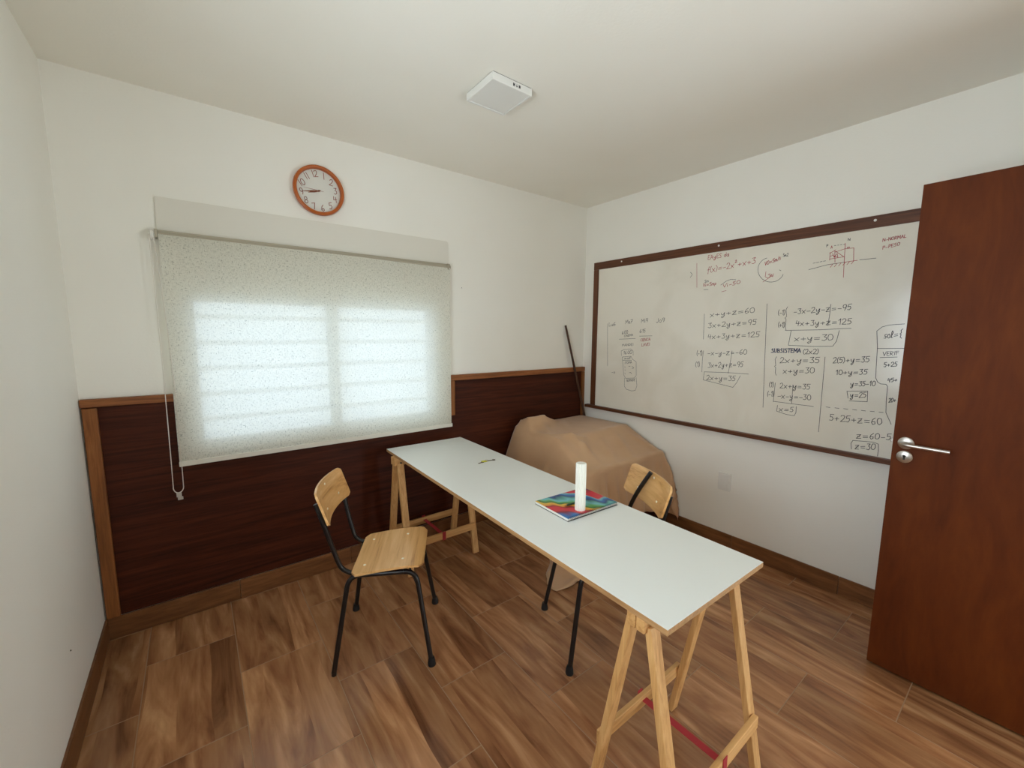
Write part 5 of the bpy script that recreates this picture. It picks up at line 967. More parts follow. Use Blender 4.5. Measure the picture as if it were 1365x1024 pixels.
    28273, -8171, 6330, 28511, -8165, 6333, 28743, -8163, 6334, 28980, -8159, 6335, 29212, -8159, 6368, 29449, -8157, 6423, 29681, -8159, 6444, 29918, -8160, 6392, 30150, -8165, 6334, 30387, -8168, 6331,
    30619, -8176, 6327, 30857, -8183, 6324, 31089, -8195, 6319, 31326, -8207, 6313, 31559, -8224, 6305, 31795, -8242, 6297, 32028, -8266, 6335, 32263, -8288, 6390, 32494, -8313, 6327, 32728, -8327, 6259,
    32900, -8266, 6102, 32908, -8168, 5888, 32910, -8072, 5677, 32910, -7973, 5461, 32908, -7878, 5249, 32908, -7780, 5036, 32908, -7680, 4828, 32914, -7576, 4620, 32920, -7471, 4416, 32924, -7365, 4212,
    22476, -6321, 707, 22559, -6378, 914, 22632, -6447, 1119, 22690, -6530, 1331, 22728, -6619, 1540, 22745, -6713, 1756, 22758, -6803, 1967, 22765, -6893, 2186, 22838, -6979, 2399, 22926, -7067, 2622,
    23019, -7151, 2836, 23119, -7237, 3062, 23214, -7319, 3277, 23309, -7402, 3506, 23394, -7484, 3723, 23474, -7566, 3955, 23540, -7643, 4172, 23609, -7722, 4409, 23678, -7799, 4628, 23762, -7880, 4867,
    23847, -7962, 5086, 23943, -8046, 5327, 24031, -8129, 5546, 24124, -8213, 5789, 24198, -8295, 6006, 24383, -8371, 6238, 24988, -8334, 6255, 25224, -8283, 6301, 25449, -8240, 6338, 25688, -8193, 6359,
    25914, -8157, 6412, 26154, -8119, 6428, 26383, -8090, 6380, 26624, -8061, 6380, 26854, -8040, 6389, 27094, -8020, 6399, 27326, -8007, 6421, 27565, -7993, 6488, 27797, -7986, 6550, 28036, -7977, 6494,
    28268, -7973, 6434, 28506, -7966, 6423, 28738, -7964, 6424, 28976, -7961, 6426, 29208, -7961, 6440, 29446, -7959, 6497, 29678, -7961, 6554, 29916, -7962, 6509, 30148, -7966, 6449, 30385, -7970, 6422,
    30618, -7977, 6418, 30855, -7985, 6415, 31087, -7996, 6409, 31324, -8008, 6404, 31557, -8026, 6396, 31793, -8044, 6388, 32025, -8066, 6448, 32259, -8088, 6493, 32490, -8111, 6409, 32724, -8124, 6351,
    32900, -8067, 6200, 32906, -7972, 5986, 32908, -7878, 5775, 32908, -7781, 5561, 32907, -7687, 5349, 32906, -7589, 5136, 32906, -7490, 4928, 32903, -7387, 4720, 32900, -7282, 4515, 32900, -7176, 4311,
    22284, -6293, 798, 22370, -6335, 1006, 22461, -6359, 1214, 22546, -6398, 1427, 22620, -6454, 1637, 22681, -6527, 1854, 22721, -6611, 2065, 22770, -6701, 2286, 22847, -6788, 2499, 22929, -6876, 2721,
    23008, -6960, 2936, 23095, -7046, 3162, 23184, -7128, 3378, 23278, -7212, 3607, 23368, -7293, 3823, 23461, -7376, 4055, 23542, -7454, 4274, 23625, -7534, 4510, 23700, -7611, 4729, 23783, -7689, 4969,
    23865, -7766, 5190, 23958, -7845, 5431, 24047, -7922, 5652, 24143, -8000, 5895, 24223, -8073, 6114, 24412, -8142, 6343, 24986, -8107, 6363, 25221, -8061, 6430, 25447, -8022, 6478, 25684, -7979, 6509,
    25911, -7946, 6555, 26150, -7911, 6542, 26379, -7884, 6481, 26619, -7857, 6473, 26849, -7837, 6482, 27090, -7817, 6492, 27321, -7804, 6498, 27561, -7790, 6551, 27792, -7782, 6616, 28032, -7773, 6620,
    28264, -7769, 6560, 28503, -7762, 6516, 28735, -7760, 6517, 28973, -7756, 6519, 29205, -7756, 6519, 29443, -7755, 6569, 29675, -7757, 6627, 29913, -7757, 6630, 30146, -7762, 6569, 30383, -7765, 6515,
    30616, -7773, 6512, 30853, -7780, 6509, 31085, -7791, 6503, 31322, -7803, 6498, 31554, -7819, 6491, 31790, -7835, 6499, 32022, -7855, 6566, 32256, -7873, 6577, 32486, -7893, 6492, 32720, -7906, 6451,
    32900, -7855, 6304, 32906, -7767, 6088, 32907, -7679, 5875, 32907, -7586, 5660, 32907, -7494, 5447, 32907, -7397, 5235, 32906, -7299, 5027, 32905, -7196, 4819, 32902, -7092, 4615, 32900, -6986, 4410,
    22159, -6155, 891, 22210, -6236, 1099, 22280, -6298, 1307, 22361, -6344, 1519, 22444, -6376, 1730, 22527, -6406, 1948, 22599, -6456, 2160, 22719, -6520, 2382, 22830, -6598, 2595, 22929, -6684, 2819,
    23011, -6769, 3034, 23094, -6854, 3260, 23177, -6937, 3476, 23264, -7021, 3705, 23349, -7102, 3922, 23441, -7184, 4154, 23527, -7263, 4373, 23617, -7343, 4608, 23700, -7420, 4828, 23787, -7497, 5067,
    23871, -7573, 5288, 23964, -7649, 5528, 24054, -7725, 5749, 24152, -7799, 5990, 24236, -7871, 6209, 24429, -7938, 6436, 24984, -7903, 6457, 25219, -7858, 6515, 25444, -7820, 6598, 25681, -7778, 6670,
    25908, -7746, 6722, 26147, -7713, 6682, 26376, -7686, 6580, 26616, -7659, 6564, 26846, -7640, 6573, 27086, -7620, 6582, 27317, -7607, 6588, 27557, -7593, 6609, 27789, -7585, 6673, 28029, -7576, 6737,
    28260, -7571, 6678, 28500, -7565, 6621, 28732, -7563, 6608, 28971, -7559, 6609, 29203, -7559, 6609, 29441, -7557, 6636, 29673, -7559, 6694, 29912, -7560, 6744, 30144, -7564, 6682, 30382, -7568, 6621,
    30614, -7575, 6602, 30851, -7582, 6599, 31083, -7593, 6594, 31320, -7604, 6589, 31552, -7620, 6582, 31788, -7635, 6608, 32019, -7655, 6674, 32253, -7672, 6650, 32484, -7692, 6566, 32717, -7704, 6543,
    32900, -7656, 6400, 32907, -7569, 6184, 32908, -7483, 5970, 32909, -7392, 5756, 32909, -7301, 5544, 32911, -7205, 5332, 32908, -7107, 5124, 32900, -7005, 4916, 32900, -6900, 4712, 32900, -6795, 4508,
    22203, -5954, 973, 22181, -6043, 1186, 22188, -6132, 1397, 22222, -6215, 1611, 22276, -6284, 1822, 22346, -6339, 2040, 22436, -6381, 2253, 22583, -6413, 2474, 22721, -6456, 2688, 22858, -6512, 2913,
    22978, -6581, 3129, 23088, -6662, 3356, 23180, -6744, 3572, 23264, -6829, 3802, 23347, -6909, 4019, 23436, -6992, 4251, 23520, -7071, 4469, 23610, -7150, 4705, 23695, -7225, 4925, 23787, -7300, 5165,
    23873, -7372, 5386, 23968, -7444, 5628, 24059, -7514, 5850, 24160, -7583, 6092, 24248, -7650, 6312, 24447, -7713, 6539, 24983, -7679, 6555, 25218, -7637, 6596, 25443, -7603, 6678, 25679, -7565, 6798,
    25907, -7535, 6910, 26145, -7504, 6875, 26374, -7480, 6703, 26613, -7454, 6658, 26844, -7435, 6666, 27084, -7416, 6675, 27315, -7403, 6681, 27555, -7390, 6687, 27786, -7382, 6733, 28026, -7372, 6793,
    28258, -7368, 6795, 28497, -7361, 6739, 28729, -7359, 6701, 28968, -7355, 6703, 29201, -7355, 6703, 29439, -7353, 6704, 29671, -7355, 6761, 29910, -7356, 6818, 30142, -7360, 6797, 30380, -7363, 6737,
    30612, -7370, 6696, 30850, -7377, 6693, 31082, -7387, 6688, 31318, -7398, 6683, 31550, -7412, 6677, 31785, -7426, 6719, 32017, -7443, 6783, 32251, -7458, 6725, 32481, -7476, 6648, 32714, -7488, 6642,
    32900, -7444, 6501, 32908, -7363, 6284, 32909, -7282, 6067, 32910, -7195, 5852, 32911, -7106, 5639, 32906, -7012, 5427, 32900, -6915, 5219, 32900, -6813, 5013, 32905, -6708, 4809, 32920, -6605, 4605,
    22388, -5825, 1039, 22323, -5873, 1258, 22270, -5937, 1474, 22237, -6015, 1694, 22227, -6097, 1909, 22243, -6179, 2129, 22323, -6252, 2343, 22446, -6317, 2565, 22577, -6369, 2780, 22719, -6412, 3004,
    22857, -6455, 3220, 22998, -6503, 3448, 23124, -6564, 3665, 23244, -6639, 3895, 23346, -6717, 4112, 23440, -6800, 4345, 23525, -6877, 4564, 23613, -6957, 4799, 23697, -7031, 5020, 23789, -7105, 5259,
    23877, -7176, 5480, 23974, -7246, 5721, 24067, -7315, 5943, 24170, -7381, 6185, 24262, -7447, 6405, 24465, -7510, 6632, 24981, -7476, 6648, 25215, -7434, 6666, 25441, -7401, 6727, 25678, -7364, 6839,
    25905, -7335, 7050, 26143, -7305, 7063, 26372, -7281, 6882, 26612, -7255, 6748, 26842, -7237, 6757, 27082, -7218, 6765, 27312, -7205, 6771, 27553, -7192, 6777, 27784, -7184, 6792, 28024, -7175, 6850,
    28256, -7170, 6896, 28496, -7163, 6848, 28728, -7161, 6803, 28967, -7157, 6793, 29199, -7157, 6793, 29438, -7155, 6794, 29670, -7157, 6826, 29909, -7158, 6881, 30141, -7162, 6903, 30379, -7165, 6845,
    30611, -7172, 6791, 30849, -7178, 6784, 31081, -7189, 6779, 31317, -7199, 6774, 31549, -7213, 6768, 31784, -7226, 6820, 32016, -7243, 6863, 32249, -7257, 6794, 32480, -7275, 6740, 32713, -7287, 6734,
    32900, -7244, 6594, 32909, -7165, 6377, 32911, -7085, 6160, 32913, -6999, 5945, 32916, -6911, 5731, 32920, -6818, 5519, 32942, -6725, 5310, 32989, -6640, 5101, 33040, -6562, 4892, 33075, -6476, 4682,
    22598, -5810, 1096, 22534, -5831, 1318, 22471, -5838, 1538, 22408, -5869, 1762, 22352, -5917, 1982, 22311, -5980, 2207, 22355, -6052, 2425, 22422, -6129, 2651, 22507, -6203, 2868, 22616, -6274, 3094,
    22734, -6336, 3311, 22869, -6391, 3539, 23002, -6440, 3756, 23145, -6489, 3985, 23274, -6547, 4204, 23401, -6614, 4436, 23509, -6686, 4656, 23611, -6763, 4892, 23701, -6836, 5113, 23795, -6907, 5353,
    23885, -6974, 5575, 23985, -7039, 5818, 24081, -7103, 6042, 24188, -7164, 6285, 24284, -7226, 6506, 24493, -7287, 6734, 24980, -7254, 6749, 25214, -7214, 6767, 25440, -7185, 6781, 25676, -7151, 6865,
    25904, -7124, 7075, 26142, -7095, 7246, 26371, -7073, 7065, 26610, -7048, 6919, 26840, -7031, 6851, 27080, -7013, 6859, 27311, -7001, 6865, 27551, -6987, 6871, 27783, -6980, 6874, 28023, -6970, 6911,
    28254, -6966, 6952, 28494, -6959, 6951, 28726, -6957, 6910, 28966, -6953, 6886, 29198, -6953, 6886, 29437, -6951, 6887, 29669, -6953, 6895, 29908, -6953, 6946, 30140, -6957, 6989, 30378, -6960, 6952,
    30611, -6966, 6902, 30848, -6972, 6878, 31080, -6982, 6873, 31317, -6991, 6869, 31549, -7004, 6873, 31784, -7015, 6919, 32015, -7031, 6929, 32249, -7043, 6870, 32480, -7060, 6838, 32712, -7073, 6832,
    32900, -7032, 6692, 32910, -6958, 6472, 32914, -6882, 6254, 32922, -6801, 6037, 32937, -6716, 5822, 32970, -6630, 5610, 33023, -6549, 5401, 33088, -6473, 5192, 33136, -6392, 4982, 33170, -6304, 4772,
    22797, -5700, 1160, 22742, -5758, 1380, 22681, -5799, 1600, 22619, -5828, 1823, 22559, -5848, 2044, 22521, -5863, 2271, 22536, -5898, 2493, 22560, -5946, 2723, 22597, -6005, 2945, 22653, -6073, 3175,
    22725, -6143, 3396, 22820, -6214, 3627, 22925, -6280, 3846, 23051, -6342, 4077, 23178, -6400, 4295, 23318, -6455, 4527, 23447, -6512, 4746, 23577, -6576, 4982, 23688, -6643, 5203, 23797, -6711, 5443,
    23894, -6776, 5666, 24000, -6840, 5909, 24099, -6902, 6133, 24211, -6962, 6376, 24311, -7023, 6598, 24523, -7084, 6827, 24977, -7051, 6842, 25211, -7012, 6860, 25438, -6983, 6873, 25674, -6950, 6888,
    25902, -6924, 7085, 26140, -6895, 7263, 26369, -6873, 7231, 26608, -6848, 7074, 26839, -6832, 6986, 27079, -6813, 6950, 27310, -6802, 6956, 27550, -6789, 6962, 27781, -6781, 6965, 28021, -6772, 6977,
    28253, -6767, 7013, 28493, -6761, 7038, 28725, -6759, 7006, 28965, -6754, 6982, 29197, -6754, 6977, 29437, -6752, 6978, 29669, -6754, 6977, 29908, -6754, 7012, 30140, -6758, 7050, 30378, -6761, 7049,
    30611, -6767, 7004, 30848, -6773, 6969, 31080, -6783, 6964, 31317, -6792, 6960, 31549, -6805, 6970, 31785, -6816, 7006, 32016, -6830, 6993, 32250, -6843, 6945, 32480, -6859, 6930, 32713, -6872, 6924,
    32900, -6832, 6783, 32911, -6759, 6563, 32920, -6685, 6344, 32937, -6604, 6126, 32970, -6523, 5912, 33026, -6444, 5701, 33088, -6367, 5493, 33137, -6284, 5281, 33157, -6196, 5069, 33154, -6107, 4857,
    22879, -5498, 1225, 22861, -5565, 1444, 22844, -5633, 1663, 22807, -5695, 1885, 22762, -5751, 2106, 22749, -5795, 2332, 22763, -5830, 2554, 22781, -5856, 2784, 22801, -5883, 3008, 22830, -5917, 3241,
    22867, -5963, 3465, 22917, -6018, 3701, 22979, -6079, 3924, 23063, -6145, 4160, 23159, -6211, 4381, 23277, -6276, 4617, 23398, -6337, 4837, 23536, -6396, 5073, 23662, -6455, 5293, 23792, -6515, 5534,
    23903, -6574, 5758, 24019, -6632, 6003, 24125, -6689, 6228, 24243, -6745, 6474, 24349, -6802, 6697, 24567, -6862, 6928, 24975, -6829, 6944, 25209, -6793, 6960, 25436, -6766, 6972, 25672, -6735, 6986,
    25901, -6712, 7091, 26139, -6685, 7277, 26368, -6664, 7265, 26607, -6641, 7217, 26838, -6625, 7139, 27078, -6608, 7070, 27309, -6597, 7050, 27549, -6584, 7055, 27781, -6577, 7058, 28021, -6568, 7062,
    28253, -6563, 7082, 28493, -6557, 7101, 28725, -6555, 7099, 28965, -6551, 7078, 29197, -6551, 7070, 29437, -6549, 7071, 29669, -6550, 7071, 29908, -6550, 7085, 30140, -6554, 7117, 30379, -6556, 7141,
    30611, -6562, 7102, 30849, -6567, 7070, 31081, -6576, 7059, 31319, -6584, 7055, 31550, -6595, 7066, 31786, -6605, 7087, 32018, -6618, 7066, 32252, -6629, 7035, 32482, -6644, 7028, 32715, -6657, 7022,
    32900, -6619, 6878, 32914, -6552, 6656, 32929, -6483, 6435, 32962, -6408, 6217, 33011, -6333, 6004, 33070, -6255, 5792, 33107, -6171, 5580, 33108, -6086, 5363, 33079, -6011, 5148, 33029, -5949, 4931,
    22899, -5294, 1288, 22899, -5360, 1507, 22892, -5427, 1726, 22880, -5491, 1948, 22865, -5552, 2169, 22906, -5613, 2393, 22948, -5672, 2615, 22984, -5726, 2844, 23014, -5774, 3068, 23045, -5816, 3300,
    23077, -5854, 3525, 23113, -5887, 3761, 23154, -5925, 3988, 23204, -5967, 4227, 23263, -6018, 4453, 23342, -6077, 4693, 23431, -6138, 4918, 23545, -6201, 5158, 23663, -6261, 5380, 23797, -6319, 5621,
    23917, -6376, 5845, 24042, -6432, 6090, 24154, -6488, 6316, 24277, -6542, 6563, 24389, -6598, 6786, 24613, -6658, 7021, 24971, -6626, 7036, 25205, -6589, 7053, 25432, -6564, 7064, 25669, -6534, 7078,
    25898, -6512, 7169, 26137, -6485, 7293, 26366, -6465, 7278, 26606, -6442, 7300, 26836, -6427, 7295, 27077, -6410, 7227, 27308, -6399, 7171, 27548, -6386, 7173, 27780, -6379, 7177, 28020, -6370, 7181,
    28252, -6366, 7184, 28493, -6360, 7199, 28725, -6357, 7194, 28965, -6353, 7175, 29197, -6353, 7168, 29437, -6351, 7162, 29669, -6352, 7161, 29909, -6352, 7161, 30141, -6356, 7186, 30380, -6358, 7204,
    30613, -6364, 7189, 30851, -6368, 7166, 31083, -6377, 7150, 31321, -6384, 7146, 31553, -6395, 7150, 31789, -6405, 7159, 32020, -6418, 7143, 32255, -6428, 7127, 32486, -6442, 7120, 32719, -6456, 7114,
    32900, -6418, 6966, 32917, -6352, 6743, 32942, -6285, 6523, 32987, -6214, 6306, 33033, -6138, 6092, 33052, -6056, 5875, 33039, -5981, 5657, 32983, -5929, 5439, 32937, -5868, 5227, 32900, -5796, 5019,
    22732, -5206, 1332, 22765, -5236, 1556, 22792, -5273, 1779, 22818, -5313, 2004, 22848, -5358, 2226, 22928, -5410, 2453, 23003, -5464, 2675, 23073, -5520, 2905, 23131, -5575, 3129, 23189, -5630, 3361,
    23244, -5685, 3585, 23296, -5737, 3821, 23343, -5784, 4047, 23393, -5828, 4287, 23442, -5870, 4514, 23498, -5911, 4757, 23559, -5956, 4985, 23637, -6007, 5230, 23726, -6062, 5457, 23839, -6119, 5703,
    23951, -6172, 5929, 24077, -6223, 6179, 24191, -6274, 6406, 24321, -6323, 6658, 24439, -6375, 6883, 24674, -6434, 7124, 24966, -6402, 7138, 25201, -6369, 7153, 25429, -6347, 7163, 25667, -6320, 7176,
    25896, -6299, 7257, 26135, -6275, 7362, 26365, -6257, 7332, 26605, -6236, 7365, 26836, -6222, 7413, 27076, -6205, 7368, 27307, -6195, 7304, 27548, -6183, 7296, 27780, -6176, 7304, 28020, -6168, 7311,
    28252, -6164, 7315, 28493, -6158, 7318, 28725, -6155, 7317, 28966, -6151, 7316, 29198, -6151, 7311, 29438, -6149, 7307, 29670, -6150, 7300, 29910, -6150, 7292, 30142, -6153, 7293, 30382, -6155, 7301,
    30614, -6160, 7290, 30853, -6164, 7263, 31085, -6171, 7244, 31324, -6177, 7241, 31556, -6187, 7237, 31793, -6194, 7233, 32024, -6206, 7228, 32260, -6213, 7225, 32490, -6226, 7219, 32724, -6240, 7213,
    32900, -6203, 7057, 32921, -6144, 6832, 32949, -6084, 6609, 32978, -6014, 6389, 32984, -5942, 6169, 32950, -5881, 5951, 32920, -5817, 5739, 32900, -5745, 5527, 32900, -5669, 5316, 32900, -5594, 5104,
    22580, -5101, 1380, 22600, -5146, 1604, 22623, -5189, 1827, 22649, -5230, 2053, 22698, -5267, 2277, 22795, -5299, 2505, 22894, -5329, 2729, 23001, -5355, 2959, 23096, -5390, 3185, 23188, -5432, 3419,
    23271, -5479, 3644, 23355, -5529, 3881, 23428, -5580, 4108, 23499, -5630, 4349, 23566, -5679, 4576, 23634, -5730, 4820, 23697, -5778, 5049, 23764, -5824, 5296, 23833, -5871, 5526, 23918, -5919, 5776,
    24009, -5970, 6005, 24123, -6020, 6258, 24234, -6070, 6488, 24365, -6118, 6742, 24488, -6169, 6969, 24736, -6230, 7217, 24960, -6198, 7232, 25196, -6166, 7246, 25425, -6145, 7256, 25664, -6119, 7268,
    25893, -6099, 7339, 26133, -6076, 7472, 26363, -6058, 7443, 26604, -6038, 7453, 26835, -6023, 7467, 27076, -6007, 7417, 27307, -5997, 7367, 27548, -5986, 7376, 27780, -5979, 7389, 28021, -5970, 7403,
    28253, -5966, 7416, 28493, -5960, 7430, 28726, -5958, 7442, 28966, -5954, 7455, 29198, -5954, 7452, 29439, -5951, 7449, 29671, -5953, 7442, 29911, -5952, 7435, 30144, -5955, 7425, 30383, -5957, 7427,
    30616, -5962, 7415, 30855, -5966, 7392, 31088, -5973, 7377, 31326, -5979, 7364, 31559, -5988, 7350, 31797, -5995, 7339, 32029, -6005, 7326, 32266, -6012, 7317, 32497, -6024, 7311, 32732, -6038, 7305,
    32900, -5998, 7140, 32917, -5941, 6912, 32929, -5883, 6691, 32917, -5821, 6471, 32903, -5756, 6255, 32900, -5685, 6040, 32900, -5615, 5826, 32900, -5542, 5611, 32900, -5468, 5395, 32900, -5393, 5174,
    22616, -4891, 1428, 22613, -4940, 1652, 22614, -4989, 1876, 22617, -5038, 2103, 22658, -5085, 2327, 22730, -5131, 2557, 22807, -5176, 2782, 22892, -5220, 3013, 22979, -5261, 3239, 23073, -5300, 3473,
    23166, -5337, 3699, 23269, -5372, 3937, 23364, -5407, 4164, 23469, -5442, 4405, 23560, -5483, 4634, 23655, -5528, 4879, 23738, -5574, 5109, 23824, -5623, 5359, 23902, -5670, 5590, 23986, -5718, 5844,
    24071, -5765, 6076, 24176, -5809, 6334, 24282, -5855, 6567, 24415, -5897, 6830, 24543, -5943, 7060, 24730, -6000, 7322, 24955, -5973, 7334, 25192, -5947, 7346, 25422, -5929, 7355, 25661, -5906, 7365,
    25892, -5889, 7449, 26132, -5868, 7611, 26363, -5852, 7599, 26604, -5833, 7529, 26835, -5820, 7488, 27076, -5804, 7440, 27307, -5795, 7428, 27548, -5784, 7438, 27780, -5777, 7447, 28021, -5770, 7457,
    28253, -5766, 7467, 28494, -5760, 7477, 28727, -5758, 7487, 28967, -5754, 7497, 29199, -5753, 7506, 29440, -5751, 7516, 29672, -5752, 7524, 29912, -5751, 7532, 30145, -5754, 7538, 30385, -5755, 7543,
    30617, -5760, 7545, 30857, -5763, 7532, 31090, -5769, 7516, 31329, -5774, 7502, 31562, -5781, 7485, 31801, -5787, 7471, 32033, -5794, 7456, 32273, -5799, 7444, 32505, -5807, 7431, 32743, -5816, 7419,
    32900, -5779, 7233, 32908, -5732, 7002, 32913, -5681, 6778, 32917, -5618, 6553, 32933, -5554, 6333, 32953, -5489, 6110, 32973, -5425, 5887, 32990, -5360, 5664, 33000, -5291, 5441, 33007, -5220, 5218,
    22805, -4736, 1456, 22788, -4770, 1684, 22773, -4807, 1910, 22759, -4844, 2140, 22790, -4883, 2366, 22839, -4924, 2598, 22892, -4965, 2825, 22952, -5009, 3059, 23015, -5052, 3286, 23085, -5096, 3522,
    23158, -5139, 3749, 23237, -5182, 3988, 23317, -5224, 4217, 23407, -5267, 4459, 23496, -5308, 4689, 23597, -5349, 4935, 23693, -5389, 5165, 23801, -5429, 5416, 23899, -5470, 5648, 24007, -5513, 5904,
    24104, -5558, 6137, 24216, -5602, 6398, 24323, -5646, 6634, 24459, -5689, 6902, 24593, -5732, 7135, 24724, -5795, 7416, 24949, -5769, 7428, 25189, -5744, 7439, 25419, -5728, 7446, 25660, -5707, 7474,
    25891, -5690, 7595, 26132, -5669, 7749, 26362, -5654, 7717, 26604, -5635, 7584, 26835, -5622, 7528, 27077, -5605, 7500, 27308, -5594, 7500, 27549, -5581, 7500, 27781, -5574, 7500, 28022, -5565, 7500,
    28254, -5560, 7500, 28495, -5554, 7500, 28727, -5552, 7505, 28968, -5547, 7511, 29200, -5546, 7519, 29441, -5544, 7528, 29673, -5545, 7535, 29913, -5544, 7541, 30146, -5547, 7549, 30386, -5548, 7555,
    30618, -5553, 7562, 30858, -5557, 7567, 31091, -5563, 7571, 31330, -5568, 7574, 31563, -5576, 7575, 31803, -5582, 7574, 32036, -5590, 7572, 32277, -5595, 7557, 32510, -5602, 7544, 32755, -5601, 7531,
    32900, -5569, 7312, 32928, -5524, 7069, 32972, -5483, 6842, 33028, -5443, 6606, 33074, -5403, 6378, 33118, -5360, 6145, 33155, -5318, 5917, 33185, -5275, 5684, 33207, -5235, 5458, 33220, -5195, 5231,
    23024, -4654, 1476, 23008, -4685, 1704, 22991, -4715, 1931, 22976, -4745, 2161, 23008, -4773, 2390, 23051, -4800, 2623, 23096, -4828, 2852, 23142, -4854, 3087, 23191, -4884, 3316, 23243, -4915, 3554,
    23298, -4950, 3784, 23359, -4985, 4025, 23421, -5023, 4256, 23492, -5062, 4500, 23565, -5102, 4731, 23649, -5143, 4979, 23733, -5184, 5211, 23832, -5226, 5462, 23926, -5266, 5696, 24035, -5307, 5952,
    24134, -5348, 6187, 24249, -5388, 6450, 24357, -5427, 6688, 24495, -5463, 6961, 24644, -5499, 7196, 24721, -5528, 7500, 24947, -5530, 7500, 25189, -5513, 7500, 25420, -5499, 7515, 25661, -5479, 7592,
    25892, -5464, 7698, 26133, -5444, 7787, 26364, -5429, 7671, 26606, -5411, 7541, 26837, -5398, 7500, 27078, -5383, 7500, 27309, -5373, 7500, 27551, -5361, 7500, 27783, -5354, 7500, 28023, -5346, 7500,
    28256, -5342, 7500, 28496, -5336, 7500, 28729, -5333, 7500, 28969, -5329, 7500, 29201, -5328, 7508, 29442, -5325, 7514, 29674, -5326, 7512, 29914, -5325, 7505, 30146, -5327, 7500, 30386, -5328, 7500,
    30619, -5332, 7507, 30858, -5335, 7514, 31091, -5341, 7521, 31330, -5345, 7526, 31563, -5352, 7531, 31802, -5356, 7534, 32035, -5363, 7535, 32274, -5365, 7534, 32507, -5368, 7532, 32745, -5358, 7526,
    32900, -5341, 7334, 32920, -5309, 7094, 32956, -5275, 6863, 33005, -5235, 6629, 33051, -5193, 6401, 33094, -5149, 6170, 33133, -5106, 5947, 33169, -5063, 5719, 33198, -5021, 5495, 33220, -4982, 5269,
    23154, -4458, 1504, 23146, -4492, 1732, 23139, -4527, 1959, 23130, -4562, 2189, 23176, -4595, 2417, 23226, -4629, 2650, 23274, -4662, 2879, 23324, -4694, 3115, 23372, -4725, 3344, 23425, -4757, 3582,
    23477, -4790, 3812, 23535, -4825, 4053, 23593, -4859, 4284, 23656, -4894, 4528, 23719, -4927, 4761, 23788, -4960, 5009, 23855, -4993, 5243, 23930, -5026, 5495, 24005, -5062, 5730, 24091, -5098, 5986,
    24178, -5136, 6223, 24281, -5174, 6483, 24384, -5212, 6722, 24514, -5246, 6988, 24650, -5279, 7224, 24725, -5304, 7500, 24953, -5306, 7500, 25192, -5291, 7514, 25423, -5279, 7580, 25664, -5260, 7660,
    25895, -5245, 7724, 26136, -5226, 7696, 26367, -5211, 7595, 26608, -5194, 7500, 26839, -5181, 7500, 27080, -5166, 7500, 27311, -5156, 7500, 27552, -5145, 7500, 27784, -5138, 7500, 28025, -5130, 7500,
    28257, -5126, 7500, 28498, -5120, 7500, 28730, -5117, 7500, 28970, -5113, 7503, 29202, -5112, 7515, 29442, -5110, 7525, 29675, -5110, 7523, 29915, -5109, 7517, 30147, -5111, 7506, 30386, -5112, 7500,
    30619, -5116, 7500, 30858, -5119, 7500, 31090, -5124, 7500, 31329, -5128, 7500, 31562, -5134, 7500, 31800, -5138, 7500, 32032, -5144, 7501, 32269, -5146, 7505, 32500, -5148, 7508, 32737, -5138, 7507,
    32900, -5121, 7331, 32906, -5092, 7094, 32902, -5068, 6863, 32900, -5046, 6627, 32911, -5029, 6397, 32930, -5010, 6165, 32953, -4988, 5938, 32977, -4964, 5709, 32999, -4938, 5482, 33017, -4913, 5255,
    23169, -4247, 1537, 23165, -4281, 1764, 23161, -4316, 1991, 23163, -4350, 2221, 23215, -4383, 2449, 23270, -4416, 2681, 23323, -4449, 2910, 23379, -4481, 3145, 23433, -4512, 3375, 23488, -4545, 3613,
    23542, -4579, 3843, 23600, -4615, 4084, 23657, -4650, 4315, 23719, -4685, 4572, 23779, -4719, 4802, 23843, -4753, 5046, 23907, -4785, 5277, 23977, -4819, 5525, 24048, -4852, 5758, 24129, -4886, 6012,
    24211, -4921, 6248, 24307, -4955, 6506, 24405, -4988, 6744, 24527, -5014, 7004, 24650, -5041, 7239, 24732, -5056, 7500, 24960, -5065, 7514, 25198, -5056, 7570, 25429, -5048, 7639, 25669, -5032, 7681,
    25900, -5019, 7637, 26140, -5001, 7597, 26371, -4988, 7532, 26611, -4972, 7500, 26842, -4960, 7500, 27083, -4946, 7500, 27314, -4937, 7500, 27555, -4927, 7500, 27786, -4920, 7500, 28027, -4913, 7500,
    28259, -4909, 7500, 28499, -4904, 7500, 28731, -4901, 7500, 28971, -4897, 7503, 29203, -4896, 7515, 29443, -4893, 7527, 29675, -4893, 7541, 29915, -4892, 7535, 30147, -4893, 7523, 30386, -4894, 7506,
    30619, -4897, 7500, 30857, -4899, 7500, 31089, -4904, 7500, 31328, -4907, 7500, 31560, -4911, 7500, 31797, -4914, 7500, 32029, -4918, 7500, 32265, -4917, 7500, 32496, -4916, 7501, 32730, -4904, 7500,
    32900, -4892, 7335, 32911, -4872, 7101, 32918, -4853, 6872, 32915, -4834, 6638, 32908, -4815, 6409, 32903, -4796, 6177, 32900, -4779, 5949, 32900, -4764, 5719, 32900, -4748, 5491, 32900, -4734, 5262,
    23017, -4116, 1557, 23021, -4143, 1785, 23026, -4171, 2013, 23042, -4199, 2243, 23102, -4227, 2472, 23163, -4255, 2705, 23223, -4284, 2934, 23283, -4312, 3169, 23342, -4341, 3399, 23405, -4369, 3637,
    23468, -4399, 3869, 23537, -4428, 4109, 23605, -4457, 4341, 23681, -4487, 4594, 23754, -4517, 4828, 23833, -4546, 5075, 23908, -4577, 5310, 23990, -4608, 5559, 24066, -4640, 5794, 24151, -4672, 6044,
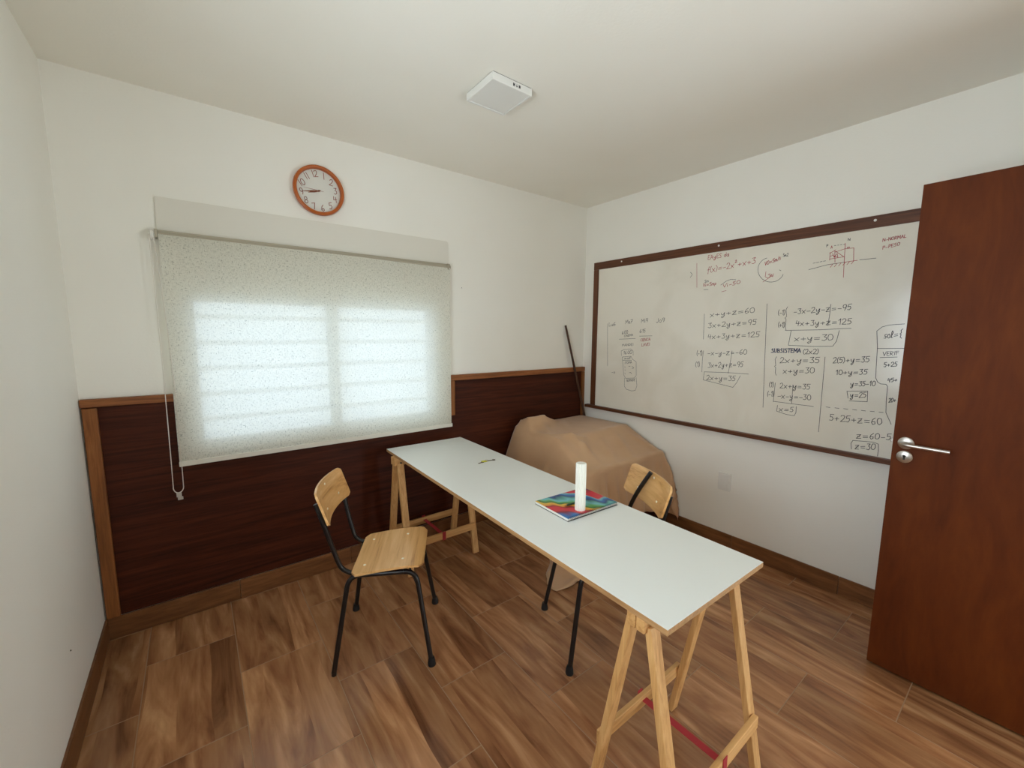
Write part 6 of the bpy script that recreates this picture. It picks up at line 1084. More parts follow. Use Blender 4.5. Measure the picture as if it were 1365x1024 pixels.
    24233, -4706, 6279, 24327, -4738, 6531, 24421, -4770, 6766, 24536, -4795, 7019, 24650, -4819, 7251, 24737, -4834, 7511, 24967, -4843, 7548, 25204, -4836, 7607, 25435, -4828, 7650, 25674, -4813, 7606,
    25904, -4801, 7555, 26144, -4784, 7525, 26375, -4771, 7516, 26615, -4755, 7500, 26845, -4743, 7500, 27086, -4730, 7500, 27317, -4721, 7500, 27557, -4711, 7500, 27788, -4705, 7500, 28029, -4697, 7500,
    28260, -4693, 7500, 28500, -4688, 7500, 28732, -4686, 7500, 28972, -4682, 7500, 29204, -4680, 7509, 29444, -4678, 7524, 29676, -4677, 7544, 29915, -4676, 7556, 30147, -4678, 7544, 30386, -4678, 7527,
    30618, -4681, 7505, 30857, -4683, 7500, 31089, -4687, 7500, 31326, -4690, 7500, 31558, -4695, 7500, 31795, -4697, 7500, 32026, -4700, 7500, 32262, -4698, 7500, 32492, -4697, 7501, 32727, -4685, 7500,
    32900, -4673, 7339, 32913, -4654, 7105, 32930, -4638, 6877, 32958, -4623, 6645, 32981, -4613, 6416, 32994, -4601, 6183, 32993, -4586, 5954, 32954, -4557, 5728, 32922, -4535, 5502, 32900, -4519, 5274,
    23000, -3904, 1581, 23008, -3931, 1810, 23018, -3959, 2037, 23042, -3987, 2268, 23105, -4015, 2496, 23169, -4043, 2729, 23232, -4072, 2958, 23298, -4101, 3193, 23362, -4129, 3423, 23431, -4158, 3661,
    23498, -4187, 3891, 23571, -4217, 4131, 23641, -4247, 4362, 23718, -4277, 4608, 23790, -4306, 4844, 23868, -4336, 5092, 23941, -4366, 5328, 24019, -4396, 5578, 24093, -4427, 5814, 24175, -4457, 6065,
    24254, -4488, 6302, 24344, -4517, 6553, 24434, -4545, 6789, 24544, -4565, 7041, 24650, -4586, 7275, 24744, -4598, 7531, 24974, -4609, 7568, 25211, -4605, 7613, 25441, -4601, 7585, 25680, -4588, 7538,
    25910, -4577, 7500, 26149, -4561, 7500, 26379, -4549, 7500, 26619, -4534, 7500, 26849, -4523, 7500, 27089, -4511, 7500, 27320, -4503, 7500, 27559, -4494, 7500, 27791, -4488, 7500, 28030, -4482, 7500,
    28262, -4478, 7500, 28502, -4475, 7500, 28733, -4472, 7500, 28973, -4468, 7500, 29205, -4467, 7501, 29444, -4464, 7516, 29676, -4462, 7536, 29915, -4461, 7561, 30147, -4462, 7569, 30386, -4462, 7551,
    30618, -4464, 7529, 30856, -4466, 7503, 31088, -4469, 7500, 31325, -4470, 7500, 31557, -4473, 7500, 31793, -4473, 7500, 32024, -4474, 7500, 32260, -4471, 7500, 32490, -4467, 7501, 32725, -4456, 7500,
    32900, -4446, 7342, 32910, -4433, 7107, 32918, -4421, 6878, 32937, -4409, 6645, 32967, -4398, 6417, 33008, -4386, 6188, 33044, -4376, 5961, 33061, -4371, 5728, 33059, -4368, 5499, 33050, -4364, 5268,
    23111, -3722, 1596, 23121, -3747, 1824, 23129, -3773, 2053, 23158, -3800, 2283, 23219, -3828, 2512, 23283, -3855, 2745, 23345, -3882, 2974, 23409, -3909, 3209, 23471, -3937, 3439, 23536, -3963, 3677,
    23599, -3990, 3908, 23663, -4016, 4148, 23724, -4043, 4380, 23788, -4070, 4622, 23850, -4097, 4855, 23915, -4125, 5099, 23980, -4154, 5332, 24051, -4183, 5581, 24120, -4212, 5818, 24197, -4242, 6068,
    24273, -4272, 6306, 24358, -4300, 6557, 24445, -4327, 6794, 24551, -4347, 7045, 24650, -4366, 7279, 24750, -4378, 7533, 24980, -4389, 7585, 25217, -4387, 7593, 25447, -4382, 7555, 25685, -4370, 7500,
    25915, -4360, 7500, 26154, -4345, 7500, 26384, -4333, 7500, 26623, -4319, 7500, 26853, -4307, 7500, 27092, -4296, 7500, 27323, -4287, 7500, 27562, -4279, 7500, 27793, -4274, 7500, 28032, -4268, 7500,
    28264, -4264, 7500, 28503, -4260, 7500, 28735, -4257, 7500, 28974, -4254, 7500, 29206, -4252, 7500, 29445, -4249, 7503, 29676, -4248, 7523, 29915, -4247, 7547, 30147, -4247, 7575, 30386, -4247, 7577,
    30617, -4249, 7554, 30855, -4250, 7528, 31087, -4252, 7501, 31324, -4253, 7500, 31556, -4256, 7500, 31792, -4255, 7500, 32023, -4256, 7500, 32258, -4252, 7500, 32488, -4249, 7501, 32724, -4237, 7500,
    32900, -4228, 7342, 32907, -4216, 7108, 32909, -4205, 6878, 32912, -4195, 6644, 32920, -4189, 6414, 32939, -4183, 6181, 32970, -4174, 5954, 33016, -4160, 5727, 33046, -4152, 5500, 33067, -4149, 5270,
    23157, -3518, 1615, 23172, -3545, 1844, 23183, -3571, 2072, 23217, -3598, 2303, 23278, -3624, 2531, 23339, -3650, 2764, 23399, -3676, 2994, 23459, -3702, 3229, 23518, -3728, 3459, 23578, -3754, 3697,
    23637, -3780, 3928, 23697, -3806, 4167, 23755, -3833, 4399, 23816, -3859, 4640, 23876, -3886, 4873, 23940, -3913, 5116, 24003, -3941, 5349, 24071, -3969, 5594, 24138, -3997, 5828, 24212, -4025, 6073,
    24286, -4053, 6308, 24369, -4078, 6554, 24454, -4103, 6789, 24557, -4120, 7036, 24650, -4137, 7269, 24758, -4148, 7518, 24988, -4160, 7565, 25224, -4159, 7597, 25454, -4156, 7567, 25691, -4145, 7529,
    25921, -4136, 7500, 26159, -4123, 7500, 26389, -4112, 7500, 26627, -4099, 7500, 26857, -4088, 7500, 27096, -4079, 7500, 27327, -4070, 7500, 27565, -4063, 7500, 27796, -4058, 7500, 28035, -4053, 7500,
    28266, -4050, 7500, 28505, -4045, 7500, 28736, -4043, 7500, 28975, -4039, 7500, 29207, -4038, 7500, 29445, -4035, 7500, 29677, -4034, 7505, 29915, -4032, 7530, 30147, -4032, 7556, 30385, -4031, 7585,
    30617, -4032, 7581, 30855, -4032, 7554, 31087, -4033, 7527, 31324, -4033, 7500, 31555, -4034, 7500, 31791, -4032, 7500, 32022, -4031, 7500, 32258, -4026, 7500, 32488, -4021, 7501, 32723, -4010, 7500,
    32900, -4003, 7342, 32906, -3994, 7108, 32906, -3987, 6878, 32906, -3979, 6644, 32905, -3974, 6414, 32903, -3971, 6180, 32907, -3969, 5951, 32920, -3968, 5719, 32940, -3965, 5491, 32964, -3960, 5262,
    23132, -3305, 1638, 23146, -3331, 1867, 23158, -3358, 2095, 23198, -3384, 2326, 23261, -3411, 2554, 23324, -3437, 2787, 23385, -3463, 3017, 23448, -3489, 3251, 23509, -3515, 3482, 23570, -3541, 3718,
    23631, -3567, 3949, 23693, -3593, 4188, 23754, -3620, 4419, 23818, -3646, 4660, 23880, -3673, 4892, 23946, -3700, 5134, 24010, -3727, 5366, 24079, -3754, 5610, 24147, -3782, 5843, 24221, -3809, 6087,
    24295, -3837, 6320, 24376, -3862, 6565, 24461, -3885, 6799, 24561, -3902, 7043, 24650, -3919, 7276, 24765, -3929, 7500, 24996, -3942, 7539, 25231, -3941, 7596, 25462, -3938, 7620, 25698, -3928, 7573,
    25927, -3919, 7509, 26164, -3906, 7500, 26394, -3896, 7500, 26631, -3883, 7500, 26861, -3872, 7500, 27099, -3863, 7500, 27330, -3854, 7509, 27568, -3847, 7513, 27799, -3842, 7504, 28037, -3838, 7500,
    28268, -3835, 7500, 28506, -3830, 7500, 28738, -3828, 7500, 28976, -3824, 7500, 29207, -3823, 7500, 29446, -3820, 7500, 29677, -3819, 7500, 29916, -3817, 7509, 30147, -3817, 7535, 30385, -3816, 7563,
    30617, -3817, 7592, 30854, -3816, 7580, 31086, -3817, 7552, 31323, -3816, 7524, 31554, -3817, 7500, 31791, -3815, 7500, 32022, -3814, 7500, 32257, -3808, 7500, 32487, -3803, 7501, 32723, -3792, 7500,
    32900, -3785, 7342, 32905, -3777, 7107, 32905, -3770, 6877, 32905, -3763, 6643, 32904, -3759, 6413, 32903, -3756, 6180, 32901, -3754, 5950, 32900, -3753, 5719, 32900, -3753, 5490, 32900, -3755, 5260,
    23067, -3090, 1663, 23079, -3117, 1891, 23091, -3144, 2119, 23139, -3171, 2350, 23206, -3198, 2579, 23273, -3224, 2811, 23339, -3250, 3040, 23405, -3276, 3275, 23470, -3303, 3505, 23537, -3328, 3741,
    23603, -3355, 3972, 23670, -3381, 4210, 23735, -3407, 4441, 23803, -3433, 4681, 23869, -3460, 4912, 23938, -3486, 5153, 24006, -3513, 5385, 24077, -3539, 5627, 24147, -3566, 5860, 24222, -3591, 6102,
    24297, -3617, 6335, 24379, -3640, 6578, 24464, -3662, 6811, 24565, -3678, 7053, 24650, -3694, 7284, 24775, -3704, 7500, 25004, -3716, 7524, 25240, -3716, 7590, 25470, -3713, 7670, 25705, -3703, 7629,
    25934, -3695, 7557, 26170, -3683, 7500, 26399, -3674, 7500, 26635, -3663, 7500, 26866, -3653, 7500, 27103, -3646, 7507, 27333, -3637, 7525, 27570, -3632, 7530, 27802, -3626, 7520, 28039, -3622, 7500,
    28270, -3620, 7500, 28508, -3615, 7500, 28739, -3613, 7500, 28977, -3610, 7500, 29208, -3608, 7500, 29446, -3605, 7500, 29678, -3604, 7500, 29916, -3602, 7500, 30147, -3601, 7511, 30385, -3600, 7539,
    30617, -3600, 7567, 30854, -3598, 7594, 31086, -3598, 7576, 31323, -3596, 7547, 31554, -3596, 7521, 31790, -3592, 7500, 32021, -3590, 7500, 32257, -3583, 7500, 32487, -3578, 7501, 32723, -3567, 7500,
    32900, -3561, 7341, 32905, -3556, 7106, 32904, -3551, 6877, 32904, -3546, 6642, 32904, -3543, 6412, 32903, -3540, 6179, 32902, -3539, 5949, 32901, -3538, 5718, 32900, -3539, 5488, 32900, -3540, 5258,
    22981, -2876, 1689, 22993, -2903, 1917, 23006, -2931, 2145, 23065, -2957, 2376, 23138, -2984, 2604, 23211, -3010, 2837, 23282, -3037, 3066, 23354, -3063, 3300, 23424, -3089, 3530, 23495, -3115, 3766,
    23565, -3142, 3996, 23636, -3167, 4234, 23705, -3194, 4464, 23777, -3220, 4704, 23847, -3246, 4935, 23920, -3272, 5175, 23991, -3299, 5407, 24065, -3324, 5647, 24139, -3351, 5879, 24217, -3376, 6120,
    24294, -3401, 6352, 24378, -3424, 6593, 24466, -3445, 6824, 24569, -3461, 7064, 24650, -3477, 7295, 24785, -3487, 7500, 25014, -3499, 7504, 25249, -3499, 7570, 25478, -3495, 7656, 25712, -3486, 7693,
    25941, -3477, 7613, 26175, -3466, 7524, 26404, -3457, 7500, 26639, -3446, 7500, 26869, -3438, 7500, 27105, -3430, 7509, 27336, -3422, 7528, 27573, -3415, 7554, 27804, -3411, 7544, 28041, -3406, 7523,
    28272, -3404, 7500, 28509, -3399, 7500, 28740, -3397, 7500, 28978, -3394, 7500, 29209, -3393, 7500, 29446, -3390, 7500, 29678, -3389, 7500, 29916, -3387, 7500, 30147, -3386, 7500, 30385, -3384, 7514,
    30616, -3384, 7541, 30854, -3382, 7567, 31085, -3382, 7590, 31322, -3380, 7568, 31553, -3379, 7541, 31790, -3375, 7516, 32021, -3372, 7500, 32257, -3366, 7500, 32487, -3360, 7501, 32723, -3350, 7500,
    32900, -3344, 7341, 32904, -3339, 7105, 32904, -3335, 6875, 32904, -3330, 6641, 32904, -3327, 6411, 32904, -3325, 6177, 32904, -3324, 5947, 32904, -3323, 5715, 32904, -3324, 5486, 32902, -3325, 5256,
    22885, -2660, 1716, 22897, -2689, 1945, 22910, -2717, 2172, 22979, -2744, 2403, 23056, -2771, 2631, 23134, -2797, 2864, 23210, -2824, 3093, 23287, -2850, 3327, 23362, -2876, 3556, 23439, -2902, 3792,
    23513, -2929, 4022, 23589, -2954, 4260, 23663, -2981, 4490, 23740, -3006, 4729, 23814, -3033, 4960, 23891, -3058, 5200, 23967, -3084, 5431, 24046, -3109, 5671, 24123, -3134, 5903, 24205, -3158, 6143,
    24287, -3182, 6374, 24375, -3202, 6613, 24466, -3223, 6843, 24573, -3240, 7080, 24650, -3255, 7310, 24798, -3267, 7500, 25027, -3278, 7510, 25259, -3277, 7549, 25487, -3271, 7641, 25719, -3262, 7733,
    25948, -3254, 7683, 26180, -3243, 7586, 26409, -3235, 7505, 26642, -3226, 7502, 26872, -3219, 7500, 27107, -3212, 7501, 27337, -3206, 7521, 27573, -3202, 7553, 27804, -3196, 7577, 28041, -3192, 7553,
    28272, -3189, 7520, 28509, -3186, 7500, 28740, -3183, 7500, 28978, -3179, 7500, 29209, -3177, 7500, 29446, -3174, 7500, 29678, -3173, 7500, 29915, -3171, 7500, 30147, -3170, 7500, 30384, -3168, 7500,
    30616, -3167, 7515, 30853, -3165, 7541, 31085, -3164, 7563, 31322, -3160, 7582, 31553, -3158, 7557, 31789, -3153, 7533, 32020, -3149, 7512, 32257, -3142, 7500, 32487, -3136, 7501, 32723, -3126, 7500,
    32900, -3121, 7340, 32904, -3118, 7105, 32904, -3116, 6874, 32904, -3112, 6640, 32903, -3111, 6409, 32903, -3109, 6175, 32903, -3109, 5945, 32903, -3108, 5713, 32903, -3109, 5484, 32903, -3110, 5253,
    22798, -2447, 1745, 22808, -2475, 1973, 22818, -2503, 2201, 22895, -2530, 2432, 22974, -2557, 2660, 23054, -2584, 2892, 23133, -2611, 3121, 23215, -2637, 3355, 23294, -2663, 3585, 23376, -2689, 3821,
    23455, -2716, 4051, 23535, -2741, 4288, 23614, -2768, 4519, 23696, -2793, 4758, 23775, -2819, 4988, 23857, -2844, 5228, 23937, -2870, 5459, 24021, -2895, 5699, 24103, -2920, 5930, 24190, -2943, 6170,
    24277, -2967, 6400, 24370, -2987, 6639, 24467, -3007, 6868, 24580, -3023, 7103, 24650, -3040, 7331, 24815, -3051, 7500, 25040, -3063, 7535, 25269, -3064, 7561, 25496, -3058, 7644, 25726, -3049, 7733,
    25954, -3040, 7777, 26184, -3029, 7672, 26412, -3020, 7568, 26644, -3010, 7517, 26873, -3003, 7507, 27107, -2997, 7502, 27337, -2992, 7508, 27572, -2987, 7541, 27803, -2982, 7581, 28040, -2979, 7588,
    28271, -2976, 7554, 28508, -2972, 7511, 28740, -2968, 7500, 28977, -2963, 7500, 29208, -2962, 7500, 29445, -2958, 7500, 29677, -2957, 7500, 29914, -2956, 7500, 30146, -2955, 7500, 30383, -2953, 7500,
    30615, -2952, 7500, 30852, -2949, 7516, 31084, -2947, 7538, 31321, -2944, 7556, 31552, -2941, 7568, 31789, -2936, 7544, 32020, -2932, 7523, 32256, -2924, 7508, 32486, -2918, 7501, 32723, -2908, 7500,
    32900, -2904, 7340, 32904, -2901, 7104, 32904, -2899, 6874, 32903, -2896, 6639, 32903, -2895, 6408, 32903, -2894, 6174, 32903, -2893, 5944, 32903, -2893, 5712, 32903, -2894, 5482, 32903, -2895, 5252,
    22740, -2232, 1775, 22746, -2262, 2003, 22760, -2290, 2231, 22835, -2317, 2462, 22911, -2344, 2690, 22989, -2371, 2922, 23068, -2398, 3151, 23150, -2424, 3386, 23231, -2451, 3615, 23316, -2476, 3851,
    23398, -2503, 4081, 23483, -2529, 4319, 23566, -2555, 4549, 23652, -2580, 4789, 23735, -2606, 5020, 23822, -2631, 5260, 23907, -2657, 5491, 23996, -2680, 5732, 24083, -2705, 5963, 24176, -2726, 6204,
    24268, -2749, 6435, 24369, -2767, 6674, 24472, -2787, 6904, 24597, -2803, 7139, 24650, -2821, 7367, 24839, -2837, 7504, 25053, -2848, 7580, 25277, -2852, 7632, 25503, -2845, 7669, 25732, -2835, 7757,
    25959, -2827, 7832, 26189, -2816, 7785, 26417, -2807, 7677, 26647, -2796, 7576, 26874, -2787, 7547, 27105, -2779, 7517, 27335, -2777, 7502, 27570, -2773, 7521, 27801, -2770, 7562, 28037, -2766, 7611,
    28269, -2762, 7592, 28506, -2758, 7547, 28737, -2754, 7500, 28975, -2749, 7500, 29206, -2747, 7500, 29444, -2744, 7500, 29675, -2744, 7500, 29913, -2741, 7500, 30144, -2740, 7500, 30382, -2737, 7500,
    30613, -2735, 7500, 30851, -2731, 7500, 31082, -2729, 7515, 31320, -2724, 7532, 31551, -2721, 7544, 31788, -2714, 7550, 32019, -2709, 7529, 32255, -2701, 7514, 32486, -2694, 7505, 32723, -2685, 7500,
    32900, -2681, 7340, 32904, -2680, 7104, 32903, -2680, 6874, 32903, -2678, 6639, 32903, -2679, 6408, 32903, -2678, 6174, 32903, -2678, 5943, 32904, -2678, 5711, 32904, -2679, 5481, 32903, -2679, 5251,
    22726, -2019, 1806, 22728, -2049, 2034, 22747, -2077, 2262, 22818, -2104, 2493, 22889, -2131, 2721, 22963, -2158, 2954, 23037, -2185, 3182, 23115, -2211, 3417, 23194, -2238, 3647, 23277, -2264, 3884,
    23359, -2290, 4113, 23445, -2316, 4352, 23529, -2342, 4583, 23617, -2368, 4823, 23703, -2394, 5054, 23794, -2418, 5296, 23882, -2444, 5527, 23976, -2467, 5770, 24068, -2492, 6001, 24167, -2513, 6244,
    24265, -2536, 6475, 24373, -2555, 6718, 24486, -2573, 6948, 24636, -2590, 7189, 24650, -2611, 7419, 24852, -2627, 7553, 25060, -2642, 7644, 25281, -2652, 7715, 25507, -2647, 7735, 25736, -2637, 7800,
    25964, -2630, 7873, 26195, -2620, 7910, 26423, -2611, 7804, 26653, -2600, 7703, 26879, -2588, 7634, 27105, -2573, 7582, 27331, -2563, 7534, 27564, -2559, 7508, 27796, -2557, 7535, 28032, -2553, 7583,
    28264, -2550, 7633, 28502, -2544, 7587, 28733, -2540, 7538, 28971, -2537, 7500, 29203, -2533, 7500, 29441, -2531, 7500, 29673, -2529, 7500, 29910, -2526, 7500, 30142, -2524, 7500, 30380, -2521, 7500,
    30611, -2519, 7500, 30849, -2516, 7500, 31080, -2513, 7500, 31318, -2508, 7513, 31549, -2504, 7524, 31786, -2498, 7530, 32017, -2492, 7530, 32254, -2484, 7518, 32485, -2477, 7506, 32722, -2467, 7500,
    32900, -2464, 7340, 32904, -2463, 7104, 32903, -2463, 6874, 32903, -2462, 6639, 32903, -2463, 6408, 32903, -2462, 6174, 32903, -2463, 5943, 32903, -2463, 5711, 32903, -2463, 5481, 32903, -2464, 5251,
    22765, -1806, 1837, 22756, -1836, 2066, 22778, -1864, 2293, 22843, -1891, 2524, 22909, -1918, 2752, 22979, -1945, 2985, 23049, -1972, 3214, 23122, -1999, 3450, 23196, -2026, 3679, 23273, -2052, 3917,
    23351, -2078, 4147, 23434, -2104, 4387, 23516, -2131, 4617, 23604, -2156, 4859, 23689, -2182, 5090, 23782, -2206, 5334, 23871, -2232, 5565, 23968, -2255, 5811, 24063, -2279, 6042, 24167, -2300, 6289,
    24269, -2321, 6520, 24386, -2340, 6768, 24507, -2358, 6998, 24650, -2380, 7250, 24683, -2398, 7500, 24854, -2434, 7653, 25059, -2454, 7757, 25281, -2455, 7829, 25508, -2449, 7849, 25739, -2442, 7869,
    25969, -2437, 7939, 26202, -2430, 7997, 26431, -2424, 7944, 26663, -2415, 7850, 26890, -2404, 7758, 27113, -2384, 7692, 27332, -2365, 7619, 27559, -2351, 7557, 27788, -2345, 7516, 28026, -2342, 7553,
    28258, -2339, 7601, 28496, -2334, 7626, 28728, -2330, 7576, 28967, -2326, 7524, 29199, -2322, 7500, 29437, -2318, 7500, 29669, -2315, 7500, 29907, -2311, 7500, 30139, -2309, 7500, 30377, -2305, 7500,
    30609, -2303, 7500, 30846, -2299, 7500, 31078, -2295, 7500, 31316, -2289, 7500, 31547, -2285, 7509, 31785, -2277, 7515, 32016, -2271, 7519, 32253, -2261, 7513, 32484, -2254, 7503, 32721, -2244, 7500,
    32900, -2241, 7341, 32904, -2242, 7105, 32903, -2244, 6874, 32903, -2245, 6639, 32903, -2246, 6408, 32903, -2246, 6174, 32903, -2247, 5943, 32903, -2248, 5711, 32903, -2248, 5481, 32903, -2248, 5251,
    22849, -1593, 1868, 22835, -1623, 2095, 22858, -1650, 2322, 22915, -1677, 2552, 22974, -1705, 2782, 23036, -1731, 3015, 23099, -1760, 3245, 23167, -1786, 3482, 23235, -1814, 3711, 23308, -1840, 3950,
    23380, -1866, 4181, 23458, -1892, 4422, 23535, -1919, 4653, 23619, -1944, 4896, 23701, -1971, 5128, 23791, -1995, 5373, 23879, -2020, 5605, 23977, -2044, 5853, 24071, -2068, 6085, 24178, -2089, 6334,
    24282, -2111, 6566, 24404, -2129, 6816, 24533, -2149, 7047, 24650, -2170, 7294, 24763, -2197, 7500, 24893, -2226, 7702, 25060, -2261, 7859, 25277, -2278, 7954, 25503, -2269, 7975, 25740, -2264, 7977,
    25971, -2263, 8027, 26210, -2258, 8083, 26441, -2256, 8088, 26678, -2250, 8002, 26905, -2244, 7915, 27128, -2218, 7831, 27343, -2190, 7744, 27565, -2164, 7662, 27786, -2145, 7590, 28018, -2132, 7549,
    28250, -2127, 7570, 28489, -2122, 7617, 28722, -2118, 7613, 28961, -2113, 7560, 29194, -2109, 7512, 29433, -2104, 7500, 29665, -2101, 7500, 29903, -2096, 7500, 30135, -2094, 7500, 30373, -2090, 7500,
    30605, -2088, 7500, 30843, -2083, 7500, 31075, -2080, 7500, 31313, -2073, 7500, 31545, -2068, 7500, 31783, -2060, 7506, 32014, -2054, 7508, 32251, -2044, 7504, 32482, -2036, 7500, 32720, -2026, 7500,
    32900, -2024, 7342, 32903, -2025, 7106, 32903, -2028, 6875, 32903, -2029, 6640, 32903, -2031, 6409, 32903, -2031, 6174, 32903, -2032, 5944, 32903, -2032, 5711, 32903, -2033, 5482, 32903, -2033, 5251,
    22909, -1388, 1899, 22927, -1412, 2126, 22972, -1438, 2353, 23027, -1465, 2585, 23077, -1493, 2812, 23131, -1521, 3047, 23186, -1548, 3276, 23246, -1575, 3513, 23307, -1601, 3742, 23372, -1628, 3981,
    23438, -1655, 4212, 23510, -1681, 4454, 23582, -1708, 4686, 23661, -1734, 4931, 23738, -1760, 5164, 23825, -1785, 5412, 23909, -1810, 5645, 24004, -1833, 5895, 24096, -1857, 6129, 24202, -1878, 6381,
    24307, -1899, 6615, 24432, -1916, 6869, 24568, -1938, 7102, 24650, -1962, 7356, 24799, -1990, 7545, 24943, -2021, 7755, 25081, -2058, 7941, 25265, -2092, 8107, 25495, -2090, 8123, 25739, -2092, 8124,
    25974, -2095, 8141, 26219, -2095, 8196, 26453, -2097, 8228, 26698, -2095, 8165, 26930, -2102, 8099, 27150, -2063, 7984, 27358, -2026, 7881, 27575, -1985, 7775, 27788, -1955, 7683, 28017, -1931, 7598,
    28242, -1918, 7562, 28483, -1913, 7582, 28716, -1907, 7621, 28956, -1903, 7592, 29189, -1898, 7543, 29428, -1891, 7500, 29660, -1887, 7500, 29899, -1881, 7500, 30131, -1879, 7500, 30369, -1875, 7500,
    30601, -1872, 7500, 30840, -1866, 7500, 31072, -1862, 7500, 31310, -1855, 7500, 31542, -1849, 7500, 31780, -1840, 7500, 32011, -1833, 7500, 32250, -1822, 7500, 32480, -1813, 7500, 32718, -1802, 7500,
    32900, -1800, 7344, 32903, -1803, 7107, 32903, -1808, 6876, 32903, -1811, 6641, 32903, -1814, 6410, 32903, -1815, 6175, 32903, -1817, 5944, 32903, -1817, 5712, 32903, -1818, 5482, 32903, -1818, 5252,
    23001, -1178, 1927, 23006, -1204, 2156, 23060, -1229, 2383, 23125, -1254, 2614, 23182, -1281, 2843, 23237, -1309, 3077, 23290, -1336, 3306, 23345, -1364, 3544, 23401, -1391, 3774, 23462, -1417, 4014,
    23521, -1444, 4245, 23587, -1471, 4488, 23652, -1497, 4720, 23724, -1523, 4966, 23796, -1549, 5198, 23876, -1575, 5448, 23955, -1599, 5682, 24046, -1623, 5935, 24134, -1646, 6169, 24238, -1668, 6427,
    24340, -1688, 6663, 24467, -1708, 6923, 24610, -1731, 7159, 24650, -1758, 7423, 24798, -1792, 7619, 24954, -1829, 7845, 25086, -1865, 8039, 25250, -1931, 8282, 25483, -1932, 8281, 25739, -1936, 8279,
    25976, -1944, 8276, 26230, -1947, 8326, 26466, -1952, 8354, 26721, -1954, 8327, 26956, -1967, 8287, 27178, -1914, 8137, 27387, -1882, 8034, 27614, -1848, 7931, 27826, -1815, 7838, 28047, -1775, 7738,
    28259, -1740, 7650, 28484, -1709, 7603, 28711, -1697, 7593, 28952, -1692, 7617, 29184, -1686, 7569, 29423, -1678, 7526, 29656, -1673, 7500, 29894, -1668, 7500, 30126, -1664, 7500, 30364, -1660, 7500,
    30596, -1656, 7500, 30835, -1651, 7500, 31067, -1647, 7500, 31306, -1639, 7500, 31538, -1633, 7500, 31777, -1624, 7500, 32009, -1616, 7500, 32247, -1605, 7500, 32478, -1595, 7500, 32717, -1584, 7500,
    32900, -1583, 7345, 32903, -1586, 7109, 32903, -1592, 6878, 32903, -1595, 6642, 32903, -1599, 6410, 32903, -1600, 6176, 32903, -1601, 5945, 32903, -1602, 5712, 32903, -1603, 5483, 32903, -1603, 5252,
    23021, -979, 1957, 23033, -1005, 2185, 23095, -1030, 2413, 23160, -1055, 2643, 23222, -1080, 2872, 23286, -1105, 3106, 23346, -1131, 3335, 23409, -1157, 3572, 23468, -1183, 3803, 23530, -1209, 4043,
    23590, -1236, 4274, 23655, -1262, 4518, 23718, -1288, 4750, 23788, -1314, 4997, 23856, -1340, 5230, 23932, -1366, 5481, 24007, -1391, 5715, 24093, -1415, 5970, 24177, -1439, 6206, 24277, -1461, 6467,
    24376, -1482, 6704, 24502, -1502, 6973, 24650, -1527, 7210, 24703, -1554, 7500, 24830, -1593, 7668, 24973, -1627, 7892, 25102, -1657, 8091, 25257, -1655, 8356, 25486, -1718, 8367, 25747, -1732, 8361,
    25983, -1741, 8357, 26240, -1746, 8375, 26475, -1749, 8400, 26732, -1747, 8399, 26967, -1746, 8371, 27184, -1710, 8206, 27394, -1684, 8106, 27623, -1653, 8010, 27839, -1624, 7927, 28066, -1594, 7845,
    28284, -1568, 7768, 28508, -1540, 7706, 28726, -1514, 7670, 28950, -1488, 7620, 29179, -1476, 7593, 29417, -1469, 7547, 29649, -1461, 7513, 29887, -1455, 7500, 30119, -1450, 7500, 30358, -1445, 7500,
    30590, -1441, 7500, 30830, -1435, 7500, 31062, -1430, 7500, 31301, -1422, 7500, 31534, -1415, 7500, 31773, -1404, 7500, 32005, -1396, 7500, 32245, -1383, 7500, 32476, -1373, 7500, 32714, -1358, 7500,
    32900, -1357, 7347, 32903, -1365, 7110, 32902, -1374, 6879, 32903, -1379, 6643, 32903, -1383, 6411, 32903, -1385, 6176, 32903, -1386, 5946, 32903, -1387, 5713, 32902, -1388, 5483, 32903, -1388, 5253,
    23061, -765, 1983, 23070, -792, 2211, 23130, -819, 2439, 23190, -846, 2671, 23251, -872, 2899, 23314, -898, 3133, 23376, -924, 3363, 23441, -950, 3600, 23505, -976, 3831, 23572, -1001, 4071,
    23636, -1027, 4302, 23705, -1052, 4545, 23770, -1078, 4778, 23841, -1103, 5024, 23908, -1130, 5258, 23982, -1156, 5508, 24054, -1181, 5743, 24136, -1206, 5997, 24216, -1230, 6234, 24311, -1252, 6493,
    24405, -1274, 6731, 24524, -1293, 6995, 24650, -1316, 7233, 24716, -1344, 7500, 24850, -1383, 7674, 24996, -1417, 7877, 25133, -1444, 8069, 25289, -1457, 8277, 25517, -1504, 8295, 25763, -1522, 8303,
    25998, -1532, 8307, 26246, -1535, 8308, 26481, -1537, 8326, 26728, -1531, 8323, 26960, -1517, 8301, 27163, -1502, 8153, 27363, -1484, 8036, 27586, -1457, 7935, 27803, -1426, 7857, 28033, -1391, 7789,
    28255, -1359, 7732, 28488, -1328, 7682, 28714, -1303, 7656, 28948, -1284, 7646, 29176, -1270, 7627, 29409, -1258, 7568, 29640, -1248, 7527, 29878, -1240, 7505, 30111, -1235, 7500, 30350, -1230, 7500,
    30583, -1226, 7500, 30822, -1220, 7500, 31055, -1215, 7500, 31295, -1207, 7500, 31528, -1198, 7500, 31768, -1188, 7500, 32001, -1180, 7500, 32241, -1167, 7500, 32473, -1154, 7500, 32713, -1139, 7500,
    32900, -1139, 7349, 32902, -1147, 7112, 32902, -1158, 6880, 32902, -1163, 6643, 32903, -1168, 6412, 32903, -1170, 6176, 32904, -1171, 5946, 32906, -1172, 5713, 32908, -1173, 5483, 32911, -1173, 5253,
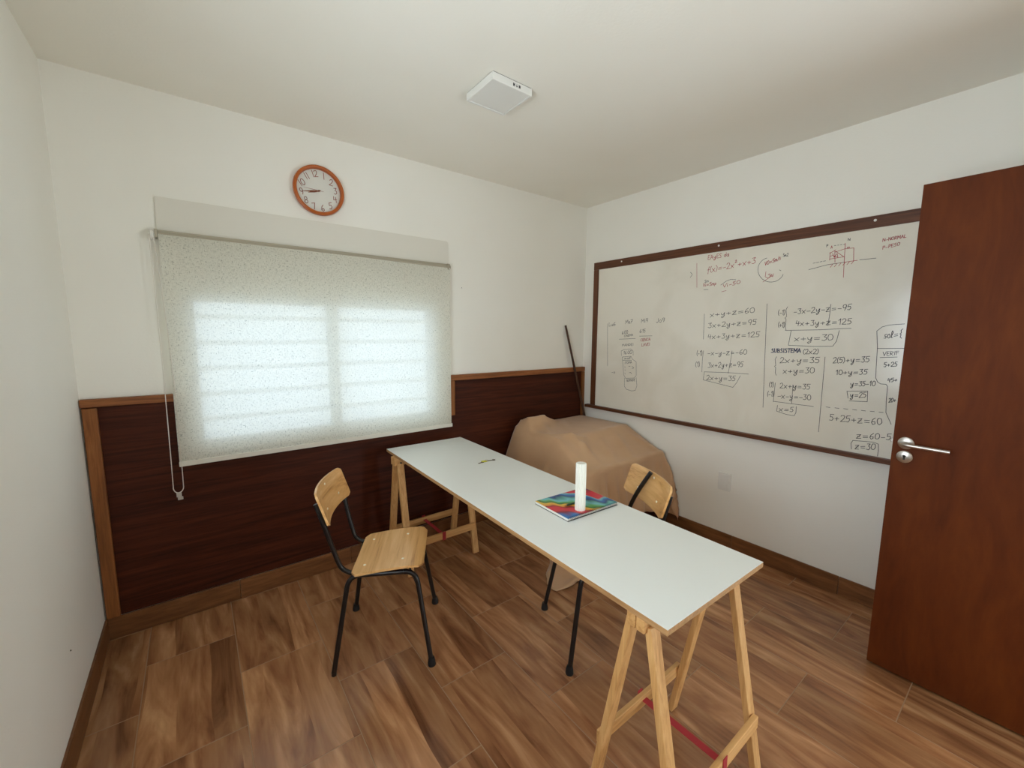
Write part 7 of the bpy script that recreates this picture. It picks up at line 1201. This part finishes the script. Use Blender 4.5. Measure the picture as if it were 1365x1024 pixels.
    23081, -557, 2006, 23097, -583, 2235, 23159, -608, 2463, 23222, -634, 2695, 23285, -660, 2924, 23350, -686, 3158, 23414, -712, 3388, 23481, -738, 3625, 23546, -764, 3856, 23614, -790, 4096,
    23680, -816, 4327, 23750, -842, 4570, 23816, -867, 4803, 23887, -893, 5049, 23954, -920, 5282, 24026, -946, 5531, 24096, -973, 5766, 24175, -997, 6019, 24251, -1021, 6255, 24340, -1043, 6511,
    24428, -1064, 6749, 24538, -1082, 7007, 24650, -1105, 7244, 24714, -1131, 7500, 24859, -1170, 7669, 25010, -1204, 7852, 25147, -1230, 8040, 25327, -1246, 8192, 25550, -1296, 8213, 25784, -1323, 8223,
    26016, -1332, 8227, 26253, -1335, 8228, 26484, -1334, 8227, 26721, -1327, 8225, 26949, -1302, 8215, 27151, -1291, 8086, 27336, -1290, 7950, 27549, -1275, 7831, 27761, -1254, 7740, 27992, -1226, 7660,
    28215, -1196, 7601, 28453, -1162, 7553, 28681, -1130, 7521, 28922, -1095, 7523, 29153, -1067, 7538, 29394, -1048, 7549, 29627, -1034, 7532, 29867, -1027, 7511, 30100, -1021, 7500, 30340, -1016, 7500,
    30573, -1011, 7500, 30814, -1005, 7500, 31047, -1000, 7500, 31288, -991, 7500, 31520, -982, 7500, 31761, -971, 7500, 31994, -962, 7500, 32236, -949, 7500, 32468, -934, 7500, 32709, -908, 7500,
    32900, -908, 7350, 32901, -928, 7112, 32901, -941, 6880, 32901, -948, 6642, 32902, -953, 6411, 32902, -955, 6176, 32902, -957, 5945, 32903, -957, 5712, 32903, -958, 5482, 32901, -959, 5252,
    23124, -380, 2025, 23138, -398, 2255, 23197, -419, 2483, 23259, -441, 2715, 23320, -463, 2945, 23384, -486, 3179, 23447, -509, 3410, 23513, -533, 3647, 23578, -557, 3878, 23645, -582, 4118,
    23710, -606, 4350, 23780, -631, 4593, 23845, -656, 4826, 23916, -681, 5071, 23984, -708, 5305, 24056, -735, 5553, 24125, -761, 5788, 24202, -786, 6038, 24276, -810, 6274, 24360, -832, 6526,
    24445, -852, 6763, 24548, -869, 7017, 24650, -891, 7252, 24718, -915, 7500, 24872, -955, 7661, 25023, -989, 7837, 25150, -1012, 8030, 25362, -1046, 8121, 25583, -1097, 8133, 25805, -1123, 8153,
    26031, -1132, 8147, 26256, -1134, 8147, 26485, -1133, 8147, 26713, -1125, 8146, 26940, -1100, 8142, 27150, -1079, 8041, 27323, -1081, 7895, 27527, -1068, 7776, 27739, -1048, 7686, 27967, -1019, 7612,
    28191, -988, 7561, 28429, -952, 7525, 28659, -918, 7507, 28900, -885, 7502, 29133, -858, 7514, 29376, -836, 7525, 29610, -822, 7525, 29853, -812, 7509, 30087, -806, 7500, 30329, -801, 7500,
    30563, -796, 7500, 30804, -791, 7500, 31037, -786, 7500, 31278, -777, 7500, 31511, -767, 7500, 31752, -756, 7500, 31984, -747, 7500, 32226, -734, 7500, 32457, -718, 7500, 32701, -691, 7500,
    32900, -690, 7346, 32900, -711, 7106, 32900, -725, 6876, 32900, -733, 6639, 32900, -738, 6409, 32900, -740, 6174, 32900, -742, 5944, 32900, -743, 5711, 32900, -743, 5482, 32901, -743, 5251,
    23231, -260, 2043, 23225, -260, 2273, 23269, -267, 2501, 23317, -277, 2734, 23370, -291, 2963, 23424, -306, 3199, 23480, -323, 3429, 23537, -340, 3668, 23595, -360, 3898, 23656, -380, 4141,
    23716, -402, 4371, 23779, -424, 4616, 23842, -447, 4847, 23908, -467, 5095, 23980, -498, 5326, 24056, -526, 5576, 24128, -552, 5807, 24207, -577, 6059, 24282, -600, 6291, 24368, -622, 6544,
    24452, -641, 6776, 24555, -658, 7031, 24650, -678, 7263, 24743, -702, 7500, 24912, -745, 7643, 25070, -782, 7811, 25192, -801, 8004, 25411, -850, 8026, 25627, -897, 8053, 25825, -907, 8163,
    26033, -930, 8066, 26257, -932, 8067, 26481, -931, 8066, 26703, -923, 8063, 26923, -888, 8098, 27129, -850, 8001, 27299, -872, 7849, 27498, -862, 7725, 27709, -843, 7636, 27939, -812, 7572,
    28163, -780, 7531, 28405, -742, 7510, 28634, -709, 7503, 28880, -675, 7501, 29111, -649, 7500, 29361, -626, 7509, 29593, -612, 7509, 29843, -602, 7500, 30074, -595, 7500, 30321, -589, 7500,
    30552, -584, 7500, 30796, -579, 7500, 31027, -573, 7500, 31270, -562, 7500, 31501, -553, 7500, 31742, -543, 7500, 31972, -533, 7500, 32211, -520, 7500, 32441, -503, 7500, 32671, -450, 7463,
    32852, -450, 7320, 32900, -496, 7095, 32900, -510, 6866, 32900, -518, 6634, 32900, -523, 6404, 32900, -526, 6172, 32900, -527, 5942, 32900, -528, 5710, 32900, -528, 5481, 32900, -529, 5251,
]

cf = empty('covered_furniture', (2.8, -0.46, 0)); tag(cf, 'low furniture in the corner draped with a beige cloth', 'furniture')
ny, nx = CLOTH_SHAPE
cc = np.array(CLOTH_POINTS, dtype=float).reshape(ny, nx, 3) / 10000.0
me = bpy.data.meshes.new('dust_cloth')
me.from_pydata([tuple(v) for v in (cc - np.array([2.8, -0.46, 0.0])).reshape(-1, 3)], [], [(j * nx + i, j * nx + i + 1, (j + 1) * nx + i + 1, (j + 1) * nx + i) for j in range(ny - 1) for i in range(nx - 1)])
for p_ in me.polygons: p_.use_smooth = True
me.materials.append(M['cloth']); o = bpy.data.objects.new('dust_cloth', me); COL.objects.link(o); o.parent = cf
md = o.modifiers.new('thickness', 'SOLIDIFY'); md.thickness = 0.0012; md.offset = 0
m = MB(); P = [(-0.06, 0.002), (-0.900, 0.002), (-0.900, 0.578), (-0.56, 0.735), (-0.06, 0.735)]
A = [m.bm.verts.new((2.478 - 2.8, y + 0.46, z)) for y, z in P]; B = [m.bm.verts.new((3.275 - 2.8, y + 0.46, z)) for y, z in P]
m.bm.faces.new(A); m.bm.faces.new(B[::-1])
for i in range(5): m.bm.faces.new((A[i], A[(i + 1) % 5], B[(i + 1) % 5], B[i]))
m.build('body', M['panel'], cf)
bx('stacked_box', M['ply_edge'], cf, 2.53 - 2.8, 2.70 - 2.8, 0.46 - 0.21, 0.46 - 0.10, 0.7355, 0.798)

# stick leaning in the corner
sp = MB(); a, b = Vector((3.070, -0.020, 1.577)), Vector((3.2925, -0.085, 0.70)); d = (b - a)
sp.tube([a, a + d * 0.5, a + d * 1.0], [0.0095, 0.0105, 0.0115], 12)
stk = sp.build('wooden_stick', M['stick'], smooth=True); tag(stk, 'thin dark wooden stick leaning in the corner behind the covered furniture', 'stick')

# ------------------------------------------------------------------ things on the table
TZ = 0.7501
nb = empty('notebook', (1.738, -1.459, TZ), math.radians(-2.5)); tag(nb, 'spiral notebook with wavy multicoloured cover on the white table', 'notebook')
NXh, NYh = 0.148, 0.107
bx('pages', M['paper'], nb, -NXh + 0.002, NXh - 0.002, -NYh + 0.004, NYh - 0.002, 0.0015, 0.0125)
bx('cover', M['cover'], nb, -NXh, NXh, -NYh, NYh, 0.0125, 0.0140)
bx('back_cover', M['black'], nb, -NXh, NXh, -NYh, NYh, 0.0, 0.0015)
for i in range(34):
    x = -NXh + 0.012 + i * (2 * NXh - 0.024) / 33
    if i == 0:
        o = MB().tube([(0, -NYh + 0.003 + 0.0085 * math.cos(a_), 0.0076 + 0.0076 * math.sin(a_)) for a_ in [2 * PI * q / 12 for q in range(12)]], 0.0008, 5, closed=True).build('spiral_ring', M['rubber'], nb, smooth=True); ring_me = o.data
    else: o = bpy.data.objects.new('spiral_ring', ring_me); COL.objects.link(o); o.parent = nb
    o.location = (x, 0, 0.0004)
# white fluted cylinder
m = MB(); R0, HH, NF = 0.0225, 0.203, 16; seg = NF * 6
prof = [(0.0, 1), (0.001, 1.0), (HH - 0.004, 1.0), (HH, 0.93)]; rings = []
for h_, k_ in prof:
    rings.append([m.bm.verts.new(((R0 - 0.0034 * abs(math.cos(NF * PI * q / seg)) ** 3) * k_ * math.cos(2 * PI * q / seg), (R0 - 0.0034 * abs(math.cos(NF * PI * q / seg)) ** 3) * k_ * math.sin(2 * PI * q / seg), h_)) for q in range(seg)])
for A, B in zip(rings, rings[1:]):
    for q in range(seg): m.bm.faces.new((A[q], A[(q + 1) % seg], B[(q + 1) % seg], B[q]))
m.bm.faces.new(rings[0][::-1]); m.bm.faces.new(rings[-1])
fc = m.build('fluted_tube', M['candle'], smooth=True, angle=50); fc.location = (1.690, -1.526, TZ + 0.0142); tag(fc, 'tall white fluted tube standing upright on the colourful notebook', 'tube')
# pencil
pc = empty('pencil', (1.690, -1.470, TZ + 0.0182), math.radians(-5)); tag(pc, 'short dark green pencil lying on the colourful notebook', 'pencil')
MB().tube([(-0.022, 0, 0), (0.05, 0, 0)], 0.0040, 6).build('barrel', M['green'], pc)
MB().tube([(-0.022, 0, 0), (-0.036, 0, -0.001)], [0.0036, 0.0008], 8).build('tip', M['tip'], pc)
# keys
ky = empty('key_bunch', (1.752, -0.702, TZ), math.radians(-6)); tag(ky, 'small keys with a yellow fob on the far end of the white table', 'keys')
bx('fob', M['yellow'], ky, -0.018, 0.014, -0.010, 0.010, 0.001, 0.006, bevel=0.0015)
m = MB(); m.box(0.020, 0.058, -0.003, 0.003, 0.001, 0.0032); m.lathe([(0.010, 0.001), (0.010, 0.0032)], 16, 'z', (0.062, 0, 0)); m.build('key_blade', M['key'], ky)
m = MB(); mt = Matrix.Rotation(math.radians(200), 4, 'Z'); m.box(0.016, 0.052, -0.003, 0.003, 0.001, 0.0032, mt); m.lathe([(0.009, 0.001), (0.009, 0.0032)], 16, 'z', mt @ Vector((0.018, 0, 0))); m.build('key_blade', M['key'], ky)
MB().tube([(0.014 + 0.008 * math.cos(a_), 0.008 * math.sin(a_), 0.0075) for a_ in [2 * PI * q / 16 for q in range(16)]], 0.0011, 6, closed=True).build('ring', M['steel'], ky, smooth=True)
